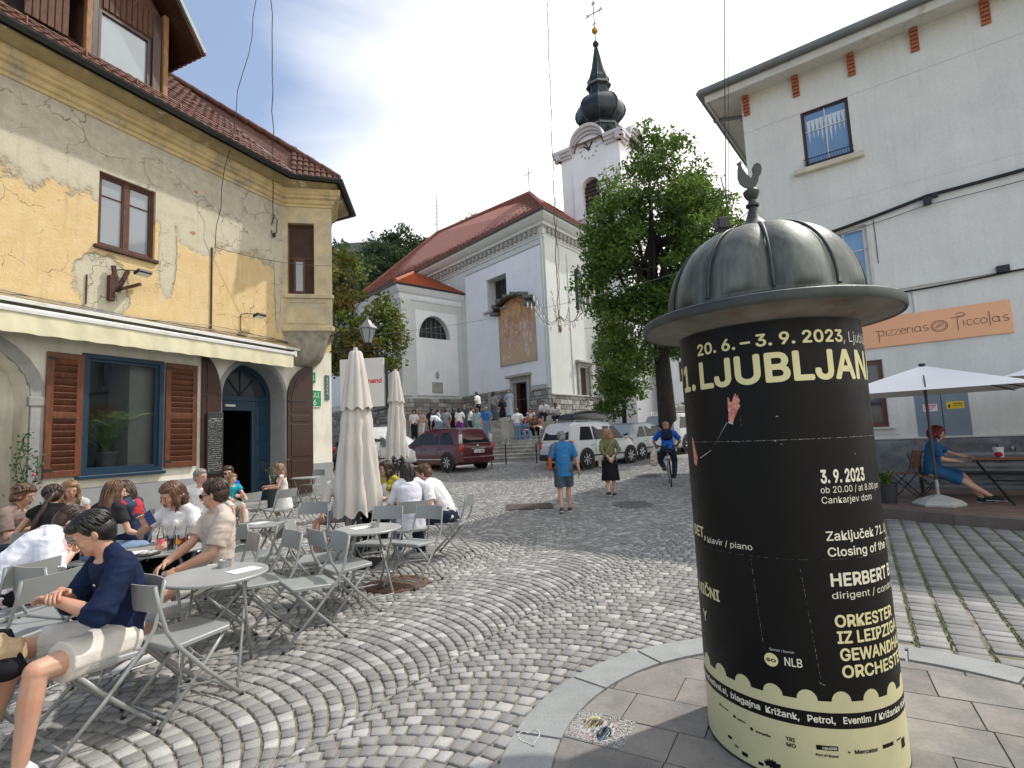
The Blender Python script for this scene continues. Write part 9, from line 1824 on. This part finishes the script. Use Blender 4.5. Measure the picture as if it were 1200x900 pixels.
# ==== TREES
def leafmat(n, a, b):
 m = mat(n, a, .62, .35, .9, tone=True, col2=b, c2w=1, spec=.3); t = m.node_tree; b_ = t.nodes['Principled BSDF']; o = t.nodes['Material Output']; tr = t.nodes.new('ShaderNodeBsdfTranslucent'); mx = t.nodes.new('ShaderNodeMixShader'); mx.inputs[0].default_value = .35
 t.links.new(b_.inputs['Base Color'].links[0].from_socket, tr.inputs[0]); t.links.new(b_.outputs[0], mx.inputs[1]); t.links.new(tr.outputs[0], mx.inputs[2]); t.links.new(mx.outputs[0], o.inputs[0]); return m
M_bark = mat('dark bark', (.035, .028, .022), .95, .35, 5, .8, 12)
def tree(label, loc, H_, blobs, trunk_r, lm, nleaf, leaf, seed=1, limbs=14, name='street_tree', group=None, clear=.25, sun_dark=0, stem=None, density=None):
 """blobs: (x, y, z, rx, ry, rz) local crown volumes"""
 rr = np.random.RandomState(seed); r = random.Random(seed); t = thing(name, label, 'tree', loc, 0, group); tk = MB(); top = Vector((blobs[0][0] * .6, blobs[0][1] * .6, H_ * .85))
 pts = [Vector((0, 0, -.3)), Vector((0, 0, H_ * .12)), Vector((r.uniform(-.1, .1), 0, H_ * .3)), Vector((r.uniform(-.2, .2), r.uniform(-.2, .2), H_ * .55)), top]; tk.tube(pts, [trunk_r * 1.25, trunk_r, trunk_r * .85, trunk_r * .5, trunk_r * .12], 10)
 tips = []
 vol = np.array([b[3] * b[4] * b[5] for b in blobs]); vol = vol / vol.sum()
 for k in range(limbs):
  b = blobs[r.choices(range(len(blobs)), vol)[0]]; u = r.uniform(.28, .75); base = pts[2].lerp(pts[4], (u - .2) / .8) if u > .3 else pts[1].lerp(pts[2], .9)
  v = Vector((r.gauss(0, 1), r.gauss(0, 1), r.gauss(0, .8))).normalized(); tip = Vector(b[:3]) + Vector((v.x * b[3], v.y * b[4], v.z * b[5])) * .8; m_ = base.lerp(tip, .5) + Vector((0, 0, -.05 * H_ + r.uniform(0, .05) * H_)); tk.tube([base, base.lerp(m_, .6), m_, m_.lerp(tip, .5), tip], [trunk_r * .34, trunk_r * .27, trunk_r * .2, trunk_r * .12, trunk_r * .03], 6)
  for q in range(3): f = r.uniform(.4, .9); p = m_.lerp(tip, f); e = p + Vector((r.gauss(0, 1), r.gauss(0, 1), r.gauss(.2, .7))).normalized() * r.uniform(.08, .16) * H_; tk.tube([p, p.lerp(e, .5) + Vector((0, 0, .1)), e], [trunk_r * .09, trunk_r * .06, trunk_r * .02], 4)
 tk.build('trunk', M_bark, t, smooth=True)
 nc = max(20, nleaf // 55); C_ = [];
 while len(C_) < nc:
  b = blobs[rr.choice(len(blobs), p=vol)]; v = rr.normal(size=3); v /= np.linalg.norm(v); q = rr.uniform(.35, 1) ** .55; p = np.array(b[:3]) + v * np.array(b[3:]) * q * (1 + .18 * noise.noise(Vector(v * 2.3) + Vector((seed, 0, 0))))
  if p[2] < clear * H_ * .5 or noise.noise(Vector(p) * (5.5 / H_ * 1.0) * 1.6 + Vector((seed, 3, 0))) < -.13: continue
  C_.append(p)
 C_ = np.array(C_); cr = leaf * rr.uniform(2.2, 5.0, nc); idx = rr.randint(0, nc, nleaf); d = rr.normal(size=(nleaf, 3)); d /= np.linalg.norm(d, axis=1)[:, None]; pos = C_[idx] + d * (cr[idx] * rr.uniform(.25, 1, nleaf) ** .6)[:, None] * np.array([1, 1, .62])
 nrm = rr.normal(size=(nleaf, 3)) + np.array([0, 0, .9]); nrm /= np.linalg.norm(nrm, axis=1)[:, None]; a = np.cross(nrm, rr.normal(size=(nleaf, 3))); a /= np.linalg.norm(a, axis=1)[:, None]; b_ = np.cross(nrm, a); s = leaf * rr.uniform(.6, 1.25, nleaf)[:, None]
 V_ = np.stack([pos - a * s * .62, pos + b_ * s * .34 + a * s * .05, pos + a * s * .68, pos - b_ * s * .34 + a * s * .05], 1).reshape(-1, 3)
 me = bpy.data.meshes.new('crown'); me.vertices.add(len(V_)); me.vertices.foreach_set('co', V_.ravel()); me.loops.add(nleaf * 4); me.loops.foreach_set('vertex_index', np.arange(nleaf * 4, dtype=np.int32)); me.polygons.add(nleaf); me.polygons.foreach_set('loop_start', np.arange(0, nleaf * 4, 4, dtype=np.int32)); me.polygons.foreach_set('loop_total', np.full(nleaf, 4, dtype=np.int32))
 at = me.attributes.new('tone', 'FLOAT', 'POINT'); at.data.foreach_set('value', np.repeat(rr.uniform(.6, 1.3, nc)[idx] * rr.uniform(.8, 1.2, nleaf), 4)); me.materials.append(lm); me.update(calc_edges=True); link(me, 'crown', t); return t
LM1, LM2, LM3, LM4 = leafmat('lime leaf', (.105, .18, .036), (.15, .24, .045)), leafmat('dark leaf', (.035, .062, .024), (.05, .085, .03)), leafmat('turning leaf', (.11, .17, .03), (.17, .13, .03)), leafmat('far hill leaf', (.045, .075, .035), (.06, .10, .045))
tree('tall green street tree with a dark trunk before the church side wall', (6.95, 24.0, .5), 15.5, [(0, 0, 9.6, 3.3, 3.0, 4.2), (-.9, 0, 6.6, 2.6, 2.2, 2.2), (-2.0, -.4, 7.6, 1.8, 1.6, 1.3), (.4, 0, 12.6, 2.0, 1.9, 2.5), (2.4, 0, 9.2, 1.9, 2.0, 2.6), (3.2, .3, 7.6, 1.2, 1.2, 1.6), (-1.8, 0, 10.4, 1.5, 1.5, 1.8), (-1.6, 0, 4.6, 1.2, 1.1, 1.2), (1.6, .2, 12.2, 1.4, 1.3, 1.6), (1.4, .3, 5.4, 1.6, 1.4, 1.3), (3.4, .3, 9.8, 1.3, 1.2, 1.6), (.1, 0, 14.6, .8, .8, 1.2), (3.7, .3, 8.2, 1.1, 1.0, 1.4), (2.2, .2, 6.2, 1.2, 1.1, 1.2), (4.3, .3, 9.4, .9, .9, 1.2), (2.9, .2, 11.4, 1.0, 1.0, 1.2), (-3.0, -.3, 8.8, .8, .8, .8)],   .40, LM1, 54000, .165, seed=4, limbs=30)
tree('smaller green tree growing left of the big street tree trunk', (5.6, 27.0, .6), 7.0, [(0, 0, 4.4, 1.5, 1.4, 1.9), (-.3, 0, 3.0, 1.2, 1.1, 1.2)], .13, LM1, 7000, .16, seed=6, limbs=9)
tree('tree with turning yellow and rusty leaves beside the bay of the old house', (-7.2, 24.2, .5), 10.3, [(0, 0, 6.2, 2.3, 1.8, 2.2), (-.6, 0, 8.6, 1.4, 1.3, 1.4), (1.1, 0, 5.3, 1.2, 1.2, 1.3)], .22, LM3, 11000, .17, seed=9, limbs=16)
tree('thin pale tree against the sky beside the gutter of the old house', (-11.6, 32, .6), 14.5, [(0, 0, 11.3, 2.4, 2.0, 2.6), (.8, 0, 7.5, 2.2, 1.8, 2.2)], .22, LM4, 7000, .22, seed=12, limbs=20)
k = 0
for (px, py, Y, r_, lm, n_) in ((432, 300, 92, 4.2, LM4, 5000), (452, 285, 96, 4.4, LM4, 6000), (474, 282, 100, 5.6, LM2, 9000), (497, 288, 104, 4.6, LM2, 7000), (462, 310, 90, 5.0, LM2, 7000), (438, 325, 88, 5.0, LM4, 6000), (415, 318, 86, 5.0, LM4, 6000), (484, 306, 92, 5.4, LM2, 7000), (505, 278, 112, 3.4, LM4, 4000), (561, 246, 118, 3.0, LM2, 3500)):
 x = (px - 600) / 620 * Y; hy_ = 512.5 - .045 * (px - 600); zc = 1.6 + (hy_ - py - 12) / 620 * Y
 tree(('rounded', 'bushy', 'tall broad', 'dark domed', 'low', 'pale', 'leftmost', 'middle', 'small', 'lone')[k] + ' tree on the wooded hill ' + ('above the red roof ridge' if k == 9 else 'behind the church roof and the old house'), (x, Y, zc - r_ * 2.2), r_ * 3, [(0, 0, r_ * 2.1, r_, r_, r_ * 1.0), (r_ * .5, 0, r_ * 1.6, r_ * .7, r_ * .7, r_ * .8), (-r_ * .5, 0, r_ * 1.7, r_ * .7, r_ * .7, r_ * .7)], r_ * .06, lm, n_, r_ * .10, seed=20 + k, limbs=6, name='hill_tree', group='trees on the hill behind the church'); k += 1
